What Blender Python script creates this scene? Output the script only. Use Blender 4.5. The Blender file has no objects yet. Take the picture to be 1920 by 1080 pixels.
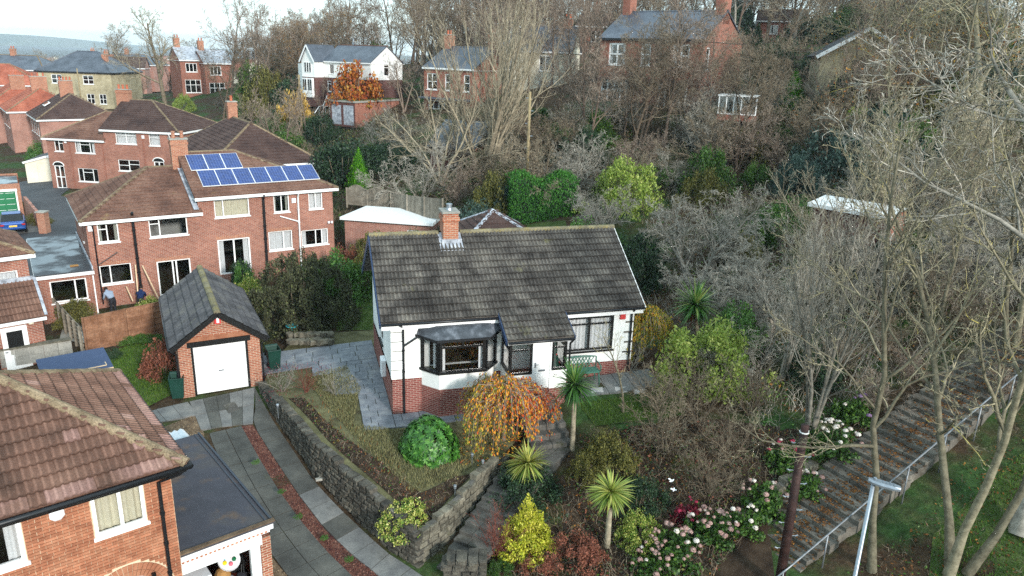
import bpy, math, random
import numpy as np
from mathutils import Vector, Matrix

random.seed(7)
rng = np.random.default_rng(11)
SC = bpy.context.scene
COL = SC.collection
R = math.radians
PI = math.pi

# ------------------------------------------------------------------ camera
CAM_H = 13.5
FPX, PITCH, ROLL = 1400.0, R(17.4), R(1.8)
cam_d = bpy.data.cameras.new('camera')
cam_d.sensor_width = 36.0
cam_d.lens = 36.0 * FPX / 1920.0
cam_d.clip_start = 0.1
cam_d.clip_end = 12000
cam = bpy.data.objects.new('camera', cam_d)
COL.objects.link(cam)
_f = Vector((0, math.cos(PITCH), -math.sin(PITCH)))
_r0 = Vector((1, 0, 0))
_u0 = _r0.cross(_f)
CR = _r0 * math.cos(ROLL) + _u0 * math.sin(ROLL)
CU = -_r0 * math.sin(ROLL) + _u0 * math.cos(ROLL)
CF = _f
cam.matrix_world = Matrix(((CR.x, CU.x, -CF.x, 0), (CR.y, CU.y, -CF.y, 0), (CR.z, CU.z, -CF.z, CAM_H), (0, 0, 0, 1)))
SC.camera = cam

# ------------------------------------------------------------------ sky, sun, exposure
SUN_AZ = R(146)     # compass angle of the sun, clockwise from +Y
SUN_EL = R(20)
world = bpy.data.worlds.new('World')
SC.world = world
world.use_nodes = True
wn = world.node_tree
wn.nodes.clear()
sky = wn.nodes.new('ShaderNodeTexSky')
sky.sky_type = 'NISHITA'
sky.sun_disc = False
sky.sun_elevation = SUN_EL
sky.sun_rotation = SUN_AZ
sky.air_density = 1.0
sky.dust_density = 0.4
sky.ozone_density = 2.0
bg = wn.nodes.new('ShaderNodeBackground')
bg.inputs['Strength'].default_value = 0.15
wo = wn.nodes.new('ShaderNodeOutputWorld')
veil = wn.nodes.new('ShaderNodeMix')          # thin high cloud: an even pale veil over the whole sky
veil.data_type = 'RGBA'
veil.inputs[0].default_value = 0.8
veil.inputs[7].default_value = (3.5, 4.6, 4.9, 1)
wn.links.new(sky.outputs[0], veil.inputs[6])
wn.links.new(veil.outputs[2], bg.inputs[0])
wn.links.new(bg.outputs[0], wo.inputs[0])
sun_d = bpy.data.lights.new('sun', 'SUN')
sun_d.energy = 2.05
sun_d.angle = R(7)
sun_d.color = (1.0, 0.955, 0.90)
sun = bpy.data.objects.new('sun', sun_d)
COL.objects.link(sun)
_sd = Vector((math.sin(SUN_AZ) * math.cos(SUN_EL), math.cos(SUN_AZ) * math.cos(SUN_EL), math.sin(SUN_EL)))
sun.rotation_euler = _sd.to_track_quat('Z', 'Y').to_euler()
SC.view_settings.view_transform = 'Standard'
SC.view_settings.look = 'None'
SC.view_settings.exposure = 1.2
SC.view_settings.gamma = 1.0
SC.cycles.use_denoising = False
SC.cycles.sample_clamp_indirect = 2.5
SC.cycles.max_bounces = 5
SC.cycles.diffuse_bounces = 3
SC.cycles.glossy_bounces = 2
SC.cycles.transmission_bounces = 3
SC.cycles.transparent_max_bounces = 8
SC.cycles.caustics_reflective = False
SC.cycles.caustics_refractive = False

# ------------------------------------------------------------------ photo ray helper (survey only: turns a sight line into a place on the ground)
def sight(px, py):
    d = CF + CR * ((px - 960) / FPX) + CU * ((540 - py) / FPX)
    return d.normalized()

def gp(px, py, z):
    d = sight(px, py)
    t = (z - CAM_H) / d.z
    return Vector((d.x * t, d.y * t, z))

def at(px, py, Y):
    d = sight(px, py)
    t = Y / d.y
    return Vector((d.x * t, Y, CAM_H + d.z * t))

# ------------------------------------------------------------------ colour and materials
def C(h, k=1.0):
    h = h.lstrip('#')
    o = []
    for i in (0, 2, 4):
        v = int(h[i:i + 2], 16) / 255
        v = v / 12.92 if v <= 0.04045 else ((v + 0.055) / 1.055) ** 2.4
        o.append(min(1, v * k))
    return (o[0], o[1], o[2], 1)

class NT:
    def __init__(self, name):
        self.m = bpy.data.materials.new(name)
        self.m.use_nodes = True
        self.t = self.m.node_tree
        self.t.nodes.clear()
        self.out = self.n('OutputMaterial')
    def n(self, typ, **kw):
        nd = self.t.nodes.new('ShaderNode' + typ)
        for k, v in kw.items():
            if k in nd.inputs: nd.inputs[k].default_value = v
            else: setattr(nd, k, v)
        return nd
    def l(self, a, b): self.t.links.new(a, b)
    def ramp(self, fac, stops, interp='LINEAR'):
        r = self.n('ValToRGB')
        r.color_ramp.interpolation = interp
        e = r.color_ramp.elements
        while len(e) < len(stops): e.new(0.5)
        for i, (p, c) in enumerate(stops):
            e[i].position = p
            e[i].color = c
        self.l(fac, r.inputs[0])
        return r.outputs[0]
    def mix(self, a, b, fac, mode='MIX'):
        m = self.n('Mix', data_type='RGBA', blend_type=mode)
        for s, v in ((m.inputs[0], fac), (m.inputs[6], a), (m.inputs[7], b)):
            if hasattr(v, 'links'): self.l(v, s)
            else: s.default_value = v
        return m.outputs[2]
    def math(self, op, a, b=0.0):
        m = self.n('Math', operation=op)
        for s, v in ((m.inputs[0], a), (m.inputs[1], b)):
            if hasattr(v, 'links'): self.l(v, s)
            else: s.default_value = v
        return m.outputs[0]
    def pos(self):
        return self.n('NewGeometry').outputs['Position']
    def noise(self, vec, scale, detail=3.0, rough=0.6, dist=0.0):
        x = self.n('TexNoise')
        x.inputs['Scale'].default_value = scale
        x.inputs['Detail'].default_value = detail
        x.inputs['Roughness'].default_value = rough
        x.inputs['Distortion'].default_value = dist
        if vec is not None: self.l(vec, x.inputs['Vector'])
        return x.outputs[0]
    def bsdf(self, col, rough=0.8, spec=0.3, metallic=0.0, bump=None, bstr=0.3, bdist=0.02):
        b = self.n('BsdfPrincipled')
        if hasattr(col, 'links'): self.l(col, b.inputs['Base Color'])
        else: b.inputs['Base Color'].default_value = col
        if hasattr(rough, 'links'): self.l(rough, b.inputs['Roughness'])
        else: b.inputs['Roughness'].default_value = rough
        b.inputs['Specular IOR Level'].default_value = spec
        b.inputs['Metallic'].default_value = metallic
        if bump is not None:
            bp = self.n('Bump')
            bp.inputs['Strength'].default_value = bstr
            bp.inputs['Distance'].default_value = bdist
            self.l(bump, bp.inputs['Height'])
            self.l(bp.outputs[0], b.inputs['Normal'])
        self.l(b.outputs[0], self.out.inputs['Surface'])
        return b

MATS = {}
def rough_mat(name, cols, scale=2.0, rough=0.85, spec=0.25, fine=30.0, famt=0.35, objvar=0.0, bstr=0.35, bdist=0.01, metallic=0.0, stain=None, shade_dirt=0):
    """two-scale noise colour; objvar: lightness differs from piece to piece"""
    t = NT(name)
    p = t.pos()
    n1 = t.noise(p, scale, 4.0)
    n2 = t.noise(p, fine, 3.0)
    k = len(cols)
    col = t.ramp(n1, [(0.3 + 0.4 * i / max(1, k - 1), c) for i, c in enumerate(cols)])
    sh = t.ramp(n2, [(0.3, (1 - famt,) * 3 + (1,)), (0.7, (1 + famt * 0.6,) * 3 + (1,))])
    col = t.mix(col, sh, 1.0, 'MULTIPLY')
    if objvar:
        oi = t.n('ObjectInfo').outputs['Random']
        ov = t.ramp(oi, [(0, (1 - objvar,) * 3 + (1,)), (1, (1 + objvar * .8,) * 3 + (1,))])
        col = t.mix(col, ov, 1.0, 'MULTIPLY')
    if shade_dirt:  # course-line shade on tile lips and valley dirt, painted into the colour
        at_ = t.n('Attribute'); at_.attribute_name = 'shade_dirt'
        col = t.mix(col, t.ramp(at_.outputs['Fac'], [(0, (1.12, 1.12, 1.12, 1)), (1, (1 - shade_dirt,) * 3 + (1,))]), 1.0, 'MULTIPLY')
    if stain:
        n3 = t.noise(p, stain[1], 4.0)
        f = t.ramp(n3, [(stain[2], (0, 0, 0, 1)), (stain[2] + 0.12, (1, 1, 1, 1))])
        col = t.mix(col, stain[0], f)
    t.bsdf(col, rough, spec, metallic, n2 if bstr else None, bstr, bdist)
    MATS[name] = t.m
    return t.m

def brick_mat(name, c1, c2, mortar, patch=0.25, bw=0.225, rh=0.075, ms=0.010):
    t = NT(name)
    uv = t.n('UVMap').outputs[0]
    b = t.n('TexBrick')
    b.offset = 0.5
    t.l(uv, b.inputs['Vector'])
    b.inputs['Color1'].default_value = c1
    b.inputs['Color2'].default_value = c2
    b.inputs['Mortar'].default_value = mortar
    b.inputs['Scale'].default_value = 1.0
    b.inputs['Mortar Size'].default_value = ms
    b.inputs['Mortar Smooth'].default_value = 0.2
    b.inputs['Brick Width'].default_value = bw
    b.inputs['Row Height'].default_value = rh
    p = t.pos()
    n1 = t.noise(p, 0.7, 4.0)
    n2 = t.noise(p, 14, 3.0)
    sh = t.ramp(n1, [(0.3, (1 - patch,) * 3 + (1,)), (0.7, (1 + patch * .6,) * 3 + (1,))])
    col = t.mix(b.outputs['Color'], sh, 1.0, 'MULTIPLY')
    sh2 = t.ramp(n2, [(0.25, (.75, .75, .75, 1)), (0.75, (1.18, 1.18, 1.18, 1))])
    col = t.mix(col, sh2, 1.0, 'MULTIPLY')
    inv = t.math('SUBTRACT', 1.0, b.outputs['Fac'])
    t.bsdf(col, 0.9, 0.2, 0, inv, 0.6, 0.008)
    MATS[name] = t.m
    return t.m

def tint_mat(name, stops, rough=0.6, spec=0.3, transl=0.0):
    """leaves and twigs: colour differs from leaf to leaf (attribute 'tint'), and a little from plant to plant"""
    t = NT(name)
    a = t.n('Attribute')
    a.attribute_name = 'tint'
    oi = t.n('ObjectInfo').outputs['Random']
    f = t.math('ADD', a.outputs['Fac'], t.math('MULTIPLY', t.math('SUBTRACT', oi, 0.5), 0.25))
    col = t.ramp(f, stops)
    if 'bark' in name:
        nz = t.noise(t.pos(), 5.0, 4.0, 0.7)
        col = t.mix(col, t.ramp(nz, [(.35, (.55, .55, .52, 1)), (.65, (1.2, 1.2, 1.15, 1))]), 1.0, 'MULTIPLY')
    b = t.bsdf(col, rough, spec)
    if transl:
        tr = t.n('BsdfTranslucent')
        t.l(col, tr.inputs['Color'])
        ms = t.n('MixShader')
        ms.inputs[0].default_value = transl
        t.l(b.outputs[0], ms.inputs[1]); t.l(tr.outputs[0], ms.inputs[2])
        t.l(ms.outputs[0], t.out.inputs['Surface'])
    MATS[name] = t.m
    return t.m

def plain(name, col, rough=0.5, spec=0.4, metallic=0.0, dirt=0.12):
    t = NT(name)
    n = t.noise(t.pos(), 5.0, 5.0, 0.65)
    sh = t.ramp(n, [(0.3, (1 - dirt,) * 3 + (1,)), (0.7, (1 + dirt * .3,) * 3 + (1,))])
    t.bsdf(t.mix(col, sh, 1.0, 'MULTIPLY'), rough, spec, metallic)
    MATS[name] = t.m
    return t.m

def glass_mat(name='glass', dark=(0.02, 0.025, 0.03, 1), see=0.96):
    t = NT(name)
    tr = t.n('BsdfTransparent')
    tr.inputs[0].default_value = (see, see, see, 1)
    gl = t.n('BsdfGlossy')
    gl.inputs['Roughness'].default_value = 0.04
    lw = t.n('LayerWeight')
    lw.inputs['Blend'].default_value = 0.5
    f = t.math('ADD', t.math('MULTIPLY', t.math('POWER', lw.outputs['Facing'], 3.0), 0.8), 0.07)
    mx = t.n('MixShader')
    t.l(f, mx.inputs[0]); t.l(tr.outputs[0], mx.inputs[1]); t.l(gl.outputs[0], mx.inputs[2])
    t.l(mx.outputs[0], t.out.inputs['Surface'])
    MATS[name] = t.m
    return t.m

# ------------------------------------------------------------------ mesh building
def finish_uv(me):
    """UV in metres on every face: u runs level, v runs up the face"""
    n = len(me.polygons)
    if not n: return
    nor = np.empty(n * 3); me.polygons.foreach_get('normal', nor); nor = nor.reshape(-1, 3)
    tot = np.empty(n, int); me.polygons.foreach_get('loop_total', tot)
    li = np.empty(len(me.loops), int); me.loops.foreach_get('vertex_index', li)
    co = np.empty(len(me.vertices) * 3); me.vertices.foreach_get('co', co); co = co.reshape(-1, 3)
    t = np.stack([-nor[:, 1], nor[:, 0], np.zeros(n)], 1)
    ln = np.linalg.norm(t, axis=1)
    flat = ln < 0.05
    t[flat] = (1, 0, 0); ln[flat] = 1
    t /= ln[:, None]
    b = np.cross(nor, t)
    tt = np.repeat(t, tot, 0); bb = np.repeat(b, tot, 0)
    p = co[li]
    uv = np.stack([(p * tt).sum(1), (p * bb).sum(1)], 1)
    lay = me.uv_layers.new(name='UVMap')
    lay.data.foreach_set('uv', uv.ravel())

def props(o, label=None, cat=None, group=None, kind=None):
    if label: o['label'] = label
    if cat: o['category'] = cat
    if group: o['group'] = group
    if kind: o['kind'] = kind
    return o

def link(name, me, parent=None, **kw):
    o = bpy.data.objects.new(name, me)
    COL.objects.link(o)
    if parent is not None: o.parent = parent
    return props(o, **kw)

def empty(name, loc, rz=0.0, **kw):
    o = bpy.data.objects.new(name, None)
    o.empty_display_size = 0.3
    COL.objects.link(o)
    o.location = loc
    o.rotation_euler = (0, 0, rz)
    return props(o, **kw)

def mesh_arrays(name, V, F, mat=None, tint=None, smooth=False, uv=False):
    """V (n,3), F (m,3 or 4) arrays"""
    V = np.asarray(V, dtype=np.float32); F = np.asarray(F, dtype=np.int32)
    k = F.shape[1]
    me = bpy.data.meshes.new(name)
    me.vertices.add(len(V)); me.vertices.foreach_set('co', V.ravel())
    me.loops.add(F.size); me.loops.foreach_set('vertex_index', F.ravel())
    me.polygons.add(len(F))
    me.polygons.foreach_set('loop_start', np.arange(0, F.size, k, dtype=np.int32))
    me.polygons.foreach_set('loop_total', np.full(len(F), k, dtype=np.int32))
    if smooth: me.polygons.foreach_set('use_smooth', np.ones(len(F), dtype=bool))
    me.update(calc_edges=True)
    if tint is not None:
        a = me.attributes.new('tint', 'FLOAT', 'POINT')
        a.data.foreach_set('value', np.asarray(tint, dtype=np.float32))
    if mat is not None: me.materials.append(MATS[mat] if isinstance(mat, str) else mat)
    if uv: finish_uv(me)
    return me

class MB:
    def __init__(self): self.v = []; self.f = []
    def add(self, vs, fs):
        o = len(self.v)
        self.v += [tuple(p) for p in vs]
        self.f += [tuple(o + i for i in q) for q in fs]
        return self
    def quad(self, a, b, c, d): return self.add([a, b, c, d], [(0, 1, 2, 3)])
    def poly(self, pts): return self.add(pts, [tuple(range(len(pts)))])
    def box(self, x0, y0, z0, x1, y1, z1):
        vs = [(x, y, z) for z in (z0, z1) for y in (y0, y1) for x in (x0, x1)]
        return self.add(vs, [(0, 2, 3, 1), (4, 5, 7, 6), (0, 1, 5, 4), (2, 6, 7, 3), (0, 4, 6, 2), (1, 3, 7, 5)])
    def obox(self, c, ax, ay, az):
        """box with centre c and half-axis vectors"""
        c, ax, ay, az = Vector(c), Vector(ax), Vector(ay), Vector(az)
        vs = [c + sx * ax + sy * ay + sz * az for sz in (-1, 1) for sy in (-1, 1) for sx in (-1, 1)]
        fs = [(0, 2, 3, 1), (4, 5, 7, 6), (0, 1, 5, 4), (2, 6, 7, 3), (0, 4, 6, 2), (1, 3, 7, 5)]
        if ax.cross(ay).dot(az) < 0: fs = [tuple(reversed(q)) for q in fs]
        return self.add(vs, fs)
    def bar(self, a, b, w, h, up=(0, 0, 1)):
        a, b = Vector(a), Vector(b)
        d = (b - a)
        L = d.length
        d.normalize()
        up = Vector(up)
        s = d.cross(up)
        if s.length < 1e-4: s = Vector((1, 0, 0))
        s.normalize()
        u = s.cross(d)
        return self.obox((a + b) / 2, d * L / 2, s * w / 2, u * h / 2)
    def prism(self, poly, z0, z1):
        n = len(poly)
        ar = sum(poly[i][0] * poly[(i + 1) % n][1] - poly[(i + 1) % n][0] * poly[i][1] for i in range(n))
        if ar < 0: poly = poly[::-1]
        f0 = (lambda x, y: z0) if not callable(z0) else z0
        f1 = (lambda x, y: z1) if not callable(z1) else z1
        vs = [(p[0], p[1], f0(p[0], p[1])) for p in poly] + [(p[0], p[1], f1(p[0], p[1])) for p in poly]
        fs = [tuple(reversed(range(n))), tuple(range(n, 2 * n))]
        fs += [(i, (i + 1) % n, n + (i + 1) % n, n + i) for i in range(n)]
        return self.add(vs, fs)
    def extrude(self, pts, vec):
        """planar polygon pts pushed along vec"""
        n = len(pts); vec = Vector(vec)
        vs = [Vector(p) for p in pts] + [Vector(p) + vec for p in pts]
        fs = [tuple(reversed(range(n))), tuple(range(n, 2 * n))] + [(i, (i + 1) % n, n + (i + 1) % n, n + i) for i in range(n)]
        nrm = (vs[1] - vs[0]).cross(vs[2] - vs[0])
        if nrm.dot(vec) < 0: fs = [tuple(reversed(q)) for q in fs]
        return self.add(vs, fs)
    def tube(self, path, rad, n=8, cap=True):
        path = [Vector(p) for p in path]
        if not hasattr(rad, '__len__'): rad = [rad] * len(path)
        o = len(self.v)
        px = None
        for i, p in enumerate(path):
            d = (path[min(i + 1, len(path) - 1)] - path[max(i - 1, 0)]).normalized()
            if px is None:
                px = d.orthogonal().normalized()
            px = (px - d * px.dot(d)).normalized()
            py = d.cross(px)
            for k in range(n):
                a = 2 * PI * k / n
                self.v.append(tuple(p + (px * math.cos(a) + py * math.sin(a)) * rad[i]))
        for i in range(len(path) - 1):
            for k in range(n):
                a = o + i * n + k; b = o + i * n + (k + 1) % n
                self.f.append((a, b, b + n, a + n))
        if cap:
            self.f.append(tuple(o + k for k in reversed(range(n))))
            e = o + (len(path) - 1) * n
            self.f.append(tuple(e + k for k in range(n)))
        return self
    def lathe(self, prof, c=(0, 0, 0), n=12):
        """prof: list of (r, z)"""
        o = len(self.v)
        for r, z in prof:
            for k in range(n):
                a = 2 * PI * k / n
                self.v.append((c[0] + r * math.cos(a), c[1] + r * math.sin(a), c[2] + z))
        for i in range(len(prof) - 1):
            for k in range(n):
                a = o + i * n + k; b = o + i * n + (k + 1) % n
                self.f.append((a, b, b + n, a + n))
        self.f.append(tuple(o + k for k in reversed(range(n))))
        e = o + (len(prof) - 1) * n
        self.f.append(tuple(e + k for k in range(n)))
        return self
    def mesh(self, name, mat, smooth=False, bevel=0):
        me = bpy.data.meshes.new(name)
        me.from_pydata(self.v, [], self.f)
        if mat is not None: me.materials.append(MATS[mat] if isinstance(mat, str) else mat)
        if smooth:
            me.polygons.foreach_set('use_smooth', np.ones(len(me.polygons), dtype=bool))
        me.update()
        finish_uv(me)
        return me
    def build(self, name, mat, parent=None, smooth=False, bevel=0.0, **kw):
        o = link(name, self.mesh(name, mat, smooth), parent, **kw)
        if bevel:
            b = o.modifiers.new('bevel', 'BEVEL')
            b.width = bevel; b.segments = 2; b.limit_method = 'ANGLE'
        return o

# ------------------------------------------------------------------ material library
rough_mat('tile_grey', [C('#3c3835'), C('#5c5752'), C('#7c766d')], 1.1, 0.9, 0.2, 18, 0.45, 0.3, stain=(C('#6d6a4c'), 0.9, 0.66), shade_dirt=.72)
rough_mat('tile_red', [C('#5c463c'), C('#75574a'), C('#8a6a5b')], 0.9, 0.88, 0.2, 30, 0.3, 0.16, stain=(C('#5d4a3c'), 1.3, 0.66), shade_dirt=.6)
rough_mat('tile_red_worn', [C('#7d5f52'), C('#94736a'), C('#a58577')], 0.9, 0.88, 0.2, 30, 0.3, 0.14, shade_dirt=.5)
rough_mat('tile_brown', [C('#503a32'), C('#6d5044'), C('#7d6052')], 0.7, 0.88, 0.2, 10, 0.4, 0.12, stain=(C('#85704e'), 0.8, 0.64))
rough_mat('tile_brown_dark', [C('#3c2d2a'), C('#4d3b36'), C('#5a4842')], 0.7, 0.85, 0.25, 10, 0.35, 0.12)
rough_mat('tile_orange', [C('#864c3c'), C('#9f5c48'), C('#b06e58')], 0.6, 0.88, 0.2, 6, 0.3, 0.1)
rough_mat('slate', [C('#3a3f48'), C('#4b515c'), C('#5b616b')], 0.8, 0.45, 0.5, 8, 0.35, 0.1)
rough_mat('tile_charcoal', [C('#3f3e3f'), C('#555355'), C('#67645f')], 1.2, 0.85, 0.25, 18, 0.4, 0.15, stain=(C('#6e6a58'), 1.6, 0.66))
rough_mat('ridge_mossy', [C('#6b6455'), C('#827a62'), C('#8b7d4e')], 3.0, 0.95, 0.1, 30, 0.5, 0.2)
rough_mat('ridge_tan', [C('#665544'), C('#80705a'), C('#938069')], 3.0, 0.95, 0.1, 30, 0.5, 0.2)
rough_mat('render_white', [C('#d6d8d6'), C('#e6e6e2'), C('#eceae6')], 0.8, 0.85, 0.2, 8, 0.05, 0, 0.15, 0.005)
rough_mat('render_cream', [C('#cfc8b4'), C('#ded8c6')], 0.8, 0.85, 0.2, 8, 0.06, 0)
rough_mat('stone_tan', [C('#8d8268'), C('#a59a7e'), C('#b3a88c')], 0.9, 0.9, 0.2, 6, 0.25, 0.1)
rough_mat('lead', [C('#6c7078'), C('#9fa4ad'), C('#c2c6cc')], 3.0, 0.5, 0.5, 20, 0.25, 0, 0.2)
rough_mat('lead_dark', [C('#2f3237'), C('#43474d'), C('#6a6e75')], 3.0, 0.5, 0.5, 20, 0.25, 0, 0.2)
rough_mat('felt_blue', [C('#22272f'), C('#2c333f'), C('#363d4a')], 0.8, 0.5, 0.45, 40, 0.2, 0, 0.25, 0.004)
rough_mat('felt_brown', [C('#33333a'), C('#403f47'), C('#4c4744')], 0.9, 0.7, 0.35, 60, 0.3, 0, 0.3, 0.004, stain=(C('#57483e'), 1.1, 0.56))
def wet_felt():
    t = NT('felt_wet')
    p = t.pos()
    n = t.noise(p, 0.55, 3.0)
    r = t.ramp(n, [(0.42, (0.55,) * 3 + (1,)), (0.58, (0.06,) * 3 + (1,))])
    w = t.noise(p, 6.0, 2.0)
    t.bsdf(t.ramp(n, [(0.4, C('#2b2c31')), (0.6, C('#1e2024'))]), r, 0.5, 0, w, 0.05, 0.01)
    MATS['felt_wet'] = t.m
wet_felt()
rough_mat('paving_grey', [C('#5e5e5e'), C('#70706e'), C('#807e7a')], 1.4, 0.85, 0.3, 25, 0.3, 0.08, 0.3, 0.008, stain=(C('#50504c'), 1.2, 0.62))
rough_mat('paving_pale', [C('#8d8b88'), C('#a5a3a0'), C('#b6b3ad')], 1.4, 0.85, 0.3, 25, 0.25, 0.12, 0.3, 0.008)
rough_mat('paving_drive', [C('#40403d'), C('#50504c'), C('#605f59')], 1.0, 0.88, 0.25, 30, 0.35, 0.08, 0.35, 0.008, stain=(C('#4a4a3c'), 0.8, 0.6))
rough_mat('paving_york', [C('#63676d'), C('#757980'), C('#8a8c8d')], 2.2, 0.7, 0.35, 20, 0.3, 0.14, 0.35, 0.01, stain=(C('#55585c'), 2.0, 0.62))
rough_mat('stone_wall', [C('#3b3935'), C('#57534b'), C('#6c675c')], 2.5, 0.95, 0.15, 22, 0.5, 0.3, 0.6, 0.02, stain=(C('#3a3935'), 2.4, 0.58))
rough_mat('stone_pale', [C('#524e45'), C('#6e695c'), C('#827b6c')], 2.5, 0.95, 0.15, 22, 0.45, 0.25, 0.6, 0.02, stain=(C('#55533f'), 2.0, 0.62))
rough_mat('stone_step', [C('#423f3b'), C('#5a5752'), C('#6d6961')], 2.0, 0.85, 0.25, 24, 0.4, 0.18, 0.4, 0.01, stain=(C('#3d3d30'), 1.6, 0.6))
rough_mat('stone_path', [C('#4e4a44'), C('#68635b'), C('#7d776d')], 2.0, 0.9, 0.2, 24, 0.4, 0.2, 0.4, 0.01, stain=(C('#453d30'), 1.3, 0.56))
rough_mat('concrete', [C('#84827c'), C('#99968e'), C('#a8a49a')], 1.5, 0.9, 0.2, 24, 0.3, 0.08, 0.3, 0.01)
rough_mat('asphalt', [C('#383a3d'), C('#45474a'), C('#525355')], 0.4, 0.8, 0.3, 60, 0.25, 0, 0.3, 0.006)
rough_mat('soil', [C('#241d18'), C('#3a2f26'), C('#4a3d31')], 1.6, 0.98, 0.1, 30, 0.5, 0, 0.8, 0.03)
rough_mat('gravel_red', [C('#4a322c'), C('#644238'), C('#785548')], 3.0, 0.95, 0.15, 60, 0.6, 0, 1.0, 0.02)
rough_mat('gravel_tan', [C('#55473a'), C('#6f5d4b'), C('#84705a')], 3.0, 0.95, 0.15, 60, 0.5, 0, 0.9, 0.02)
rough_mat('lawn', [C('#333f24'), C('#47562e'), C('#5c663c')], 1.0, 0.95, 0.1, 50, 0.4, 0, 0.8, 0.02)
rough_mat('dry_lawn', [C('#4c4a34'), C('#646146'), C('#787454')], 1.2, 0.95, 0.1, 40, 0.45, 0, 0.8, 0.03, stain=(C('#332a20'), 0.9, 0.58))
rough_mat('wood_fence', [C('#6b4a36'), C('#85604a'), C('#9b755c')], 2.0, 0.9, 0.15, 14, 0.3, 0.14, 0.4, 0.008)
rough_mat('wood_grey', [C('#6e675c'), C('#857d70'), C('#968d7f')], 2.0, 0.9, 0.15, 14, 0.35, 0.14, 0.4, 0.008)
rough_mat('wood_pale', [C('#c2a888'), C('#d6bfa0')], 2.0, 0.8, 0.2, 14, 0.2, 0.1)
rough_mat('wood_pole', [C('#857658'), C('#9c8c6c')], 2.0, 0.9, 0.15, 14, 0.3, 0.05)
rough_mat('pole_dark', [C('#241715'), C('#33201d'), C('#45302b')], 2.5, 0.7, 0.3, 14, 0.4, 0.05)
rough_mat('metal_grey', [C('#858c94'), C('#a2a9b0')], 3.0, 0.4, 0.5, 20, 0.12, 0, 0.1, 0.003, 0.7)
rough_mat('rail_metal', [C('#6d7074'), C('#94979a')], 4.0, 0.45, 0.5, 20, 0.25, 0, 0.1, 0.003, 0.5)
plain('white_paint', C('#e4e5e4'), 0.45, 0.4, 0, 0.08)
plain('white_trim', C('#e9e9e7'), 0.35, 0.45, 0, 0.06)
rough_mat('door_white', [C('#dfe0df'), C('#eaeae8')], 1.0, 0.5, 0.35, 12, 0.06, 0, 0.05, 0.002, stain=(C('#77736c'), 2.2, 0.735))
plain('black_paint', C('#121314'), 0.35, 0.5, 0, 0.2)
plain('black_gutter', C('#1b1c1f'), 0.4, 0.4, 0, 0.2)
plain('navy_trim', C('#2b3d5c'), 0.5, 0.4, 0, 0.25)
plain('red_box', C('#c8413f'), 0.4, 0.4)
plain('white_box', C('#e8e8ea'), 0.4, 0.4)
plain('bin_green', C('#143a31'), 0.45, 0.4, 0, 0.2)
plain('bench_green', C('#3f6e5f'), 0.6, 0.3, 0, 0.2)
plain('green_door', C('#0f6a41'), 0.45, 0.4, 0, 0.1)
plain('car_blue', C('#1e4b8c'), 0.22, 0.6, 0.3, 0.05)
plain('rubber', C('#151515'), 0.8, 0.2)
plain('plate_yellow', C('#e2b84a'), 0.4, 0.4)
plain('tail_red', C('#a01818'), 0.25, 0.5)
plain('curtain_white', C('#d8dadb'), 0.9, 0.1, 0, 0.08)
plain('curtain_cream', C('#cfc9b2'), 0.9, 0.1, 0, 0.1)
plain('curtain_grey', C('#a3a69c'), 0.9, 0.1, 0, 0.15)
plain('room_dark', C('#2a2622'), 0.9, 0.1)
plain('room_grey', C('#8d8f8c'), 0.9, 0.1)
plain('wood_brown', C('#7a4a26'), 0.5, 0.3)
plain('pot_clay', C('#b0644a'), 0.85, 0.2, 0, 0.2)
plain('pot_cream', C('#d8cfba'), 0.8, 0.2, 0, 0.2)
plain('yellow_plastic', C('#e8c81e'), 0.4, 0.4)
plain('skin', C('#c79a80'), 0.6, 0.3)
plain('cloth_grey', C('#8b97a8'), 0.9, 0.1)
plain('cloth_navy', C('#1f2c4d'), 0.9, 0.1)
plain('cloth_dark', C('#2b2b30'), 0.9, 0.1)
plain('hair_dark', C('#2a211c'), 0.8, 0.2)
plain('plastic_pink', C('#d46a78'), 0.4, 0.4)
plain('plastic_clear', C('#b9c2c8'), 0.25, 0.5)
plain('plastic_teal', C('#2fa3ad'), 0.4, 0.4)
plain('cardboard', C('#a37a4a'), 0.9, 0.1)
plain('floor_red', C('#6d2f22'), 0.7, 0.2)
plain('felt_shed', C('#3c4a66'), 0.75, 0.3, 0, 0.15)
brick_mat('brick_solar', C('#84493a'), C('#9c604c'), C('#ab978a'))
brick_mat('brick_garage', C('#8a4b39'), C('#a5654d'), C('#b9a690'), 0.15)
brick_mat('brick_plinth', C('#6e3530'), C('#834640'), C('#a58c80'), 0.15)
brick_mat('brick_terrace', C('#8d5548'), C('#a06857'), C('#b3a296'))
brick_mat('brick_hill', C('#7d4436'), C('#985845'), C('#a8897a'), 0.2)
brick_mat('brick_dark', C('#4f2c2a'), C('#643a36'), C('#7c6a64'), 0.2)
brick_mat('brick_chimney', C('#93503b'), C('#ab6c50'), C('#b3a08c'), 0.15)
rough_mat('brick_orange', [C('#8f5a43'), C('#a56d52'), C('#b17d61')], 3.0, 0.9, 0.2, 40, 0.2, 0.2)
rough_mat('mortar_cream', [C('#c9b498'), C('#d4c1a6')], 3.0, 0.95, 0.1, 40, 0.15)
glass_mat()
def solar_mat():
    t = NT('solar_cell')
    uv = t.n('UVMap').outputs[0]
    b = t.n('TexBrick')
    b.offset = 0.0
    t.l(uv, b.inputs['Vector'])
    b.inputs['Color1'].default_value = C('#152a5e'); b.inputs['Color2'].default_value = C('#1f3a78')
    b.inputs['Mortar'].default_value = C('#63729c')
    b.inputs['Scale'].default_value = 1.0; b.inputs['Mortar Size'].default_value = 0.007
    b.inputs['Brick Width'].default_value = 0.158; b.inputs['Row Height'].default_value = 0.158
    t.bsdf(b.outputs['Color'], 0.25, 0.5)
    MATS['solar_cell'] = t.m
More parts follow.
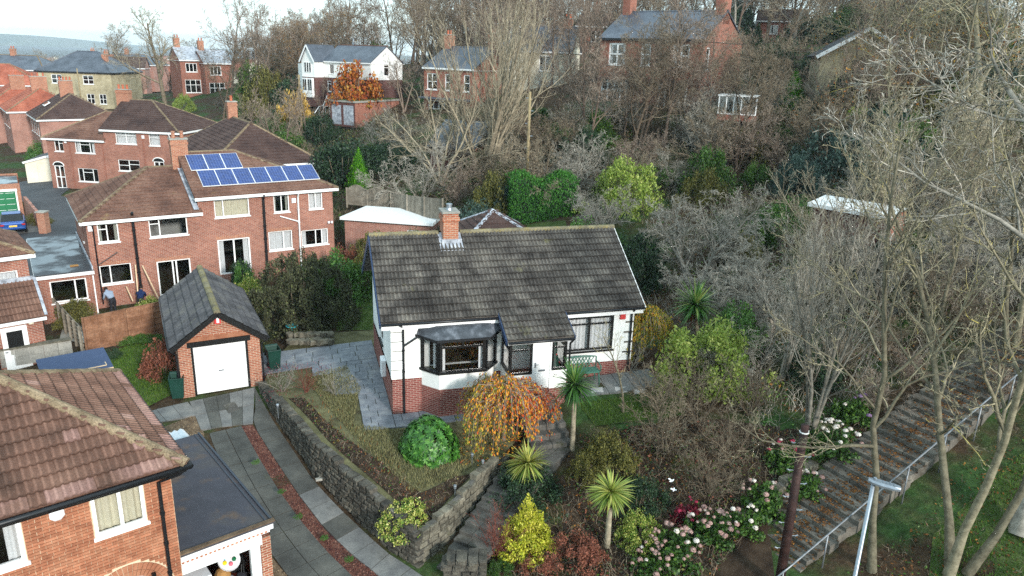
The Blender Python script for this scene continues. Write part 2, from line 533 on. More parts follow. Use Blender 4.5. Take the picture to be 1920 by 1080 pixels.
solar_mat()
# ------------------------------------------------------------------ terrain
class RBF:
    def __init__(self, pts):
        P = np.array(pts, float)
        self.p = P[:, :2]
        n = len(P)
        A = np.zeros((n + 1, n + 1))
        A[:n, :n] = np.linalg.norm(self.p[:, None] - self.p[None], axis=2)
        A[:n, n] = 1; A[n, :n] = 1
        self.w = np.linalg.solve(A, np.append(P[:, 2], 0))
    def __call__(self, x, y):
        q = np.stack([np.ravel(x), np.ravel(y)], 1).astype(float)
        d = np.linalg.norm(q[:, None] - self.p[None], axis=2)
        return d @ self.w[:-1] + self.w[-1]

BASE = RBF([
    (-13, 27, -.05), (-10, 28.2, 0), (-11.5, 30, .05), (-7.4, 24.5, -.45), (-5, 21.5, -.85), (-2.6, 18.9, -1.3), (-6.6, 18.3, -1.2), (-9, 22, -.6),
    (-3, 14, -1.9), (-8, 13, -1.5), (0, 14, -2.0), (4, 15, -1.9), (0, 8, -2.6), (10, 10, -1.8), (-14, 18, -.8), (-22, 20, -.8), (-20, 30, -.6),
    (-17, 34, -.35), (-14.5, 30, -.05), (-14, 38, -.3), (-20, 40, -.8), (-25, 36, -.9), (-30, 45, -.9), (-12, 46, -.2), (-38, 57, -1), (-44, 66, -1),
    (-45, 72, -.7), (-33, 72, -.5), (-52, 80, -1), (-60, 90, -.9), (-75, 108, -.9), (-40, 35, -1), (-60, 50, -1.2),
    (-9, 31.5, .2), (-6, 34, .5), (-4.5, 26.5, -.2), (-2, 22.5, -.6), (0, 28, .3), (2.2, 26.4, 1.1), (3.5, 26.8, 1.35), (6, 28.4, 1.5), (8, 30.2, 1.75), (0, 35, .9), (5, 38, 1.6), (-9, 37, .5), (-9, 42, .5),
    (1.6, 23.8, .4), (2.4, 23.6, .35), (4, 26, 1.0), (.75, 21.4, -.45), (3.3, 20.1, -1.0), (.7, 19.5, -1.15), (-1.2, 18.0, -1.4), (5, 23, .1), (7, 22, -.3), (6, 18, -1.2), (9.2, 20.4, -.8), (8, 26, .95),
    (13.7, 23, 1.1), (18.2, 25.5, 3), (20, 22, 2.2), (15, 19, .3), (11, 17, -.9), (24, 28, 4.6), (18, 30, 3.8), (12, 28, 1.5), (10, 34, 1.6), (15, 36, 3.4),
    (2, 45, 3.3), (8, 45, 3.8), (-5, 46, 2.0), (-8, 52, 2.8), (-12, 54, 3.0), (-10, 58, 4.2), (0, 55, 5.2), (2, 60, 6.4), (8, 69, 9.3), (-10, 65, 4.0), (-19, 80, 4.0), (-22, 92, 7.0), (-33, 84, 1.5), (-36, 95, 3),
    (12, 60, 7), (20, 60, 8.5), (20, 45, 5.5), (30, 45, 8), (30, 60, 10.5), (30, 80, 13), (10, 85, 12), (-10, 92, 9.0), (-10, 112, 12), (20, 112, 15), (-30, 118, 9), (-45, 132, 8),
    (-60, 125, 3.5), (-80, 130, 3), (-62, 108, 0.5), (60, 60, 14), (50, 100, 17), (50, 30, 9), (0, 145, 13), (50, 150, 16), (-100, 200, -2), (-200, 300, -8), (0, 260, 6),
    (-150, 520, -17), (-400, 650, -20), (100, 420, -2), (300, 300, 8), (0, 900, -15), (-800, 1600, -28), (1500, 1500, -10), (2500, 4000, -30), (-3000, 4000, -35), (-2500, 500, -25),
    (200, -50, 6), (-60, 0, -1.5), (60, 0, 3), (0, -40, -5), (-300, 50, -8), (0, 4500, -35)])
def gz(x, y): return float(BASE([x], [y])[0])

def spot(px, py):
    """where the sight line through a photo point meets the ground"""
    d = sight(px, py)
    ts = np.concatenate([np.arange(6, 120, .15), np.arange(120, 700, 2.0)])
    xs, ys, zs = d.x * ts, d.y * ts, CAM_H + d.z * ts
    h = BASE(xs, ys)
    i = np.argmax(zs < h)
    if zs[i] >= h[i]: i = len(ts) - 1
    return Vector((xs[i], ys[i], h[i]))

def graded(lo, hi, d0, a, b, grow):
    xs = list(np.arange(a, b + 1e-6, d0))
    s = d0; x = b
    while x < hi:
        s *= grow; x += s; xs.append(x)
    s = d0; x = a; L = []
    while x > lo:
        s *= grow; x -= s; L.append(x)
    return np.array(L[::-1] + xs)
GX = graded(-4500, 4500, 0.6, -30, 30, 1.09)
GY = graded(-150, 6000, 0.6, 8, 60, 1.06)
gx, gy = np.meshgrid(GX, GY)
ZG = np.concatenate([BASE(gx[i], gy[i]) for i in range(len(GY))]).reshape(gx.shape)
near = np.exp(-((gx / 60) ** 2 + ((gy - 40) / 60) ** 2))
ZG = ZG + near * 0.05 * (np.sin(gx * 2.1 + np.sin(gy * 1.3) * 2) * np.sin(gy * 1.7 + gx * .6))
V = np.stack([gx.ravel(), gy.ravel(), ZG.ravel()], 1)
ny, nx = gx.shape
I = np.arange(ny * nx).reshape(ny, nx)
F = np.stack([I[:-1, :-1].ravel(), I[:-1, 1:].ravel(), I[1:, 1:].ravel(), I[1:, :-1].ravel()], 1)
def ground_mat():
    t = NT('ground_litter')
    p = t.pos()
    a = t.noise(p, 0.22, 5.0, 0.65)
    b = t.noise(p, 3.5, 5.0, 0.7)
    c = t.noise(p, 25, 3.0)
    litter = t.ramp(b, [(0.25, C('#2a2119')), (0.5, C('#44372a')), (0.75, C('#5d4b38'))])
    green = t.ramp(b, [(0.25, C('#26361a')), (0.55, C('#38502a')), (0.8, C('#55663a'))])
    f = t.ramp(a, [(0.47, (0, 0, 0, 1)), (0.6, (1, 1, 1, 1))])
    col = t.mix(litter, green, f)
    sh = t.ramp(c, [(0.3, (.6, .6, .6, 1)), (0.7, (1.25, 1.25, 1.25, 1))])
    t.bsdf(t.mix(col, sh, 1.0, 'MULTIPLY'), 0.95, 0.1, 0, b, 0.8, 0.1)
    MATS['ground_litter'] = t.m
ground_mat()
g = link('ground', mesh_arrays('ground', V, F, 'ground_litter', smooth=True), kind='structure')
g['label'] = 'hillside ground of leaf litter and rough grass'

def sheet(name, poly, mat, dz=0.03, step=0.5, zf=None, parent=None, jitter=0.0, **kw):
    """a draped sheet: grid points inside the polygon plus its edge, following the ground"""
    import mathutils
    zf = zf or (lambda x, y: BASE(x, y))
    n = len(poly)
    edge = []
    for i in range(n):
        a, b = np.array(poly[i][:2]), np.array(poly[(i + 1) % n][:2])
        k = max(1, int(np.linalg.norm(b - a) / step))
        for j in range(k): edge.append(a + (b - a) * j / k)
    edge = np.array(edge)
    lo, hi = edge.min(0), edge.max(0)
    X, Y = np.meshgrid(np.arange(lo[0] + step / 2, hi[0], step), np.arange(lo[1] + step / 2, hi[1], step))
    q = np.stack([X.ravel(), Y.ravel()], 1)
    inside = in_poly(q, [p[:2] for p in poly])
    q = q[inside]
    if len(q):
        dmin = np.min(np.linalg.norm(q[:, None] - edge[None], axis=2), axis=1)
        q = q[dmin > step * 0.4]
    allp = np.concatenate([edge, q])
    ed = [(i, (i + 1) % len(edge)) for i in range(len(edge))]
    res = mathutils.geometry.delaunay_2d_cdt([Vector(p) for p in allp], ed, [list(range(len(edge)))], 1, 1e-4)
    vv, ff = res[0], res[2]
    vx = np.array([(p.x, p.y) for p in vv])
    z = zf(vx[:, 0], vx[:, 1]) + dz
    m = MB()
    m.v = [(vx[i, 0], vx[i, 1], z[i]) for i in range(len(vx))]
    m.f = [tuple(f_) if (vx[f_[1]][0]-vx[f_[0]][0])*(vx[f_[2]][1]-vx[f_[0]][1])-(vx[f_[2]][0]-vx[f_[0]][0])*(vx[f_[1]][1]-vx[f_[0]][1]) > 0 else tuple(reversed(f_)) for f_ in ff]
    return m.build(name, mat, parent, smooth=True, **kw)

def in_poly(q, poly):
    q = np.asarray(q, float)
    c = np.zeros(len(q), bool)
    n = len(poly)
    for i in range(n):
        x0, y0 = poly[i][0], poly[i][1]; x1, y1 = poly[(i + 1) % n][0], poly[(i + 1) % n][1]
        hit = ((y0 > q[:, 1]) != (y1 > q[:, 1]))
        with np.errstate(divide='ignore', invalid='ignore'):
            xi = (x1 - x0) * (q[:, 1] - y0) / (y1 - y0 + 1e-12) + x0
        c ^= hit & (q[:, 0] < xi)
    return c

# far ridge of hills on the horizon
m = MB()
for k, (Y, hz, am) in enumerate(((5200, 8, 26), (3600, -24, 16))):
    xs = np.linspace(-5200, 3500, 90)
    top = [hz + am * (math.sin(x * .0011 + k) + .5 * math.sin(x * .0031 + 2 * k)) for x in xs]
    o = len(m.v)
    for x, z in zip(xs, top): m.v += [(x, Y, -60), (x, Y + 350, z), (x, Y + 900, -60)]
    for i in range(len(xs) - 1):
        a = o + 3 * i
        m.f += [(a, a + 3, a + 4, a + 1), (a + 1, a + 4, a + 5, a + 2)]
rough_mat('far_hill', [C('#4a5a40'), C('#62694c'), C('#6d6a52')], 0.004, 0.95, 0.1, 0.02, 0.3, 0, 0)
m.build('hills', 'far_hill', kind='structure', smooth=True)

# ------------------------------------------------------------------ terrace (raised front garden of the bungalow)
WALLB = [gp(*p) for p in ((494, 733, 0), (523, 784, -.2), (558, 831, -.35), (597, 888, -.55), (643, 938, -.75), (690, 983, -.95), (737, 1028, -1.15), (781, 1058, -1.3))]
WTOP = [.3, .66, .74, .74, .64, .5, .32, -.1]
STAIRL = [gp(829, 1016, -1.05), gp(868, 958, -.6), gp(905, 908, -.2), gp(945, 862, .05), gp(985, 815, .25)]
TERR = [(v.x, v.y) for v in WALLB] + [(v.x, v.y) for v in STAIRL] + [(1.0, 26.2), (0, 30), (-5.5, 34.0), (-10.2, 33.4), (-10.4, 29.5)]
tz_pts = [(v.x, v.y, h - .16) for v, h in zip(WALLB, WTOP)]
tz_pts += [(STAIRL[0].x, STAIRL[0].y, -.35), (STAIRL[1].x, STAIRL[1].y, -.05), (STAIRL[2].x, STAIRL[2].y, .1), (STAIRL[3].x, STAIRL[3].y, .3), (STAIRL[4].x, STAIRL[4].y, .4)]
tz_pts += [(1.0, 26.2, .75), (0, 30, .52), (-5.5, 34, .6), (-10.2, 33.4, .35), (-10.4, 29.5, .25), (-4.3, 25.1, .5), (-6.7, 29.3, .5), (-5, 24.2, .5), (-2.5, 22.3, .3), (-1, 24.6, .48), (-7.4, 26.5, .6)]
TZ = RBF(tz_pts)
def tz(x, y): return float(TZ([x], [y])[0])
sheet('garden_terrace', TERR, 'dry_lawn', 0.0, 0.35, TZ, kind='structure', label='worn brown lawn of the raised front garden')
bed = [(v.x + .35, v.y + .25) for v in WALLB[1:]] + [(v.x - .3, v.y + .1) for v in STAIRL[:3]] + [(-1.7, 21.6), (-2.7, 20.7), (-4.2, 21.9), (-5.6, 23.2), (-6.8, 24.6), (-7.9, 26.2)]
sheet('soil_bed', bed, 'soil', 0.025, 0.3, TZ, kind='structure', label='dark soil bed behind the stone garden wall')

# ------------------------------------------------------------------ stone walls of single stones
def stone_mesh(k):
    r = random.Random(k)
    m = MB()
    prof = []
    for z in (-.5, .5):
        for (x, y) in ((-.5, -.5), (.5, -.5), (.5, .5), (-.5, .5)):
            prof.append((x * r.uniform(.88, 1), y * r.uniform(.8, 1.05), z * r.uniform(.86, 1)))
    # front face bulge
    fx = [(x * .62, -.5 - r.uniform(.02, .14), z * .6) for z in (-.5, .5) for x in (-.5, .5)]
    m.v = prof + fx
    m.f = [(3, 2, 1, 0), (4, 5, 6, 7), (2, 3, 7, 6), (0, 3 - 0 and 4, 7, 3), (1, 2, 6, 5),
           (0, 1, 9, 8), (1, 5, 11, 9), (5, 4, 10, 11), (4, 0, 8, 10), (8, 9, 11, 10)]
    m.f[3] = (0, 4, 7, 3)
    return m.mesh('stone', 'stone_wall')
STONES = [stone_mesh(k) for k in range(10)]
STONES_P = []
for s_ in STONES:
    c_ = s_.copy(); c_.materials.clear(); c_.materials.append(MATS['stone_pale']); STONES_P.append(c_)

def stone_run(parent, base, top, thick=.32, sl=(.26, .52), sh=.19, pool=STONES, both=False, cope=True, mortar='stone_step', seed=3):
    """base: list of Vector (z = foot), top: heights; stones laid in courses along the run"""
    r = random.Random(seed)
    cum = [0]
    for a, b in zip(base, base[1:]): cum.append(cum[-1] + (Vector((b.x, b.y, 0)) - Vector((a.x, a.y, 0))).length)
    L = cum[-1]
    def where(s):
        s = min(max(s, 0), L - 1e-6)
        i = max(j for j in range(len(cum) - 1) if cum[j] <= s)
        t = (s - cum[i]) / (cum[i + 1] - cum[i])
        a, b = base[i], base[i + 1]
        d = Vector((b.x - a.x, b.y - a.y, 0)).normalized()
        return a.x + (b.x - a.x) * t, a.y + (b.y - a.y) * t, a.z + (b.z - a.z) * t, top[i] + (top[i + 1] - top[i]) * t, d
    # the mortar body
    m = MB()
    N = max(2, int(L / .5))
    ring = []
    for k in range(N + 1):
        x, y, z, h, d = where(L * k / N)
        nrm = Vector((-d.y, d.x, 0))
        q = thick * .5 - .05
        ring.append([(x - nrm.x * q, y - nrm.y * q, z - .3), (x - nrm.x * q, y - nrm.y * q, h - .06), (x + nrm.x * q, y + nrm.y * q, h - .06), (x + nrm.x * q, y + nrm.y * q, z - .3)])
    for k in range(N):
        o = len(m.v)
        m.v += ring[k] + ring[k + 1]
        for j in range(4): m.f.append((o + j, o + (j + 1) % 4, o + 4 + (j + 1) % 4, o + 4 + j))
    o = len(m.v); m.v += ring[0] + ring[-1]; m.f += [(o, o + 1, o + 2, o + 3), (o + 7, o + 6, o + 5, o + 4)]
    m.build('mortar_core', mortar, parent)
    zmin = min(b.z for b in base) - .1
    zmax = max(top)
    row = zmin
    while row < zmax + .02:
        hgt = sh * r.uniform(.85, 1.2)
        s = -r.uniform(0, .2)
        while s < L:
            w = r.uniform(*sl)
            x, y, z, h, d = where(s + w / 2)
            if row + hgt > z and row + hgt * .5 < h:
                is_top = row + hgt * 1.5 >= h
                o = bpy.data.objects.new('stone', r.choice(pool)); COL.objects.link(o); o.parent = parent
                o.location = (x, y, row + hgt / 2 + r.uniform(-.012, .012))
                fl = PI if (both and r.random() < .5) else 0
                o.rotation_euler = (r.uniform(-.05, .05), r.uniform(-.04, .04), math.atan2(d.y, d.x) + r.uniform(-.05, .05) + fl)
                o.scale = (w - .025, thick * (1.06 if is_top and cope else 1) * r.uniform(.95, 1.1), (hgt - .02) * (1.15 if is_top else 1))
            s += w
        row += hgt

rw = empty('retaining_wall', (0, 0, 0), label='curved sandstone retaining wall beside the driveway below the front garden', cat='wall', kind='thing')
stone_run(rw, WALLB, WTOP, .26, (.26, .46), .178, STONES, seed=5)
rw2 = empty('stair_wall', (0, 0, 0), label='low pale sandstone wall climbing along the left of the garden steps', cat='wall', kind='thing')
sb = [WALLB[-1] + Vector((.12, .1, 0))] + STAIRL[:4]
stone_run(rw2, [Vector((v.x, v.y, z)) for v, z in zip(sb, (-1.35, -1.15, -.75, -.4, -.1))], [-.1, -.02, .2, .42, .3], .24, (.25, .5), .18, STONES_P, seed=8)
rw3 = empty('end_wall', (0, 0, 0), label='short mossy stone wall ending at the foot of the garden steps, its right side', cat='wall', kind='thing')
e0, e1 = gp(838, 1075, -1.2), gp(905, 1075, -1.2)
stone_run(rw3, [Vector((e0.x, e0.y, -1.6)), Vector((e1.x, e1.y, -1.6))], [-.62, -.55], .5, (.2, .4), .18, STONES, seed=12)

# ------------------------------------------------------------------ driveway
def bil(q, s, t):
    a, b, c, d = [np.array(p[:2]) for p in q]
    return (a * (1 - s) + b * s) * (1 - t) + (d * (1 - s) + c * s) * t
def slab(parent, q, mat, zf, up=.05, gap=.012, name='paving_slab', jz=.006, thick=.06):
    c = sum(np.array(p) for p in q) / 4
    pts = []
    for p in q:
        v = np.array(p) - c
        L = np.linalg.norm(v)
        pts.append(c + v * (1 - gap * 1.4 / L))
    j = random.uniform(-jz, jz)
    m = MB()
    z = [float(zf([p[0]], [p[1]])[0]) + up + j + random.uniform(-jz, jz) * .4 for p in pts]
    m.v = [(p[0], p[1], zz - thick - .05) for p, zz in zip(pts, z)] + [(p[0], p[1], zz) for p, zz in zip(pts, z)]
    ar = sum(pts[i][0] * pts[(i + 1) % 4][1] - pts[(i + 1) % 4][0] * pts[i][1] for i in range(4))
    f = [(4, 5, 6, 7), (0, 1, 5, 4), (1, 2, 6, 5), (2, 3, 7, 6), (3, 0, 4, 7)]
    if ar < 0: f = [tuple(reversed(x)) for x in f]
    m.f = f
    return m.build(name, mat, parent)

GA = [gp(*p) for p in ((362, 745, 0), (480, 722, 0))]
edgeR = [np.array((v.x - .18, v.y - .18)) for v in WALLB]
def along(line, t):
    d = [0]
    for a, b in zip(line, line[1:]): d.append(d[-1] + np.linalg.norm(b - a))
    s = t * d[-1]
    for i in range(len(line) - 1):
        if s <= d[i + 1] + 1e-9:
            return line[i] + (line[i + 1] - line[i]) * (s - d[i]) / (d[i + 1] - d[i])
    return line[-1]
xy = lambda px, py, z: np.array(gp(px, py, z)[:2])
# track edges, each from the garage down to the street
E1 = edgeR + [xy(850, 1130, -1.6), xy(930, 1220, -2.0)]
E2 = [xy(473, 790, -.1), xy(520, 860, -.3), xy(562, 920, -.5), xy(608, 980, -.75), xy(660, 1035, -1.05), xy(712, 1084, -1.35), xy(770, 1150, -1.7), xy(830, 1225, -2.0)]
E2r = [xy(478, 728, 0), xy(479, 760, -.05)] + E2
E3 = [xy(441, 795, -.1), xy(470, 850, -.25), xy(505, 910, -.45), xy(548, 970, -.7), xy(595, 1030, -.95), xy(640, 1080, -1.2), xy(690, 1150, -1.6), xy(740, 1225, -2.0)]
E4 = [xy(372, 758, -.05), xy(400, 830, -.2), xy(430, 900, -.45), xy(468, 970, -.7), xy(512, 1040, -1.0), xy(545, 1090, -1.25), xy(590, 1155, -1.6), xy(640, 1225, -2.0)]
drive = empty('driveway', (0, 0, 0), kind='structure', label='slab driveway with a red gravel strip between two tracks')
def closest(line, p):
    best = None
    for a, b in zip(line, line[1:]):
        t = np.clip((p - a) @ (b - a) / ((b - a) @ (b - a)), 0, 1); q = a + (b - a) * t
        if best is None or np.linalg.norm(q - p) < np.linalg.norm(best - p): best = q
    return best
def track(La, Lb, n, cols, mats, t0=0.0, t1=1.0):
    for i in range(n):
        a, b = t0 + (t1 - t0) * i / n, t0 + (t1 - t0) * (i + 1) / n
        for j in range(cols):
            s0, s1 = j / cols, (j + 1) / cols
            P = lambda s, t: along(La, t) * (1 - s) + closest(Lb, along(La, t)) * s
            slab(drive, [P(s0, a), P(s1, a), P(s1, b), P(s0, b)], random.choice(mats(i / n)), BASE, .05)
E3 = [p + (closest(E2, p) - p) * .36 for p in E3]
track(E2r, E1, 18, 1, lambda t: ['paving_drive'] if t < .5 else (['paving_grey', 'paving_drive'] if t < .62 else ['paving_grey']))
track(E3, E4, 15, 2, lambda t: ['paving_drive'])
# apron in front of the garage
A0, A1, A2, A3 = xy(268, 765, -.05), xy(490, 724, 0), xy(500, 770, -.05), xy(290, 800, -.1)
ap = [xy(355, 752, 0), xy(478, 728, 0), xy(474, 788, -.08), xy(376, 800, -.08)]
for i in range(5):
    for j in range(2):
        q = [bil(ap, i / 5, j / 2), bil(ap, (i + 1) / 5, j / 2), bil(ap, (i + 1) / 5, (j + 1) / 2), bil(ap, i / 5, (j + 1) / 2)]
        slab(drive, q, random.choice(['paving_drive', 'paving_grey']), BASE, .055)
ap2 = [xy(262, 770, -.05), xy(352, 753, -.02), xy(372, 775, -.05), xy(280, 790, -.08)]
for i in range(3):
    slab(drive, [bil(ap2, i / 3, 0), bil(ap2, (i + 1) / 3, 0), bil(ap2, (i + 1) / 3, 1), bil(ap2, i / 3, 1)], 'paving_grey', BASE, .05)
sheet('gravel_strip', list(E2) + list(reversed(E3)), 'gravel_red', .02, .35, kind='structure', label='strip of red gravel down the middle of the driveway')
sheet('gravel_margin', [xy(370, 770, 0), xy(395, 850, -.25), xy(470, 990, -.75), xy(560, 1110, -1.4), xy(500, 1190, -1.8), xy(300, 900, -.4), xy(290, 800, -.1)], 'gravel_tan', .015, .4, kind='structure', label='gravel margin between driveway and neighbouring garage')
dc = MB()
c0 = gp(416, 758, 0)
# manhole cover in the drive
mc = [xy(418, 757, 0), xy(440, 752, 0), xy(449, 764, 0), xy(428, 770, 0)]
slab(drive, mc, 'stone_step', BASE, .066, .0, 'drain_cover')
# a few loose bricks left on the track edge
lb = MB()
q = gp(598, 905, -.55)
for i in range(2): lb.obox(q + Vector((i * .1, i * .13, .13)), Vector((.1, .04, 0)), Vector((-.03, .055, 0)), Vector((0, 0, .035)))
lb.build('loose_brick', 'concrete', label='pale loose brick lying against the foot of the retaining wall', cat='brick')

# ------------------------------------------------------------------ patio of the bungalow
patio = empty('patio', (0, 0, 0), kind='structure', label='blue grey stone flag patio beside the bungalow')
BA = R(16.4)
bdir = np.array((math.cos(BA), math.sin(BA))); bdep = np.array((-math.sin(BA), math.cos(BA)))
BO = np.array((-4.3, 25.18))       # bungalow front left wall corner
def bl(u, v): return BO + bdir * u + bdep * v
def flags(u0, u1, v0, v1, w, h, brk=True, up=.045):
    rows = max(1, round((v1 - v0) / h))
    for i in range(rows):
        a, b = v0 + (v1 - v0) * i / rows, v0 + (v1 - v0) * (i + 1) / rows
        u = u0
        first = (i % 2) * w * .5 if brk else 0
        while u < u1 - .02:
            wd = first if (u == u0 and first) else w * random.uniform(.8, 1.25)
            e = min(u1, u + wd)
            if u1 - e < .18: e = u1
            slab(patio, [bl(u, a), bl(e, a), bl(e, b), bl(u, b)], 'paving_york', TZ, up)
            u = e
flags(-1.15, -.02, -1.05, 3.2, .62, .45)
flags(-2.0, -1.15, 1.9, 3.2, .6, .45)
flags(-2.0, -.02, 3.2, 5.4, .62, .45)
flags(-5.4, -.02, 5.4, 7.6, .95, .6)
flags(-2.8, -2.0, 4.3, 5.4, .8, .55)
flags(-.02, 5.0, -1.05, -.06, .62, .5)

# ------------------------------------------------------------------ lawns, yards, lane
sheet('lawn', [xy(185, 660, -.3), xy(250, 640, -.3), xy(335, 640, -.1), xy(330, 735, 0), xy(262, 765, -.05), xy(215, 735, -.2), xy(160, 700, -.4)], 'lawn', .03, .5, kind='structure', label='small green lawn beside the brick garage')
sheet('back_lawn', [(-8.5, 34), (-6.2, 34), (-6.9, 41), (-9.5, 41)], 'lawn', .03, .5, kind='structure', label='strip of green lawn behind the bungalow')
sheet('front_lawn', [(2.6, 25.6), (7, 26.9), (6.6, 25.3), (3.2, 24.5)], 'lawn', .03, .4, kind='structure', label='shaded lawn in front of the green bench')
sheet('slope_lawn', [(13, 19.5), (19.5, 23.5), (24, 22), (24, 12), (14, 10), (10.5, 15)], 'lawn', .02, .7, kind='structure', label='rough green grass under the trees beside the steps')
sheet('upper_lawn', [(1.0, 41), (3.6, 41.5), (3.2, 46), (0.8, 46)], 'lawn', .03, .6, kind='structure', label='rough lawn strip by the clipped hedge')
sheet('garden_soil', [(2.4, 23.2), (4.5, 24.6), (8, 25.2), (12.2, 24.2), (8.4, 20.3), (8.0, 18.4), (7.2, 15.8), (-.2, 15.8), (.8, 20.6)], 'soil', .02, .4, kind='structure', label='dark leafy soil of the lower garden')
sheet('lane', [(-37, 52), (-34, 55), (-32.5, 60), (-36, 66), (-43.5, 70.5), (-45, 76), (-51, 80.5), (-53, 78), (-48, 71), (-41.5, 63), (-38, 57.5), (-41, 52), (-36, 47), (-29, 43), (-27, 47), (-31, 51)], 'asphalt', .04, 1.2, kind='structure', label='dark asphalt lane between the brick houses')
sheet('house_yard', [(-24.5, 38.6), (-20, 37.5), (-17.4, 35.2), (-19.5, 33.4), (-22.5, 34.6)], 'concrete', .03, .6, kind='structure', label='concrete yard behind the panel fence')
sheet('car_forecourt', [(-41, 54.5), (-37, 57), (-41.5, 62.5), (-45, 60.5)], 'paving_grey', .06, 1.0, kind='structure', label='grey forecourt under the blue car')

# ------------------------------------------------------------------ garden steps
steps = empty('garden_steps', (0, 0, 0), kind='structure', label='grey stone garden steps climbing from the drive to the porch')
def tread(q, ztop, mat='stone_step', name='step_stone', th=.2, parent=None):
    m = MB()
    m.v = [(p[0], p[1], ztop - th) for p in q] + [(p[0], p[1], ztop + random.uniform(-.006, .006)) for p in q]
    ar = sum(q[i][0] * q[(i + 1) % 4][1] - q[(i + 1) % 4][0] * q[i][1] for i in range(4))
    f = [(4, 5, 6, 7), (0, 1, 5, 4), (1, 2, 6, 5), (2, 3, 7, 6), (3, 0, 4, 7)]
    m.f = f if ar > 0 else [tuple(reversed(x)) for x in f]
    return m.build(name, mat, parent or steps, bevel=.012)
L0 = [np.array((v.x, v.y)) + np.array((.32, -.16)) for v in [WALLB[-1] + Vector((.3, 0, 0))] + STAIRL[:3]]
nst = 10
for i in range(nst):
    a, b = i / nst, (i + 1) / nst
    p0, p1 = along(L0, a), along(L0, b)
    d = (p1 - p0) / np.linalg.norm(p1 - p0); nrm = np.array((d[1], -d[0]))
    zt = -1.22 + i * .125
    half = random.uniform(.45, .75)
    tread([p0, p0 + nrm * half, p1 + nrm * half + d * .05, p1 + d * .05], zt)
    tread([p0 + nrm * (half + .015), p0 + nrm * 1.3, p1 + nrm * 1.3 + d * .05, p1 + nrm * (half + .015) + d * .05], zt)
lp = along(L0, 1.0)
land = [lp, lp + np.array((1.3, -.4)), np.array((2.3, 23.4)), np.array((.85, 23.5))]
for i in range(3):
    for j in range(2):
        tread([bil(land, i / 3 + .01, j / 2 + .01), bil(land, (i + 1) / 3, j / 2 + .01), bil(land, (i + 1) / 3, (j + 1) / 2), bil(land, i / 3 + .01, (j + 1) / 2)], .12 + .2 * j, th=.35)
for i in range(5):
    c = np.array((1.58, 23.35)) + bdep * (i * .36)
    tread([c - bdir * .75, c + bdir * .02, c + bdir * .02 + bdep * .4, c - bdir * .75 + bdep * .4], .48 + i * .2, th=.35)
    tread([c + bdir * .035, c + bdir * .75, c + bdir * .75 + bdep * .4, c + bdir * .035 + bdep * .4], .48 + i * .2, th=.35)

# ------------------------------------------------------------------ public steps and hand rail
PA = np.array((7.6, 19.2)); PB = np.array((20.3, 26.9))
pd = (PB - PA) / np.linalg.norm(PB - PA); pn = np.array((pd[1], -pd[0]))
PLEN = float(np.linalg.norm(PB - PA))
def pz(s): return -1.25 + 5.3 * (s / PLEN) + (0 if s > 0 else .02)
flight = empty('public_steps', (0, 0, 0), kind='structure', label='long worn flight of public stone steps climbing through the trees')
ns = 36
for i in range(ns):
    s0 = i * PLEN / ns; s1 = (i + 1.12) * PLEN / ns
    if i in (13, 14): s1 += .02
    s0 += random.uniform(-.05, .05); a = PA + pd * s0 + pn * random.uniform(-.06, .06); b = PA + pd * s1 + pn * random.uniform(-.06, .06)
    cut = random.uniform(.7, 1.3)
    z = pz(i * PLEN / ns) + .04 + random.uniform(-.015, .015)
    tread([a - pn * 1.3, a - pn * 1.0 + pn * cut, b - pn * 1.0 + pn * cut, b - pn * 1.3], z, 'stone_path', th=.45, parent=flight)
    tread([a - pn * 1.0 + pn * (cut + .02), a + pn * 1.0, b + pn * 1.0, b - pn * 1.0 + pn * (cut + .02)], z, 'stone_path', th=.45, parent=flight)
rail = empty('hand_rail', (0, 0, 0), label='galvanised tubular hand rail running up beside the public steps', cat='hand rail')
RL = [PA + pn * 1.25 + pd * s for s in np.linspace(-.6, PLEN + .6, 24)]
def railz(p): return pz(float((p - PA) @ pd)) + .98
m = MB(); m.tube([(p[0], p[1], railz(p)) for p in RL], .028, 8); m.build('rail', 'rail_metal', rail, smooth=True)
for k in range(9):
    p = PA + pn * 1.25 + pd * (-.3 + k * PLEN / 8.2)
    m = MB(); m.tube([(p[0], p[1], gz(p[0], p[1]) - .3), (p[0], p[1], railz(p))], .024, 8); m.build('post', 'rail_metal', rail, smooth=True)
kerb = empty('path_edging', (0, 0, 0), label='low pale stone edging between hydrangea border and public steps', cat='wall', kind='thing')
kb = [PA - pn * 1.55 + pd * s for s in np.linspace(-1.2, 4.2, 5)]
stone_run(kerb, [Vector((p[0], p[1], pz(max(0, float((p - PA) @ pd))) - .15)) for p in kb], [pz(max(0, float((p - PA) @ pd))) + .3 for p in kb], .35, (.4, .8), .22, STONES_P, seed=21)
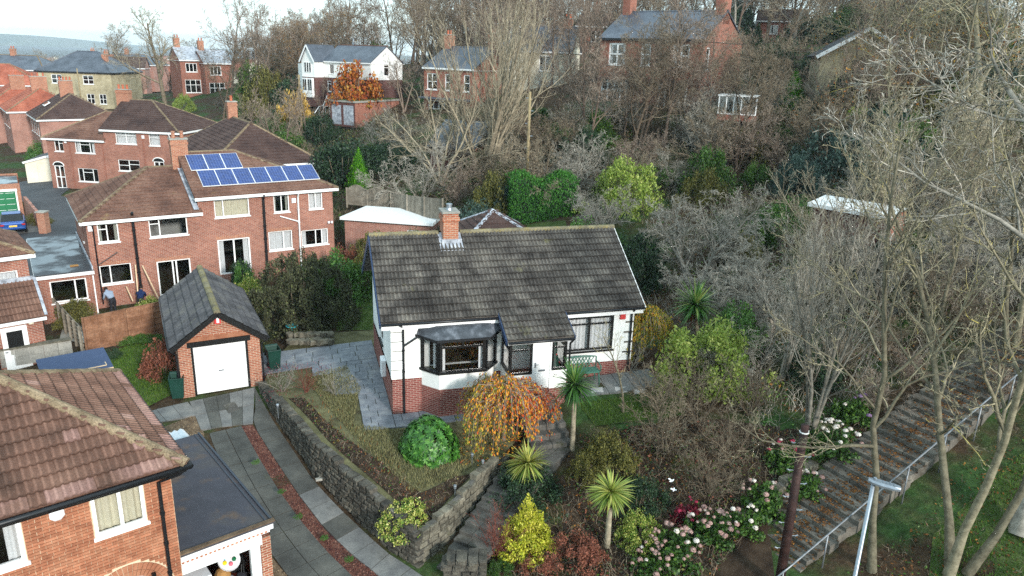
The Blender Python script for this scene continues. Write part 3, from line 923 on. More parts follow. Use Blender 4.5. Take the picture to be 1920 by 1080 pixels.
# ------------------------------------------------------------------ house kit
TILE_CACHE = {}
def tile_arrays(tw, g, prof):
    if prof == 'roman':
        us = [0, .08, .16, .27, .40, .5, .58, .66, .77, .90, 1.0]
        hs = [.012, .042, .052, .014, .006, .012, .042, .052, .014, .006, .012]
    elif prof == 'roll':
        us = [0, .18, .36, .5, .68, .86, 1.0]; hs = [.006, .034, .006, .006, .034, .006, .006]
    elif prof == 'rib':
        us = [0, .06, .10, .30, .34, .38, .62, .66, .70, .92, 1.0]; hs = [.02, .02, .006, .006, .016, .006, .006, .016, .006, .006, .02]
    else:
        us = [.012, .5, .988]; hs = [.004, .006, .004]
    lift = .042 if prof != 'flat' else .018
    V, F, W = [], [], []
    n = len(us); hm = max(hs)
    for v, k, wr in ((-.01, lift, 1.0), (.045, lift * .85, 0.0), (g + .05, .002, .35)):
        for u, h in zip(us, hs): V.append((u * tw, v, h + k)); W.append(max(wr, .75 * (1 - h / hm) ** 1.5))  # front lip rows darkened as painted shade, valleys between rolls as dirt
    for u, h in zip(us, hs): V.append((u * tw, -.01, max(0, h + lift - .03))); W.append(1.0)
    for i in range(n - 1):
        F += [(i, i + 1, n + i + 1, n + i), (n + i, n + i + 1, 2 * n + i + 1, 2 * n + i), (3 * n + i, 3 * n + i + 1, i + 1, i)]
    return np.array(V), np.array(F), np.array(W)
def set_shade_dirt(me, W):
    me.attributes.new('shade_dirt', 'FLOAT', 'POINT').data.foreach_set('value', W.astype(np.float32)); return me
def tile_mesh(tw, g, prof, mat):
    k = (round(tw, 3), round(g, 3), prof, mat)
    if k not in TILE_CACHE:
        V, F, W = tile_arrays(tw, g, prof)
        TILE_CACHE[k] = set_shade_dirt(mesh_arrays('roof_tile', V, F, mat), W)
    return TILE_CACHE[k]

def slope(parent, A, B, Cc, Dd, mat, mode='stuff', tw=.30, gauge=.33, prof='roll', thick=.1, limit=300, skip=None, matf=None, under=True, name='roof_slope'):
    """one roof plane: eave A-B, top D-C (local coordinates); laid with tiles"""
    A, B, Cc, Dd = Vector(A), Vector(B), Vector(Cc), Vector(Dd)
    u = (B - A).normalized()
    n = u.cross((Dd - A) if (Dd - A).length > .01 else (Cc - A)).normalized()
    v = n.cross(u)
    poly3 = [A, B] + ([Cc] if (Cc - Dd).length < .02 else [Cc, Dd])
    poly = [((p - A).dot(u), (p - A).dot(v)) for p in poly3]
    m = MB()
    m.extrude(poly3, -n * thick)
    ro = m.build(name, mat, parent) if under else parent
    vmax = max(p[1] for p in poly); umin = min(p[0] for p in poly); umax = max(p[0] for p in poly)
    rows = max(1, round(vmax / gauge)); g = vmax / rows
    cols = max(1, round((umax - umin) / tw)); w = (umax - umin) / cols
    M = Matrix(((u.x, v.x, n.x, 0), (u.y, v.y, n.y, 0), (u.z, v.z, n.z, 0), (0, 0, 0, 1)))
    cells = []
    for i in range(rows):
        for j in range(cols):
            cells.append((umin + j * w, i * g))
    cc = np.array(cells)
    ok = in_poly(cc + np.array((w / 2, g / 2)), poly)
    if skip: ok &= ~np.array([skip(x + w / 2, y + g / 2) for x, y in cells])
    cells = [c for c, k in zip(cells, ok) if k]
    if mode == 'objects':
        first, rest = cells[:limit], cells[limit:]
        for (x, y) in first:
            mt = matf(x, y) if matf else mat
            o = bpy.data.objects.new('roof_tile', tile_mesh(w, g, prof, mt)); COL.objects.link(o); o.parent = ro
            p = A + u * x + v * y + n * .004
            J = Matrix.Rotation(random.gauss(0, .006), 4, 'Z') @ Matrix.Rotation(random.gauss(0, .006), 4, 'Y')
            MM = M @ J
            MM.translation = p + n * random.uniform(-.001, .004) + v * random.gauss(0, .004)
            o.matrix_local = MM
    else:
        rest = cells
    if rest and mode != 'flat':
        TV, TF, TW = tile_arrays(w, g, prof)
        k = len(rest)
        off = np.array([A + u * x + v * y + n * (.004 + random.uniform(0, .003)) for x, y in rest])
        R3 = np.array([[u.x, v.x, n.x], [u.y, v.y, n.y], [u.z, v.z, n.z]])
        W3 = TV @ R3.T
        VV = (W3[None] + off[:, None]).reshape(-1, 3)
        FF = (TF[None] + (np.arange(k) * len(TV))[:, None, None]).reshape(-1, TF.shape[1])
        link('roof_tiles', set_shade_dirt(mesh_arrays('roof_tiles', VV, FF, mat, uv=True), np.tile(TW, k)), ro, kind='stuff')
    return ro, w, g

def cap_run(parent, a, b, r, mat, seg=.42, name='ridge_tile', split=True, drop=.05):
    """half round ridge or hip tiles from a to b"""
    a, b = Vector(a), Vector(b)
    d = b - a; L = d.length; d.normalize()
    s = d.cross(Vector((0, 0, 1))).normalized(); up = s.cross(d)
    n = max(1, round(L / seg)); st = L / n
    big = MB()
    for i in range(n):
        m = MB() if split else big
        p0 = a + d * (i * st) - d * .01; p1 = a + d * ((i + 1) * st) + d * .03
        o = len(m.v); K = 6
        for p, rr in ((p0, r), (p1, r * 1.06)):
            for k in range(K + 1):
                t = PI * (-.08 + 1.16 * k / K)
                m.v.append(tuple(p + s * math.cos(t) * rr + up * (math.sin(t) * rr * .8 - drop)))
        for k in range(K): m.f.append((o + k, o + k + 1, o + K + 2 + k, o + K + 1 + k)[::-1])
        m.f.append(tuple(o + k for k in range(K + 1)))
        m.f.append(tuple(o + K + 1 + k for k in reversed(range(K + 1))))
        if split: m.build(name, mat, parent)
    if not split: big.build(name, mat, parent)

class House:
    def __init__(s, name, loc, ang, W, D, H, **kw):
        s.e = empty(name, loc, R(ang), **kw)
        s.W, s.D, s.H = W, D, H
        s.ang = ang
    def pt(s, face, u, v, d=0):
        if face == 'f': return Vector((u, -d, v))
        if face == 'r': return Vector((s.W + d, u, v))
        if face == 'l': return Vector((-d, s.D - u, v))
        return Vector((s.W - u, s.D + d, v))
    def fbox(s, m, face, u0, v0, d0, u1, v1, d1):
        c = s.pt(face, (u0 + u1) / 2, (v0 + v1) / 2, (d0 + d1) / 2)
        o = s.pt(face, 0, 0, 0)
        m.obox(c, (s.pt(face, 1, 0, 0) - o) * (u1 - u0) / 2, (s.pt(face, 0, 1, 0) - o) * (v1 - v0) / 2, (s.pt(face, 0, 0, 1) - o) * (d1 - d0) / 2)
        return m
    def wall(s, face, mat, holes=(), u0=0, u1=None, v0=-.4, v1=None, name='wall', gable=None, d=0, reveal=.16, parent=None):
        if u1 is None: u1 = s.W if face in 'fb' else s.D
        if v1 is None: v1 = s.H
        us = sorted({u0, u1} | {h[0] for h in holes} | {h[2] for h in holes})
        vs = sorted({v0, v1} | {h[1] for h in holes} | {h[3] for h in holes})
        m = MB()
        P = lambda u, v, dd=0: s.pt(face, u, v, d + dd)
        for a, b in zip(us, us[1:]):
            for c, e in zip(vs, vs[1:]):
                cu, cv = (a + b) / 2, (c + e) / 2
                if any(h[0] < cu < h[2] and h[1] < cv < h[3] for h in holes): continue
                m.quad(P(a, c), P(b, c), P(b, e), P(a, e))
        for h in holes:
            a, c, b, e = h
            m.quad(P(a, c, -reveal), P(b, c, -reveal), P(b, c), P(a, c))
            m.quad(P(a, e), P(b, e), P(b, e, -reveal), P(a, e, -reveal))
            m.quad(P(a, c), P(a, e), P(a, e, -reveal), P(a, c, -reveal))
            m.quad(P(b, c, -reveal), P(b, e, -reveal), P(b, e), P(b, c))
        if gable is not None:
            gu, gvz = gable
            m.poly([P(u0, v1), P(u1, v1), P(gu, gvz)])
        return m.build(name, mat, parent or s.e)
    def window(s, face, u0, v0, u1, v1, cols=(1, 1), transom=None, frame='white_trim', fw=.06, d=-.06, sill=True, curtain=None, style='full', sillmat=None, name='window', interior=None):
        """frame with mullions; each light has its own pane"""
        m = MB(); th = .06
        B = lambda a, b, c, e, x=0: s.fbox(m, face, a, b, d - th + x, c, e, d + x)
        B(u0, v0, u1, v0 + fw); B(u0, v1 - fw, u1, v1); B(u0, v0 + fw, u0 + fw, v1 - fw); B(u1 - fw, v0 + fw, u1, v1 - fw)
        tot = sum(cols); x = u0; panes = []
        for i, c in enumerate(cols):
            e = x + (u1 - u0) * c / tot
            if i: B(x - fw * .5, v0 + fw, x + fw * .5, v1 - fw, .003)
            l = x + (fw if i == 0 else fw * .5); r_ = e - (fw if i == len(cols) - 1 else fw * .5)
            tr = transom[i] if transom else None
            if tr:
                tv = v0 + (v1 - v0) * tr
                B(l, tv - fw * .4, r_, tv + fw * .4, .002)
                panes += [(l, v0 + fw, r_, tv - fw * .4), (l, tv + fw * .4, r_, v1 - fw)]
            else: panes.append((l, v0 + fw, r_, v1 - fw))
            x = e
        w = m.build(name, frame, s.e)
        for (a, b, c, e) in panes:
            q = MB(); s.fbox(q, face, a - .01, b - .01, d - .035, c + .01, e + .01, d - .028)
            q.build('pane', 'glass', w)
        if sill:
            q = MB(); s.fbox(q, face, u0 - .05, v0 - .07, -.02, u1 + .05, v0 - .003, .07)
            q.build('sill', sillmat or frame, w)
        if curtain:
            q = MB()
            runs = [(u0 + .04, u1 - .04)] if style == 'full' else [(u0 + .04, u0 + (u1 - u0) * .2), (u1 - (u1 - u0) * .2, u1 - .04)]
            for a, b in runs:
                k = max(4, int((b - a) / .05))
                pts = [(a + (b - a) * i / k, d - .16 - .03 * math.sin(i * 1.9) - random.uniform(0, .012)) for i in range(k + 1)]
                for (x0, d0), (x1, d1) in zip(pts, pts[1:]):
                    q.quad(s.pt(face, x0, v0 + .02, d0), s.pt(face, x1, v0 + .02, d1), s.pt(face, x1, v1, d1), s.pt(face, x0, v1, d0))
            q.build('curtain', curtain, w)
        if interior:
            q = MB(); s.fbox(q, face, u0 - .3, v0 - .4, -2.2, u1 + .3, v1 + .3, -2.1); q.build('room_wall', interior, w)
        return w
    def room(s, mat='room_dark'):
        m = MB(); m.box(.3, .3, s.H * .48, s.W - .3, s.D - .3, s.H * .48 + .1); m.box(.3, .3, -.05, s.W - .3, s.D - .3, .05)
        m.box(.3, s.D * .5, .06, s.W - .3, s.D * .5 + .1, s.H * .47); m.box(.3, s.D * .5, s.H * .48 + .11, s.W - .3, s.D * .5 + .1, s.H - .1)
        m.build('interior', mat, s.e)
    def gutter(s, a, b, mat='black_gutter', r=.055, name='gutter'):
        m = MB(); m.tube([a, b], r, 8); return m.build(name, mat, s.e, smooth=True)
    def pipe(s, pts, mat='black_gutter', r=.04, name='downpipe', brackets=True):
        m = MB(); m.tube(pts, r, 8)
        if brackets:
            a, b = Vector(pts[-2]), Vector(pts[-1]); L = (b - a).length
            for k in range(1, max(2, int(L / .8))):
                p = a + (b - a) * (k / max(2, int(L / .8)))
                m.tube([p - Vector((0, 0, .035)), p + Vector((0, 0, .035))], r * 1.35, 8)
        return m.build(name, mat, s.e, smooth=False)
    def chimney(s, x, y, z0, z1, w, d, pots=2, mat='brick_chimney', potmat='pot_clay', flash=True, parent=None, corbel=True):
        m = MB(); m.box(x - w / 2, y - d / 2, z0, x + w / 2, y + d / 2, z1)
        if corbel: m.box(x - w / 2 - .04, y - d / 2 - .04, z1 - .3, x + w / 2 + .04, y + d / 2 + .04, z1 - .15)
        c = m.build('chimney', mat, parent or s.e)
        m = MB(); m.box(x - w / 2 - .05, y - d / 2 - .05, z1, x + w / 2 + .05, y + d / 2 + .05, z1 + .08); m.build('cap', 'concrete', c)
        for k in range(pots):
            px = x + (k - (pots - 1) / 2) * (w / max(1, pots)) if w >= d else x
            py = y if w >= d else y + (k - (pots - 1) / 2) * (d / max(1, pots))
            m = MB(); m.lathe([(.12, 0), (.10, .25), (.10, .36), (.125, .36), (.125, .42), (.08, .42), (.08, .3)], (px, py, z1 + .08), 10); m.build('pot', potmat, c, smooth=False)
        return c
    def hip_roof(s, rise, axis='x', over=.3, mat='tile_brown', mode='stuff', hips=(True, True), z=None, x0=0, x1=None, y0=0, y1=None, prof='roll', capmat='ridge_tan', fascia='white_paint', run=None, tw=.3, gauge=.34, name='roof', sides='frlb'):
        x1 = s.W if x1 is None else x1; y1 = s.D if y1 is None else y1
        z = s.H if z is None else z
        X0, X1, Y0, Y1 = x0 - over * (1 if hips[0] or axis == 'y' else .6), x1 + over * (1 if hips[1] or axis == 'y' else .6), y0 - over, y1 + over
        if axis == 'x':
            ym = (Y0 + Y1) / 2; run = run or (Y1 - Y0) / 2
            a = Vector((X0 + (run if hips[0] else 0), ym, z + rise)); b = Vector((X1 - (run if hips[1] else 0), ym, z + rise))
        else:
            xm = (X0 + X1) / 2; run = run or (X1 - X0) / 2
            a = Vector((xm, Y0 + (run if hips[0] else 0), z + rise)); b = Vector((xm, Y1 - (run if hips[1] else 0), z + rise))
        c00, c10, c11, c01 = Vector((X0, Y0, z)), Vector((X1, Y0, z)), Vector((X1, Y1, z)), Vector((X0, Y1, z))
        root = MB(); root.bar(a, b, .06, .06); root = root.build(name, mat, s.e)
        kw = dict(mat=mat, mode=mode, prof=prof, tw=tw, gauge=gauge)
        if axis == 'x':
            if 'f' in sides: slope(root, c00, c10, b, a, **kw)
            if 'b' in sides: slope(root, c11, c01, a, b, **dict(kw, mode='flat'))
            if hips[0] and 'l' in sides: slope(root, c01, c00, a, a, **kw)
            if hips[1] and 'r' in sides: slope(root, c10, c11, b, b, **kw)
            hp = ([(c00, a), (c01, a)] if hips[0] else []) + ([(c10, b), (c11, b)] if hips[1] else [])
        else:
            if 'l' in sides: slope(root, c01, c00, a, b, **kw)
            if 'r' in sides: slope(root, c10, c11, b, a, **kw)
            if hips[0] and 'f' in sides: slope(root, c00, c10, a, a, **kw)
            if hips[1] and 'b' in sides: slope(root, c11, c01, b, b, **dict(kw, mode='flat'))
            hp = ([(c00, a), (c10, a)] if hips[0] else []) + ([(c11, b), (c01, b)] if hips[1] else [])
        cap_run(root, a, b, .13, capmat, split=False, name='ridge_tiles')
        for p, q in hp: cap_run(root, p + Vector((0, 0, .04)), q + Vector((0, 0, .02)), .12, capmat, split=False, name='hip_tiles')
        m = MB()
        e = .012
        for p, q in ((c00, c10), (c10, c11), (c11, c01), (c01, c00)):
            if (axis == 'x' and ((p, q) == (c10, c11) and not hips[1] or (p, q) == (c01, c00) and not hips[0])): continue
            if (axis == 'y' and ((p, q) == (c00, c10) and not hips[0] or (p, q) == (c11, c01) and not hips[1])): continue
            m.bar(p - Vector((0, 0, .1 + e)), q - Vector((0, 0, .1 + e)), .03, .18)
        m.build('fascia', fascia, root)
        m = MB(); m.box(X0 + .02, Y0 + .02, z - .2, X1 - .02, Y1 - .02, z - .16); m.build('soffit', fascia, root)
        return root, (c00, c10, c11, c01, a, b)
    def barge(s, parent, pts, mat, w=.04, h=.2):
        m = MB()
        for p, q in zip(pts, pts[1:]): m.bar(Vector(p) - Vector((0, 0, h * .5)), Vector(q) - Vector((0, 0, h * .5)), w, h)
        m.build('bargeboard', mat, parent)

# ================================================================== BUNGALOW
B = House('bungalow', (-4.3, 25.18, .5), 16.4, 9.55, 6.7, 3.62, label='white rendered bungalow with dark tiled roof, brick plinth and bay window', cat='bungalow')
PL = 1.42
w_main = (6.72, 1.95, 8.70, 3.36)
bay = (1.08, 3.92, .62)
B.wall('f', 'render_white', [w_main, (1.4, 1.85, 3.6, 3.1)], 0, 9.55, PL)
B.wall('f', 'brick_plinth', v0=-.5, v1=PL, name='plinth', d=.012)
B.wall('l', 'render_white', [(3.0, 1.7, 3.9, 2.9)], v0=PL, gable=(3.35, 5.95))
B.wall('l', 'brick_plinth', v0=-.5, v1=PL - .15, name='plinth', d=.012)
B.wall('r', 'render_white', v0=-.4, gable=(3.35, 5.95))
B.wall('b', 'render_white', v0=-.4)
B.room()
# tile hung triangle of the left gable
m = MB(); m.add([B.pt('l', 1.6, 4.55, .03), B.pt('l', 5.1, 4.55, .03), B.pt('l', 3.35, 5.95, .03), B.pt('l', 1.6, 4.55, 0), B.pt('l', 5.1, 4.55, 0)], [(0, 1, 2), (3, 4, 1, 0)])
m.build('gable_tile_hanging', 'tile_charcoal', B.e)
# roof
EZ, RZ = 3.72, 6.12
k_ = (RZ - EZ) / 3.58
xa, xb = -.40, 9.86
yf, yr, yb = -.22, 3.36, 6.94
roof = MB(); roof.box(xa + .3, yr - .05, RZ - .25, xb - .3, yr + .05, RZ - .17)
roof = roof.build('roof', 'tile_grey', B.e)
chim_u = (2.35, 3.22)
sk = lambda u, v: (chim_u[0] - xa < u < chim_u[1] - xa) and v > 3.78
slope(roof, (xa, yf, EZ), (xb, yf, EZ), (xb, yr, RZ), (xa, yr, RZ), 'tile_grey', 'objects', .302, .332, 'roman', limit=300, skip=sk)
slope(roof, (xb, yb, EZ), (xa, yb, EZ), (xa, yr, RZ), (xb, yr, RZ), 'tile_grey', 'stuff', .302, .332, 'roll')
cap_run(roof, (xa, yr, RZ + .03), (2.3, yr, RZ + .03), .13, 'ridge_mossy')
cap_run(roof, (3.2, yr, RZ + .03), (xb, yr, RZ + .03), .13, 'ridge_mossy')
B.barge(roof, [(xa - .02, yf, EZ), (xa - .02, yr, RZ), (xa - .02, yb, EZ)], 'navy_trim', .045, .24)
B.barge(roof, [(xb + .02, yf, EZ), (xb + .02, yr, RZ), (xb + .02, yb, EZ)], 'white_paint', .045, .2)
m = MB(); m.box(xa + .03, yf + .03, EZ - .28, 4.05, yf + .06, EZ - .10); m.box(6.42, yf + .03, EZ - .28, xb - .03, yf + .06, EZ - .10); m.box(xa + .05, yf + .06, EZ - .24, xb - .05, .0, EZ - .2)
m.build('fascia', 'white_paint', roof)
B.gutter((xa + .02, yf - .05, EZ - .05), (4.05, yf - .05, EZ - .07)); B.gutter((6.45, yf - .05, EZ - .07), (xb, yf - .05, EZ - .05))
# chimney
ch = B.chimney(2.74, 3.2, 5.3, 6.98, .6, .76, 0, 'brick_chimney')
m = MB(); m.lathe([(.13, 0), (.11, .08), (.11, .2), (.13, .2), (.13, .24), (.05, .26)], (2.74, 3.2, 7.06), 10); m.build('pot', 'metal_grey', ch)
m = MB()
fl = .55
for (ax_, bx_, ay_, by_) in ((2.3, 3.26, 2.52, 2.86),):
    zz = lambda y: EZ + (y - yf) * k_ + .055
    m.add([(2.28, 2.5, zz(2.5)), (3.2, 2.5, zz(2.5)), (3.2, 3.3, zz(3.3)), (2.28, 3.3, zz(3.3)), (2.28, 2.5, zz(2.5) - .03), (3.2, 2.5, zz(2.5) - .03)], [(0, 1, 2, 3), (4, 5, 1, 0)])
    m.box(2.38, 2.79, zz(2.8), 3.18, 2.825, zz(2.8) + .16)
m.build('flashing', 'lead', ch)
# big window with net curtain
B.window('f', *w_main, cols=(1, 1.05), transom=(.78, .78), frame='black_paint', fw=.085, curtain='curtain_white', d=-.02, name='window')
# left side window
B.window('l', 3.0, 1.7, 3.9, 2.9, cols=(1,), frame='black_paint', fw=.08, curtain='curtain_grey')
# bay
b0, b1, bp = bay
fa, fb = b0 + .56, b1 - .56
bz0, bz1 = 1.83, 3.06
def bay_poly(g=0): return [(b0 - g, 0), (fa - g * .4, -bp - g), (fb + g * .4, -bp - g), (b1 + g, 0)]
def bay_shell(z0, z1, mat, name, g=0.0):
    m = MB(); p = bay_poly(g)
    for a, b in zip(p, p[1:]): m.quad((a[0], a[1], z0), (b[0], b[1], z0), (b[0], b[1], z1), (a[0], a[1], z1))
    m.poly([(q[0], q[1], z1) for q in p]); m.poly([(q[0], q[1], z0) for q in reversed(p)])
    return m.build(name, mat, B.e)
bay_shell(-.5, 1.14, 'brick_plinth', 'bay_plinth', .012); bay_shell(1.142, bz0 - .06, 'render_white', 'bay_wall')
m = MB(); p = bay_poly(.09)
m.prism([(q[0], q[1]) for q in p], bz0 - .08, bz0 + .02); m.prism([(q[0], q[1]) for q in bay_poly(.03)], bz1 - .02, bz1 + .06)
bw = m.build('bay_window', 'black_paint', B.e)
pp = bay_poly(0)
for si, (a, b) in enumerate(zip(pp, pp[1:])):
    a, b = Vector((a[0], a[1], 0)), Vector((b[0], b[1], 0)); d = (b - a).normalized(); L = (b - a).length; nrm = Vector((d.y, -d.x, 0))
    m = MB(); hw = .055
    zc = (bz0 + bz1) / 2
    for t in (hw, L - hw): m.obox(a + d * t + Vector((0, 0, zc)), d * hw, nrm * .04, Vector((0, 0, (bz1 - bz0) / 2)))
    if si == 1:
        tz_ = bz0 + (bz1 - bz0) * .78
        m.obox(a + d * L / 2 + Vector((0, 0, tz_)), d * (L / 2 - hw * 2), nrm * .035, Vector((0, 0, .032)))
        m.obox(a + d * L / 2 + Vector((0, 0, (tz_ + bz1) / 2 + .016)), d * .035, nrm * .036, Vector((0, 0, (bz1 - tz_) / 2 - .02)))
    m.build('frame', 'black_paint', bw)
    m = MB(); m.obox(a + d * L / 2 + Vector((0, 0, zc)), d * (L / 2 - hw * 1.9), nrm * .004, Vector((0, 0, (bz1 - bz0) / 2 - .03))); m.build('pane', 'glass', bw)
    if si != 1:
        m = MB(); m.obox(a + d * (L * .62 if si == 0 else L * .38) - nrm * .14 + Vector((0, 0, zc)), d * .05, nrm * .03, Vector((0, 0, .55))); m.build('curtain', 'curtain_white', bw)
m = MB()
for x in (fa + .14, fb - .14): m.box(x - .09, -bp + .12, bz0 + .02, x + .09, -bp + .18, bz1 - .3)
m.build('curtain', 'curtain_white', bw)
# curved lead roof of the bay
m = MB()
top = [(b0 + .02, -.02), (b0 + .62, -.06), (b1 - .62, -.06), (b1 - .02, -.02)]
outer = [(b0 - .2, .02), (fa - .14, -bp - .2), (fb + .14, -bp - .2), (b1 + .2, .02)]
NS = 5
rings = []
for k in range(NS + 1):
    t = k / NS
    rings.append([(o_[0] * (1 - t) + q[0] * t, o_[1] * (1 - t) + q[1] * t, bz1 + .08 + .36 * math.sin(t * PI / 2) ** .9) for o_, q in zip(outer, top)])
o = 0
for rg in rings: m.v += rg
for k in range(NS):
    for i in range(3): m.f.append((k * 4 + i, k * 4 + i + 1, k * 4 + 5 + i, k * 4 + 4 + i))
br = m.build('bay_roof', 'lead_dark', B.e, smooth=True)
m = MB()
for a, b in zip(outer, outer[1:]): m.bar((a[0], a[1], bz1 + .05), (b[0], b[1], bz1 + .05), .07, .09)
m.build('gutter', 'black_gutter', br)
m = MB(); m.box(b0 - .05, -.05, bz1 + .42, b1 + .05, -.012, bz1 + .56); m.build('lead_upstand', 'black_gutter', br)
# thing on the table inside the bay
t = empty('dining_table', (0, 0, 0), label='small dining table with white cloth seen through the bay window', cat='table')
t.matrix_world = B.e.matrix_basis
m = MB(); m.box(2.0, .1, 1.72, 2.75, 1.0, 1.78); m.box(1.98, .08, 1.5, 2.77, .1, 1.76); m.build('table_cloth', 'curtain_white', t)
m = MB()
for x in (2.08, 2.67):
    for y in (.18, .92): m.box(x - .03, y - .03, 1.0, x + .03, y + .03, 1.72)
m.build('leg', 'wood_brown', t)
m = MB(); m.box(2.3, .35, 1.782, 2.45, .5, 1.9); m.build('ornament', 'black_paint', t)
t2 = empty('dining_chair', (0, 0, 0), label='brown wooden chair behind the table in the bay window', cat='chair')
t2.matrix_world = B.e.matrix_basis
m = MB(); m.box(2.85, .55, 1.4, 3.2, .9, 1.45); m.build('seat', 'wood_brown', t2)
m = MB()
for y in (.57, .72, .86): m.box(3.17, y - .02, 1.45, 3.2, y + .02, 2.05)
m.box(3.165, .55, 2.0, 3.205, .9, 2.12); m.build('backrest', 'wood_brown', t2)
m = MB()
for x in (2.88, 3.17):
    for y in (.58, .87): m.box(x - .02, y - .02, 1.0, x + .02, y + .02, 1.4)
m.build('leg', 'wood_brown', t2)
# porch
p0, p1, pv, pf = 4.12, 6.36, 1.22, 1.08     # left, right, projection, floor level
pe = EZ - (pv + .2 - .22) * k_ * .55
m = MB(); m.box(p0, -pv, -.5, p1, -.02, pf); m.build('porch_base', 'brick_plinth', B.e)
pr0 = MB(); pr0.box(p0 - .05, -.1, EZ - .15, p1 + .05, 0, EZ - .08); pr = pr0.build('porch_roof', 'tile_grey', B.e)
pA = (p0 - .16, -pv - .2, 3.17); pB = (p1 + .16, -pv - .2, 3.17); tyy = -.06; tzz = EZ + .13
slope(pr, pA, pB, (p1 + .16, tyy, tzz), (p0 - .16, tyy, tzz), 'tile_grey', 'objects', .302, .332, 'roman', limit=80)
B.barge(pr, [(p0 - .18, -pv - .2, 3.19), (p0 - .18, tyy, tzz)], 'navy_trim', .04, .2); B.barge(pr, [(p1 + .18, -pv - .2, 3.19), (p1 + .18, tyy, tzz)], 'navy_trim', .04, .2)
m = MB(); m.box(p0 - .12, -pv - .16, 3.0, p1 + .12, -pv - .13, 3.13); m.build('fascia', 'white_paint', pr)
B.gutter((p0 - .1, -pv - .25, 3.1), (p1 + .14, -pv - .25, 3.1))
m = MB()
sg = [(p0, -pv, 3.05), (p0, 0, 3.05), (p0, 0, EZ)]
m.add([(p0, -pv, 3.05), (p0, 0, 3.05), (p0, 0, EZ + .1)], [(0, 2, 1)]); m.add([(p1, -pv, 3.05), (p1, 0, 3.05), (p1, 0, EZ + .1)], [(0, 1, 2)])
m.build('porch_cheeks', 'render_white', B.e, kind='stuff')
for q_ in ((p0, -pv, pf, 5.0, -pv + .12, 1.72), (5.74, -pv, pf, p1, -pv + .12, 1.8), (p0, -pv + .12, pf, p0 + .12, 0, 1.72), (p1 - .12, -pv + .12, pf, p1, 0, 1.8)): MB().box(*q_).build('porch_wall', 'render_white', B.e)
def porch_win(face, a, b, z0, z1, tr=.72):
    m = MB(); fw = .075
    if face == 'f':
        bx = lambda x0, za, x1, zb, e=0: m.box(x0, -pv + .02 - e, za, x1, -pv + .1, zb)
    else:
        X = p0 if face == 'l' else p1 - .1
        bx = lambda y0, za, y1, zb, e=0: m.box(X - e + .005, y0, za, X + .095, y1, zb)
    bx(a, z0, b, z0 + fw, .03); bx(a, z1 - fw, b, z1); bx(a, z0 + fw, a + fw, z1 - fw); bx(b - fw, z0 + fw, b, z1 - fw); tv = z0 + (z1 - z0) * tr; bx(a + fw, tv - .025, b - fw, tv + .025)
    w = m.build('porch_window', 'black_paint', B.e)
    m = MB(); fw2 = fw - .01
    if face == 'f': m.box(a + fw2, -pv + .05, z0 + fw2, b - fw2, -pv + .06, z1 - fw2)
    else: m.box(X + .04, a + fw2, z0 + fw2, X + .05, b - fw2, z1 - fw2)
    m.build('pane', 'glass', w)
porch_win('f', p0 + .02, 4.98, 1.72, 3.05); porch_win('f', 5.76, p1 - .02, 1.8, 3.05)
porch_win('l', -pv + .12, -.04, 1.72, 3.05); porch_win('r', -pv + .12, -.04, 1.8, 3.05)
m = MB(); m.box(5.0, -pv - .01, pf, 5.06, -pv + .1, 3.05); m.box(5.68, -pv - .01, pf, 5.74, -pv + .1, 3.05); m.box(5.06, -pv - .01, 2.98, 5.68, -pv + .1, 3.05)
dr = m.build('door', 'white_trim', B.e)
m = MB(); m.box(5.065, -pv + .02, pf + .02, 5.675, -pv + .07, 2.975)
for (za, zb) in ((1.25, 1.75), (1.95, 2.85)): m.box(5.15, -pv + .005, za, 5.59, -pv + .018, zb)
m.build('leaf', 'white_trim', dr)
m = MB(); m.box(5.1, -pv - .035, 1.98, 5.13, -pv + .02, 2.16); m.box(5.1, -pv - .05, 2.08, 5.24, -pv - .03, 2.1); m.build('handle', 'metal_grey', dr)
m = MB(); m.box(5.25, -pv - .01, 1.8, 5.5, -pv + .004, 1.87); m.build('letterbox', 'metal_grey', dr)
# house number on the porch wall
def text_obj(body, size, mat, parent, loc, rot, name, ext=.002, align='CENTER'):
    cu = bpy.data.curves.new(name, 'FONT'); cu.body = body; cu.size = size; cu.extrude = ext; cu.align_x = align; cu.resolution_u = 3
    cu.materials.append(MATS[mat])
    tmp = bpy.data.objects.new(name, cu); COL.objects.link(tmp)
    me = bpy.data.meshes.new_from_object(tmp.evaluated_get(bpy.context.evaluated_depsgraph_get()))
    bpy.data.objects.remove(tmp)
    o = link(name, me, parent); o.location = loc; o.rotation_euler = rot
    return o
text_obj('21', .17, 'black_paint', B.e, (5.9, -pv - .004, 1.55), (PI / 2, 0, 0), 'house_number')
# christmas tree in the porch
xt = empty('christmas_tree', (0, 0, 0), label='small decorated christmas tree behind the right porch window', cat='tree'); xt.matrix_world = B.e.matrix_basis
m = MB(); m.lathe([(.26, 0), (.3, .05), (.14, .45), (.2, .46), (.08, .85), (.13, .86), (.02, 1.25)], (6.0, -.75, 1.55), 9); m.build('crown', 'bin_green', xt)
m = MB()
for k in range(16):
    a = k * 2.4; z = k / 16; rr = .29 * (1 - z) + .02
    m.lathe([(.0, -.035), (.03, -.02), (.035, .01), (.0, .035)], (6.0 + math.cos(a) * rr, -.75 + math.sin(a) * rr, 1.62 + z * 1.05), 6)
m.build('bauble', 'red_box', xt)
m = MB(); m.tube([(6.0, -.75, 1.05), (6.0, -.75, 1.6)], .03, 6); m.build('trunk', 'wood_brown', xt)
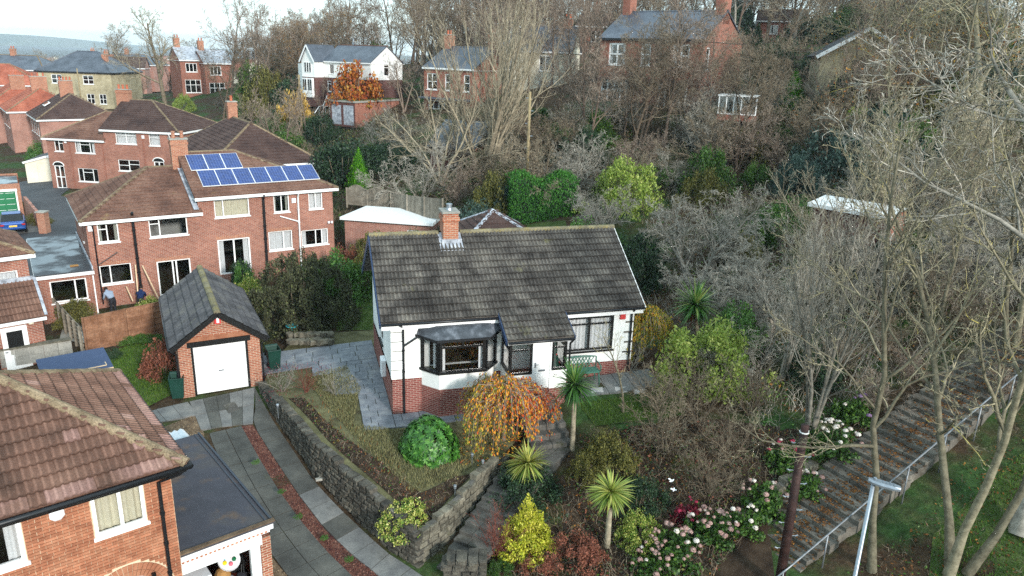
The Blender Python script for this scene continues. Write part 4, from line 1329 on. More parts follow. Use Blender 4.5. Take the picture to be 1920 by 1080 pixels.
# alarm boxes, quoins, pipes, meter cupboard
m = MB(); m.box(8.93, -.08, 3.18, 9.16, -.005, 3.5); m.build('alarm_box', 'red_box', B.e, bevel=.015)
m = MB(); B.fbox(m, 'l', 4.9, 2.95, .005, 5.15, 3.3, .09); m.build('alarm_box', 'red_box', B.e, bevel=.015)
for i in range(6):
    z = PL + .02 + i * .37
    m = MB(); m.box(-.035, -.035, z, .36 + (.08 if i % 2 else 0), .3, z + .345); m.build('quoin', 'render_white', B.e, bevel=.01)
    if i: 
        m = MB(); m.box(-.026, -.026, z - .026, .4, .28, z); m.build('quoin_joint', 'stone_wall', B.e)
for i in range(4):
    z = 1.75 + i * .42
    m = MB(); m.box(9.15 + (.05 if i % 2 else 0), -.03, z, 9.53, -.002, z + .06); m.build('quoin_joint', 'stone_wall', B.e)
B.pipe([(.3, yf - .05, EZ - .1), (.42, -.06, EZ - .3), (.42, -.08, .05)])
B.pipe([(.43, -.085, 2.75), (1.0, -.12, 3.12)], brackets=False, r=.035)
B.pipe([(9.42, yf - .05, EZ - .1), (9.42, -.06, EZ - .3), (9.42, -.08, .9)])
B.pipe([(p1 + .1, -pv - .25, 3.05), (p1 + .06, -pv - .06, 2.85), (p1 + .06, -pv - .06, .6)])
m = MB(); B.fbox(m, 'l', 4.35, .75, .01, 4.9, 1.45, .2); m.build('meter_box', 'white_box', B.e, bevel=.03)

# ================================================================== GARAGE
G = House('garage', (-13.02, 27.08, -.02), 27.5, 3.08, 6.5, 2.2, label='small red brick garage with white door and dark gabled roof', cat='garage')
dg = (.46, -.3, 2.60, 2.08)
G.wall('f', 'brick_garage', [dg], gable=None, reveal=.12)
m = MB(); m.poly([(0, 0, 2.2), (3.08, 0, 2.2), (1.54, 0, 3.4)]); m.build('gable_wall', 'brick_garage', G.e)
for fc in 'lrb': G.wall(fc, 'brick_garage')
m = MB(); m.box(.34, -.06, 2.08, 2.72, .05, 2.3); m.build('lintel', 'black_paint', G.e)
m = MB()
for i in range(26):
    x = .32 + i * .094; m.box(x, -.014, 2.303, x + .082, -.001, 2.5)
m.build('soldier_course', 'brick_orange', G.e, kind='stuff')
m = MB(); m.box(.46, -.02, 0, .54, .12, 2.08); m.box(2.52, -.02, 0, 2.6, .12, 2.08); m.build('door_frame', 'black_paint', G.e)
gd = MB(); gd.box(.54, .06, .02, 2.52, .1, 2.075); gd = gd.build('door', 'door_white', G.e)
for i in range(14):
    z = .03 + i * .146; m = MB(); m.box(.545, .035, z, 2.515, .062, z + .132); m.build('slat', 'door_white', gd, bevel=.008)
m = MB(); m.box(1.42, .02, .9, 1.62, .035, .95); m.build('handle', 'metal_grey', gd)
rg = MB(); rg.box(1.5, 0, 3.3, 1.58, 6.4, 3.36); rg = rg.build('roof', 'tile_charcoal', G.e)
apx, apz, ev, ex = 1.54, 3.5, 2.18, .28
slope(rg, (-ex, 6.75, ev), (-ex, -.22, ev), (apx, -.22, apz), (apx, 6.75, apz), 'tile_charcoal', 'objects', .34, .36, 'rib', limit=200)
slope(rg, (3.08 + ex, -.22, ev), (3.08 + ex, 6.75, ev), (apx, 6.75, apz), (apx, -.22, apz), 'tile_charcoal', 'objects', .34, .36, 'rib', limit=200)
cap_run(rg, (apx, -.22, apz + .03), (apx, 6.75, apz + .03), .13, 'ridge_mossy')
G.barge(rg, [(-ex, -.24, ev), (apx, -.24, apz), (3.08 + ex, -.24, ev)], 'black_paint', .04, .19)
m = MB(); m.box(1.42, -.075, 2.95, 1.66, -.003, 3.27); m.build('alarm_box', 'red_box', G.e, bevel=.015)
m = MB(); m.box(1.5, -.082, 3.0, 1.6, -.075, 3.22); m.build('alarm_label', 'white_box', G.e)
G.gutter((-ex - .05, -.2, ev - .05), (-ex - .05, 6.7, ev - .05)); G.gutter((3.08 + ex + .05, -.2, ev - .05), (3.08 + ex + .05, 6.7, ev - .05))
G.pipe([(-ex - .05, -.1, ev - .1), (-.07, .05, ev - .35), (-.07, .05, .05)])
G.pipe([(3.08 + ex + .05, -.1, ev - .1), (3.15, .05, ev - .35), (3.15, .05, .05)])

# ================================================================== NEAR HOUSE (bottom left)
NH = House('near_house', (-14.53, 9.09, -.75), 40, 9.0, 5.6, 5.12, label='orange brick house with red brown hipped tile roof, its upper corner filling the bottom left', cat='house')
win_a, win_b = (7.36, 3.92, 8.40, 4.95), (4.6, 3.92, 6.08, 4.92)
arch_c, arch_r = 7.87, .78
holes = [win_a, win_b]
NH.wall('f', 'mortar_cream', holes + [(arch_c - .55, .2, arch_c + .55, 2.35)], d=-.012)
NH.wall('r', 'brick_garage'); NH.wall('l', 'brick_garage'); NH.wall('b', 'brick_garage'); NH.room()
# single bricks of the front
BRK = {}
def brick_m(L):
    L = round(L, 2)
    if L not in BRK: BRK[L] = MB().box(0, -.012, 0, L - .014, .02, .061).mesh('brick', 'brick_orange')
    return BRK[L]
cells = []
for r_ in range(16, 68):
    z = r_ * .075
    cuts = [(h[0] - .02, h[2] + .02) for h in holes if h[1] - .09 < z + .03 < h[3] + .03]
    if z < 2.0: cuts.append((arch_c - .97, arch_c + .97))
    elif z < 2.97: w_ = math.sqrt(max(0, .97 ** 2 - (z - 2.0) ** 2)); cuts.append((arch_c - w_, arch_c + w_))
    edges = [9.0]
    for c_ in sorted(cuts, reverse=True): edges += [c_[1], c_[0]]
    edges.append(4.3)
    for hi, lo in zip(edges[::2], edges[1::2]):
        x = hi; first = True
        while x - lo > .05:
            L = min(.11 if (first and r_ % 2) else .225, x - lo)
            if x - lo - L < .06: L = x - lo
            cells.append((x - L, z, L)); x -= L; first = False
nb = 0
restm = MB()
vis = []
for (x0, z, L) in cells:
    wp = Matrix.Rotation(R(40), 4, 'Z') @ Vector((x0, 0, z)) + Vector((-14.53, 9.09, -.75))
    dd = wp - Vector((0, 0, CAM_H)); zz = dd.dot(CF)
    px, py = 960 + FPX * dd.dot(CR) / zz, 540 - FPX * dd.dot(CU) / zz
    vis.append((px > -20 and py < 1085, (x0, z, L)))
fw_ = NH.e
nhw = [o for o in NH.e.children if o.name.startswith('wall')][0]
for v_, (x0, z, L) in sorted(vis, key=lambda t: not t[0]):
    if v_ and nb < 300:
        o = bpy.data.objects.new('brick', brick_m(L)); COL.objects.link(o); o.parent = nhw
        o.location = (x0, random.uniform(-.002, .003), z + .005); nb += 1
    else:
        restm.box(x0, -.012, z + .005, x0 + L - .014, .02, z + .066)
restm.build('bricks', 'brick_orange', nhw, kind='stuff')
# arch rings and fan light
for ring, (ra, rb) in enumerate(((.62, .78), (.79, .95))):
    m = MB(); n = 26
    for k in range(n):
        a0, a1 = PI * (k + .06) / n, PI * (k + .94) / n
        q = [(arch_c + math.cos(a) * r_, 0, 2.0 + math.sin(a) * r_) for a, r_ in ((a0, ra), (a0, rb), (a1, rb), (a1, ra))]
        m.extrude([(p[0], -.016, p[2]) for p in q], (0, .04, 0))
    m.build('brick_arch', 'brick_orange', nhw, kind='stuff')
m = MB()
n = 20
for k in range(n):
    a0, a1 = PI * k / n, PI * (k + 1) / n
    m.extrude([(arch_c + math.cos(a) * r_, -.0, 2.0 + math.sin(a) * r_) for a, r_ in ((a0, .5), (a0, .61), (a1, .61), (a1, .5))], (0, .07, 0))
for a in (45, 90, 135): m.bar((arch_c, .03, 2.02), (arch_c + math.cos(R(a)) * .5, .03, 2.0 + math.sin(R(a)) * .5), .05, .05, (0, 1, 0))
m.box(arch_c - .6, 0, 1.94, arch_c + .6, .07, 2.03)
fan = m.build('fanlight', 'white_trim', NH.e)
m = MB(); m.poly([(arch_c + math.cos(PI * k / 16) * .52, .04, 2.0 + math.sin(PI * k / 16) * .52) for k in range(17)]); m.build('pane', 'glass', fan)
NH.window('f', *win_a, cols=(1.05, .95), frame='white_trim', fw=.075, curtain='curtain_cream', d=-.01)
NH.window('f', *win_b, cols=(1, 1), frame='white_trim', fw=.085, curtain='curtain_white', style='sides', d=-.01)
m = MB(); m.lathe([(.15, 0), (.15, .05), (.11, .07)], (0, 0, 0), 8); o = m.build('vent_cover', 'white_box', NH.e); o.location = (6.72, -.02, 4.8); o.rotation_euler = (PI / 2, R(22), 0)
ov = .3
hz = 5.22
NX = MB(); NX.box(2, 2.7, 6.9, 6, 2.9, 6.95); NX = NX.build('roof', 'tile_red', NH.e)
apex = (6.2, 2.8, hz + 1.85)
tmf = lambda x, y: 'tile_red_worn' if (y < .3 and random.random() < .85) or random.random() < .03 else 'tile_red'
fs = lambda u, v: u < 3.1
slope(NX, (2.0, -ov, hz), (9.3, -ov, hz), apex, (2.0, 2.8, hz + 1.85), 'tile_red', 'objects', .30, .325, 'roman', limit=175, skip=lambda u, v: u < 2.2, matf=tmf)
slope(NX, (9.3, -ov, hz), (9.3, 5.9, hz), apex, apex, 'tile_red', 'objects', .30, .325, 'roman', limit=125, matf=tmf)
slope(NX, (9.3, 5.9, hz), (2.0, 5.9, hz), (2.0, 2.8, hz + 1.85), apex, 'tile_red', 'flat')
cap_run(NX, (9.3, -ov, hz + .05), (apex[0], apex[1], apex[2] + .04), .14, 'ridge_tan', name='hip_tile')
cap_run(NX, (9.3, 5.9, hz + .05), (apex[0], apex[1], apex[2] + .04), .14, 'ridge_tan', name='hip_tile')
cap_run(NX, (apex[0], apex[1], apex[2] + .05), (3.0, 2.8, apex[2] + .05), .14, 'ridge_tan')
m = MB(); m.box(2, -ov + .02, hz - .22, 9.28, -ov + .05, hz - .06); m.box(9.25, -ov + .05, hz - .22, 9.28, 5.88, hz - .06); m.box(2, -ov + .05, hz - .2, 9.25, 0.05, hz - .17); m.box(9.0, .05, hz - .2, 9.25, 5.88, hz - .17)
m.build('fascia', 'black_paint', NX)
NH.gutter((2, -ov - .06, hz - .07), (9.36, -ov - .06, hz - .07), r=.065); NH.gutter((9.36, -ov - .06, hz - .07), (9.36, 5.9, hz - .07), r=.065)
NH.pipe([(9.2, -ov - .06, hz - .12), (9.1, -ov, hz - .22), (8.72, -.07, hz - .4), (8.72, -.07, 0)], r=.042)
m = MB(); m.box(8.33, -.1, 2.35, 8.42, -.01, 2.55); m.build('wall_lamp', 'black_paint', NH.e)

# flat roofed open garage on its side
u40 = Vector((math.cos(R(40)), math.sin(R(40)), 0)); v40 = Vector((-math.sin(R(40)), math.cos(R(40)), 0))
go = Vector((-14.53, 9.09, -.75)) + u40 * 9.02 + v40 * .32
FG = House('open_garage', (go.x, go.y, -1.05), 40, 2.25, 5.6, 2.85, label='open fronted garage with brown felt flat roof and white beam', cat='garage')
FG.wall('r', 'brick_garage', v0=-.3, v1=2.7); FG.wall('b', 'brick_garage', v0=-.3, v1=2.7)
m = MB(); m.box(1.98, -.02, -.3, 2.25, .22, 2.4); m.build('pillar', 'brick_garage', FG.e)
m = MB(); m.box(1.72, .0, -.3, 1.97, .12, 2.4)
m.box(1.76, -.02, -.3, 1.80, 0, 2.4); m.box(1.88, -.02, -.3, 1.92, 0, 2.4); m.build('door_post', 'white_paint', FG.e)
m = MB(); m.box(0, -.06, 2.25, 2.02, .05, 2.52); m.build('beam', 'white_paint', FG.e, bevel=.01)
dent = MB()
for i in range(20): dent.box(.06 + i * .108, -.035, 2.54, .12 + i * .108, .02, 2.60)
dent.build('dentil', 'brick_orange', FG.e, kind='stuff')
m = MB(); m.box(0, -.02, 2.52, 2.25, .05, 2.64); m.build('frieze', 'white_paint', FG.e)
m = MB(); m.box(-.0, -.1, 2.64, 2.32, -.04, 2.79); m.build('fascia', 'white_paint', FG.e)
m = MB(); m.box(-.0, -.12, 2.795, 2.36, 5.7, 2.85); fr_ = m.build('roof', 'felt_brown', FG.e)
m = MB(); m.box(0, -.13, 2.852, 2.37, -.0, 2.89); m.build('front_drip', 'gravel_tan', fr_); m = MB(); m.bar((2.3, 0.02, 2.87), (2.3, 5.7, 2.87), .05, .05); m.bar((2.17, 0.02, 2.86), (2.17, 5.7, 2.86), .03, .03); m.build('edge_upstand', 'felt_blue', fr_)
m = MB(); m.box(.02, .2, -.1, 2.2, 5.5, .02); m.build('floor', 'floor_red', FG.e)
# corrugated plastic sheet on the back end
cs = MB(); n = 26
for k in range(n + 1):
    x = .9 + 1.2 * k / n
    z = 2.76 + .03 * math.cos(k * PI / 2)
    cs.v += [(x, 5.72, z), (x, 6.6, z - .06)]
for k in range(n): cs.f.append((2 * k, 2 * k + 2, 2 * k + 3, 2 * k + 1))
o = cs.build('plastic_sheet', 'plastic_clear', None, label='pale corrugated plastic sheet behind the felt roof of the open garage', cat='roof sheet')
o.matrix_world = FG.e.matrix_basis
sol = o.modifiers.new('solid', 'SOLIDIFY'); sol.thickness = .01
# ================================================================== SOLAR PANEL HOUSE
S = House('solar_house', (-23.2, 39.4, -.8), 34.3, 13.95, 7.8, 4.95, label='long red brick semi-detached house with blue solar panels on its raised roof', cat='house')
hs = {'a': (.52, 3.7, 1.55, 4.74), 'b': (3.1, 3.72, 5.14, 4.77), 'k': (.36, 1.3, 1.95, 2.4), 'p': (3.27, .2, 5.1, 2.28), 'c': (6.7, 4.53, 8.72, 5.58), 'd': (10.19, 4.53, 11.15, 5.62),
      'e': (12.38, 4.55, 13.28, 5.62), 'p2': (6.7, 1.0, 8.6, 3.18), 'f': (9.74, 2.15, 11.22, 3.35), 'g': (11.8, 2.2, 13.55, 3.22)}
S.wall('f', 'brick_solar', [hs[k] for k in 'abkp'], 0, 5.8, v1=4.93)
S.wall('f', 'brick_solar', [hs[k] for k in ('c', 'd', 'e', 'p2', 'f', 'g')], 5.8, 13.95, v1=5.78)
S.wall('l', 'brick_solar', [(5.2, 3.3, 5.5, 4.4)], v1=4.93); S.wall('r', 'brick_solar', v1=5.78); S.wall('b', 'brick_solar', v1=4.93); S.room()
S.window('f', *hs['a'], cols=(.9, 1.1), transom=(.7, None), curtain='curtain_grey', style='sides')
S.window('f', *hs['b'], cols=(.55, 1.5), transom=(.72, None), interior='room_grey')
S.window('f', *hs['k'], cols=(.7, 1.4)); S.window('f', *hs['p'], cols=(1.1, .25, 1.0), sill=False, fw=.08, name='patio_door')
S.window('f', *hs['c'], cols=(.5, 1.5), curtain='curtain_cream'); S.window('f', *hs['d'], cols=(1, 1), curtain='curtain_grey', style='sides'); S.window('f', *hs['e'], cols=(1, 1), curtain='curtain_white')
S.window('f', *hs['p2'], cols=(1, 1), fw=.09, curtain='curtain_white', style='sides', name='patio_door', sill=False); S.window('f', *hs['f'], cols=(1.5, .9), curtain='curtain_white'); S.window('f', *hs['g'], cols=(1.4, .6, .6), curtain='curtain_white', style='sides')
S.window('l', 5.2, 3.3, 5.5, 4.4, cols=(1,))
m = MB()
for h, n in (('p', 19), ('k', 17), ('p2', 20), ('f', 16)):
    a, b, c, e = hs[h]
    w = (c - a + .1) / n
    for i in range(n): m.box(a - .05 + i * w, -.012, e + .004, a - .05 + (i + .86) * w, -.001, e + .2)
m.build('soldier_course', 'brick_chimney', S.e, kind='stuff')
rootL, cL = S.hip_roof(2.15, 'x', .3, 'tile_brown', 'stuff', (True, False), z=5.0, x1=5.8, name='roof')
rootS, cS = S.hip_roof(2.1, 'x', .3, 'tile_brown', 'stuff', (False, True), z=5.85, x0=5.8, name='raised_roof', run=5.3)
m = MB(); m.add([(5.78, -.25, 5.0), (5.78, 8.0, 5.0), (5.78, 3.9, 7.95), (5.80, -.25, 5.0), (5.8, -.2, 5.85)], [(0, 2, 1)]); m.build('party_gable', 'brick_solar', S.e)
m = MB(); m.bar((5.66, -.28, 5.18), (5.66, 3.9, 7.26), .28, .03, (0, -.5, .87)); m.build('lead_flashing', 'lead', S.e)
S.chimney(5.75, 3.75, 6.3, 8.75, .95, .55, 2, 'brick_chimney', 'brick_chimney')
# panels on the slope of the raised roof
za, zb = 5.85, 7.95
def roofpt(x, y): return Vector((x, y, za + (y + .3) / 4.2 * (zb - za)))
sv = (roofpt(0, 1) - roofpt(0, 0)).normalized(); sn = Vector((1, 0, 0)).cross(sv)
for row, cols, x0, y0 in ((0, 7, 6.28, .48), (1, 3, 6.0, 1.98)):
    for i in range(cols):
        pw, ph = 1.0, 1.62
        o_ = roofpt(x0 + i * (pw + .01), y0) + sn * .12
        X = Vector((1, 0, 0))
        m = MB(); m.obox(o_ + X * pw / 2 + sv * ph / 2, X * pw / 2, sv * ph / 2, sn * .02); pn = m.build('solar_panel', 'white_trim', S.e)
        m = MB(); m.quad(*[o_ + X * a + sv * b + sn * .0225 for a, b in ((.02, .02), (pw - .02, .02), (pw - .02, ph - .02), (.02, ph - .02))]); m.build('cells', 'solar_cell', pn)
S.pipe([(2.3, -.3, 5.3), (2.3, -.14, 5.1), (2.3, -.14, .2)], r=.075, name='soil_pipe'); S.pipe([(.28, -.3, 4.9), (.32, -.07, 4.5), (.32, -.07, .2)]); S.pipe([(.36, -.08, 2.5), (1.35, -.08, 3.1)], r=.03, brackets=False)
S.pipe([(9.55, -.3, 5.75), (9.55, -.12, 5.4), (9.5, -.12, .6)], r=.075, name='soil_pipe'); S.pipe([(11.7, -.3, 5.75), (11.68, -.1, 5.4), (11.66, -.1, .6)], 'white_paint', r=.05); S.pipe([(11.66, -.1, 3.85), (10.5, -.1, 4.3)], 'white_paint', r=.04, brackets=False)
for (u, v) in ((.2, 4.55), (11.42, 5.2)):
    m = MB(); m.box(u - .13, -.09, v - .15, u + .13, -.003, v + .15); m.build('alarm_box', 'white_box', S.e, bevel=.02)
for u in (13.6, 13.8):
    m = MB(); m.lathe([(.07, 0), (.08, .08), (.06, .14)], (u, -.1, 3.55), 8); m.build('security_lamp', 'white_box', S.e)

# flat roofed side garage with wet felt
sd = Vector((math.cos(R(34.3)), math.sin(R(34.3)), 0)); sw = Vector((-math.sin(R(34.3)), math.cos(R(34.3)), 0))
fo = Vector((-23.2, 39.4, 0)) + sd * (-2.62) + sw * (-1.3)
FR = House('side_garage', (fo.x, fo.y, -.8), 34.3, 2.58, 9.0, 2.55, label='brick side garage with wet dark felt roof beside the solar panel house', cat='garage')
FR.wall('f', 'brick_solar', [(.5, 1.0, 2.2, 2.2)]); FR.wall('l', 'brick_solar'); FR.wall('b', 'brick_solar'); FR.wall('r', 'brick_solar', u1=1.25)
FR.window('f', .5, 1.0, 2.2, 2.2, cols=(1.3, .6), fw=.07)
m = MB(); m.box(-.1, -.12, 2.5, 2.6, 9.1, 2.62); m.build('roof', 'felt_wet', FR.e); m = MB(); m.box(-.13, -.16, 2.38, 2.62, -.125, 2.56); m.box(-.13, -.12, 2.38, -.105, 9.1, 2.56); m.build('fascia', 'white_paint', FR.e)
m = MB(); m.box(1.6, 1.0, 2.623, 2.0, 1.25, 2.66); m.build('roof_patch', 'cardboard', FR.e)
m = MB(); m.bar((2.56, -.1, 2.7), (2.56, 9, 2.7), .06, .2); m.build('lead_flashing', 'lead', FR.e)
m = MB(); m.box(2.5, -.15, .0, 2.56, .5, 2.3); m.build('door', 'white_trim', FR.e)
yb_ = MB(); yb_.box(-.5, -.3, 0, .5, .3, .28); yb_.box(-.42, -.24, .28, .42, .24, .34)
o = yb_.build('grit_bin', 'yellow_plastic', bevel=.05, label='yellow plastic box on the asphalt behind the wet felt roof', cat='box'); o.location = gp(68, 458, -.7); o.rotation_euler = (0, 0, .6)
pk = MB(); pk.box(-.8, -.2, 0, .8, .2, .05); o = pk.build('plank', 'wood_grey', label='pale plank lying on the asphalt beside the yellow box', cat='plank'); o.location = gp(82, 468, -.8); o.rotation_euler = (0, 0, .5)

# left neighbour with lean-to (mostly out of frame)
a1 = 41.5
L1o = Vector((-22.3, 32.9, -.9)) - Vector((math.cos(R(a1)), math.sin(R(a1)), 0)) * 4.2
L1 = House('neighbour_house', (L1o.x, L1o.y, -.9), a1, 4.2, 4.3, 5.0, label='brick house at the left edge with red lean-to roof and white back door', cat='house')
L1.wall('f', 'brick_solar', [(2.3, 3.1, 3.75, 4.3)]); L1.wall('r', 'brick_solar'); L1.wall('l', 'brick_solar'); L1.wall('b', 'brick_solar'); L1.window('f', 2.3, 3.1, 3.75, 4.3, cols=(.9, 1.1), transom=(.65, .65), curtain='curtain_white'); L1.room()
L1.hip_roof(1.9, 'x', .3, 'tile_brown', 'stuff', (False, True), z=5.05, run=4.3)
m = MB(); m.box(-.0, -1.5, -.2, 4.2, -.02, 2.4); lw = m.build('lean_to_wall', 'brick_solar', L1.e)
lr = MB(); lr.box(0, -.1, 3.7, 4.3, -.04, 3.75); lr = lr.build('lean_to_roof', 'tile_red', L1.e)
slope(lr, (0, -1.7, 2.42), (4.35, -1.7, 2.42), (4.35, -.02, 3.75), (0, -.02, 3.75), 'tile_red', 'objects', .3, .33, 'roman', limit=90)
m = MB(); m.bar((4.35, -1.7, 2.5), (4.35, -.02, 3.85), .12, .06); m.box(0, -.06, 3.76, 4.3, -.01, 3.95); m.build('lead_flashing', 'lead', L1.e)
m = MB(); m.box(0, -1.74, 2.27, 4.35, -1.7, 2.42); m.build('fascia', 'white_paint', L1.e)
dd_ = MB(); dd_.box(2.55, -1.56, .0, 3.55, -1.51, 2.15); dd_ = dd_.build('door', 'white_trim', L1.e)
m = MB(); m.box(2.75, -1.575, 1.1, 3.35, -1.562, 1.95); m.build('pane', 'black_paint', dd_); m = MB(); m.box(2.6, -1.6, 1.0, 2.7, -1.563, 1.04); m.build('handle', 'metal_grey', dd_)
for x in (2.78, 3.08):
    m = MB(); m.box(x, -1.573, .2, x + .25, -1.562, .85); m.build('door_panel', 'white_paint', dd_)
m = MB(); m.lathe([(.12, 0), (.12, .1), (.08, .13)], (3.75, -1.52, 2.15), 8); m.build('flue', 'pot_cream', L1.e)
L1.pipe([(2.3, -1.74, 2.3), (2.3, -1.56, 2.0), (2.3, -1.56, 0)], 'pole_dark')

# ================================================================== SECOND SEMI (behind)
S2 = House('second_semi', (-46.3, 74.05, -.7), -7.3, 14.0, 8.0, 5.0, label='red brick semi with arched doors and stepped brown hipped roofs', cat='house')
h2 = {'a': (.8, 3.7, 1.76, 4.8), 'b': (3.02, 3.65, 5.12, 4.8), 'd': (.42, 0, 1.52, 2.3), 'c': (2.95, .82, 5.1, 2.14), 'e': (7.46, 4.74, 9.64, 5.86), 'f': (10.94, 4.7, 12.07, 5.82), 'g': (7.4, 2.1, 9.66, 3.2), 'h': (11.15, 1.0, 12.25, 3.2)}
S2.wall('f', 'brick_solar', [h2[k] for k in 'abdc'], 0, 6.2, v1=4.98); S2.wall('f', 'brick_solar', [h2[k] for k in 'efgh'], 6.2, 14, v1=6.05)
S2.wall('l', 'brick_solar'); S2.wall('r', 'brick_solar', v1=6.05); S2.wall('b', 'brick_solar'); S2.room()
S2.window('f', *h2['a'], cols=(1, 1), transom=(None, .7)); S2.window('f', *h2['b'], cols=(.6, 1.2, .6), transom=(None, .7, None), curtain='curtain_white', style='sides')
S2.window('f', *h2['d'], cols=(1, 1), transom=(.5, .5), fw=.1, name='arched_door', sill=False); S2.window('f', *h2['c'], cols=(.6, 1.2, .6), transom=(None, .7, None))
S2.window('f', *h2['e'], cols=(1, 1), transom=(.72, .72), curtain='curtain_white'); S2.window('f', *h2['f'], cols=(1,), transom=(.65,), curtain='curtain_white'); S2.window('f', *h2['g'], cols=(1, 1), transom=(.5, .6)); S2.window('f', *h2['h'], cols=(1, 1), transom=(.5, .5), fw=.1, name='arched_door', sill=False)
for x in (.97, 11.7):
    m = MB(); n = 14; zc = 2.3 if x < 5 else 3.2
    m.poly([(x + math.cos(PI * k / n) * .6, -.01, zc + math.sin(PI * k / n) * .36) for k in range(n + 1)]); m.build('arch_head', 'black_paint', S2.e)
    m = MB(); m.tube([(x + math.cos(PI * k / n) * .58, -.03, zc + math.sin(PI * k / n) * .36) for k in range(n + 1)], .05, 6); m.build('arch_frame', 'white_trim', S2.e)
for x, z in ((5.75, 2.45), (2.6, 2.6), (6.25, 3.4), (10.3, 3.4)):
    pass
for x in (2.45, 5.95, 10.3):
    m = MB(); m.box(x - .06, -.04, 0, x + .06, -.002, 4.9 if x < 6 else 6.0); m.build('brick_pilaster', 'brick_hill', S2.e)
for (u, v) in ((2.1, 4.7), (10.4, 5.5)):
    m = MB(); m.box(u - .13, -.09, v - .15, u + .13, -.045, v + .15); m.build('alarm_box', 'white_box', S2.e)
S2.hip_roof(2.4, 'x', .3, 'tile_brown', 'stuff', (True, False), z=5.0, x1=6.2)
S2.hip_roof(2.6, 'x', .3, 'tile_brown_dark', 'stuff', (False, True), z=6.08, x0=6.2, name='raised_roof', run=5.2)
m = MB(); m.poly([(6.18, -.2, 5), (6.18, 4, 8.6), (6.18, 8, 5)]); m.build('party_gable', 'brick_solar', S2.e)
S2.chimney(6.2, 3.9, 7.6, 9.6, 1.35, .6, 3, 'brick_chimney'); S2.pipe([(13.2, -.3, 5.9), (13.2, -.1, 5.5), (13.2, -.1, 1)], 'white_paint', .05)
S2.pipe([(13.6, -.3, 5.9), (13.6, -.1, 5.5), (13.6, -.1, 1)], 'black_gutter', .06)

# third house: roof with the hip end towards us, behind the solar panels
T3o = Vector((-15.0, 58.3, 0)) - sd * 8.3 + sw * .3
T3 = House('rear_house', (T3o.x, T3o.y, -.2), 34.3, 8.0, 13.0, 5.2, label='brick house with dark brown hipped roof and short chimney behind the solar panel house', cat='house')
for fc in 'flrb': T3.wall(fc, 'brick_solar')
T3.hip_roof(2.75, 'y', .3, 'tile_brown_dark', 'stuff', (True, True), z=5.25, run=3.9)
T3.chimney(4.0, 9.0, 7.4, 9.2, .75, .6, 1, 'brick_chimney')

# prefabricated garage and bins by the lane
PGo = gp(45, 342, -.9)
PG = House('prefab_garage', (PGo.x + .4, PGo.y, -.95), 16, 4.3, 6.0, 2.2, label='pale prefabricated concrete garage with white door beside the lane', cat='garage')
PG.wall('f', 'render_cream', [(1.1, -.3, 4.1, 2.1)], gable=(2.15, 2.8)); PG.wall('l', 'concrete'); PG.wall('r', 'concrete'); PG.wall('b', 'concrete')
gd2 = MB(); gd2.box(1.1, .04, 0, 4.1, .08, 2.1); gd2 = gd2.build('door', 'render_cream', PG.e)
for i in range(20):
    m = MB(); m.box(1.12 + i * .149, .02, .02, 1.24 + i * .149, .042, 2.08); m.build('board', 'render_cream', gd2)
rp = MB(); rp.box(2.1, -.1, 2.75, 2.2, 6.1, 2.82); rp = rp.build('roof', 'tile_charcoal', PG.e)
slope(rp, (-.15, 6.1, 2.2), (-.15, -.12, 2.2), (2.15, -.12, 2.85), (2.15, 6.1, 2.85), 'tile_charcoal', 'flat'); slope(rp, (4.45, -.12, 2.2), (4.45, 6.1, 2.2), (2.15, 6.1, 2.85), (2.15, -.12, 2.85), 'white_paint', 'flat')
PG.barge(rp, [(-.15, -.14, 2.22), (2.15, -.14, 2.87), (4.45, -.14, 2.22)], 'white_paint', .04, .2)

# green door garage with flat roof, wall and car
GGo = gp(-40, 418, -1.0)
ga_ = 59
gdv = Vector((math.cos(R(34)), math.sin(R(34)), 0))
gr_ = gp(46, 403, -1.0)
GG = House('green_door_garage', tuple(gr_ - gdv * 4.6), 34, 4.6, 6.0, 2.75, label='flat roofed brick garage with a green panelled door at the left edge', cat='garage')
GG.wall('f', 'brick_garage', [(1.2, -.3, 4.2, 2.1)]); GG.wall('r', 'brick_garage'); GG.wall('b', 'brick_garage'); GG.wall('l', 'brick_garage')
m = MB(); m.box(.1, .1, 2.5, 4.5, 5.9, 2.6); m.build('roof', 'felt_wet', GG.e)
m = MB(); m.box(1.1, -.05, 2.1, 4.35, .03, 2.3); m.box(4.2, -.05, 0, 4.32, .03, 2.1); m.build('door_frame', 'white_paint', GG.e)
gd3 = MB(); gd3.box(1.2, .03, 0, 4.2, .07, 2.1); gd3 = gd3.build('door', 'green_door', GG.e)
for i in range(4):
    for j in range(4):
        m = MB(); m.box(1.3 + j * .73, .012, .15 + i * .48, 1.9 + j * .73, .032, .5 + i * .48); m.build('door_panel', 'green_door', gd3, bevel=.01)
        m = MB(); m.box(1.3 + j * .73, .008, .505 + i * .48, 1.9 + j * .73, .02, .53 + i * .48); m.build('door_rib', 'white_paint', gd3)
gw = empty('garden_wall', (0, 0, 0), label='red brick wall stepping down to a square pillar beside the lane', cat='wall', kind='thing')
m = MB(); pa, pb = gr_ + gdv * .2, gp(85, 437, -.9)
for i in range(6):
    a = pa + (pb - pa) * (i / 6); b = pa + (pb - pa) * ((i + 1) / 6)
    q = MB(); q.bar((a.x, a.y, -.2 - i * .03), (b.x, b.y, -.2 - i * .03), .23, 1.6 - i * .06); q.build('wall_section', 'brick_terrace', gw)
m.box(pb.x - .3, pb.y - .3, -1.0, pb.x + .3, pb.y + .3, .75); m.build('pillar', 'brick_garage', gw)
m = MB(); m.box(pb.x - .36, pb.y - .36, .752, pb.x + .36, pb.y + .36, .84); m.build('coping', 'concrete', gw)

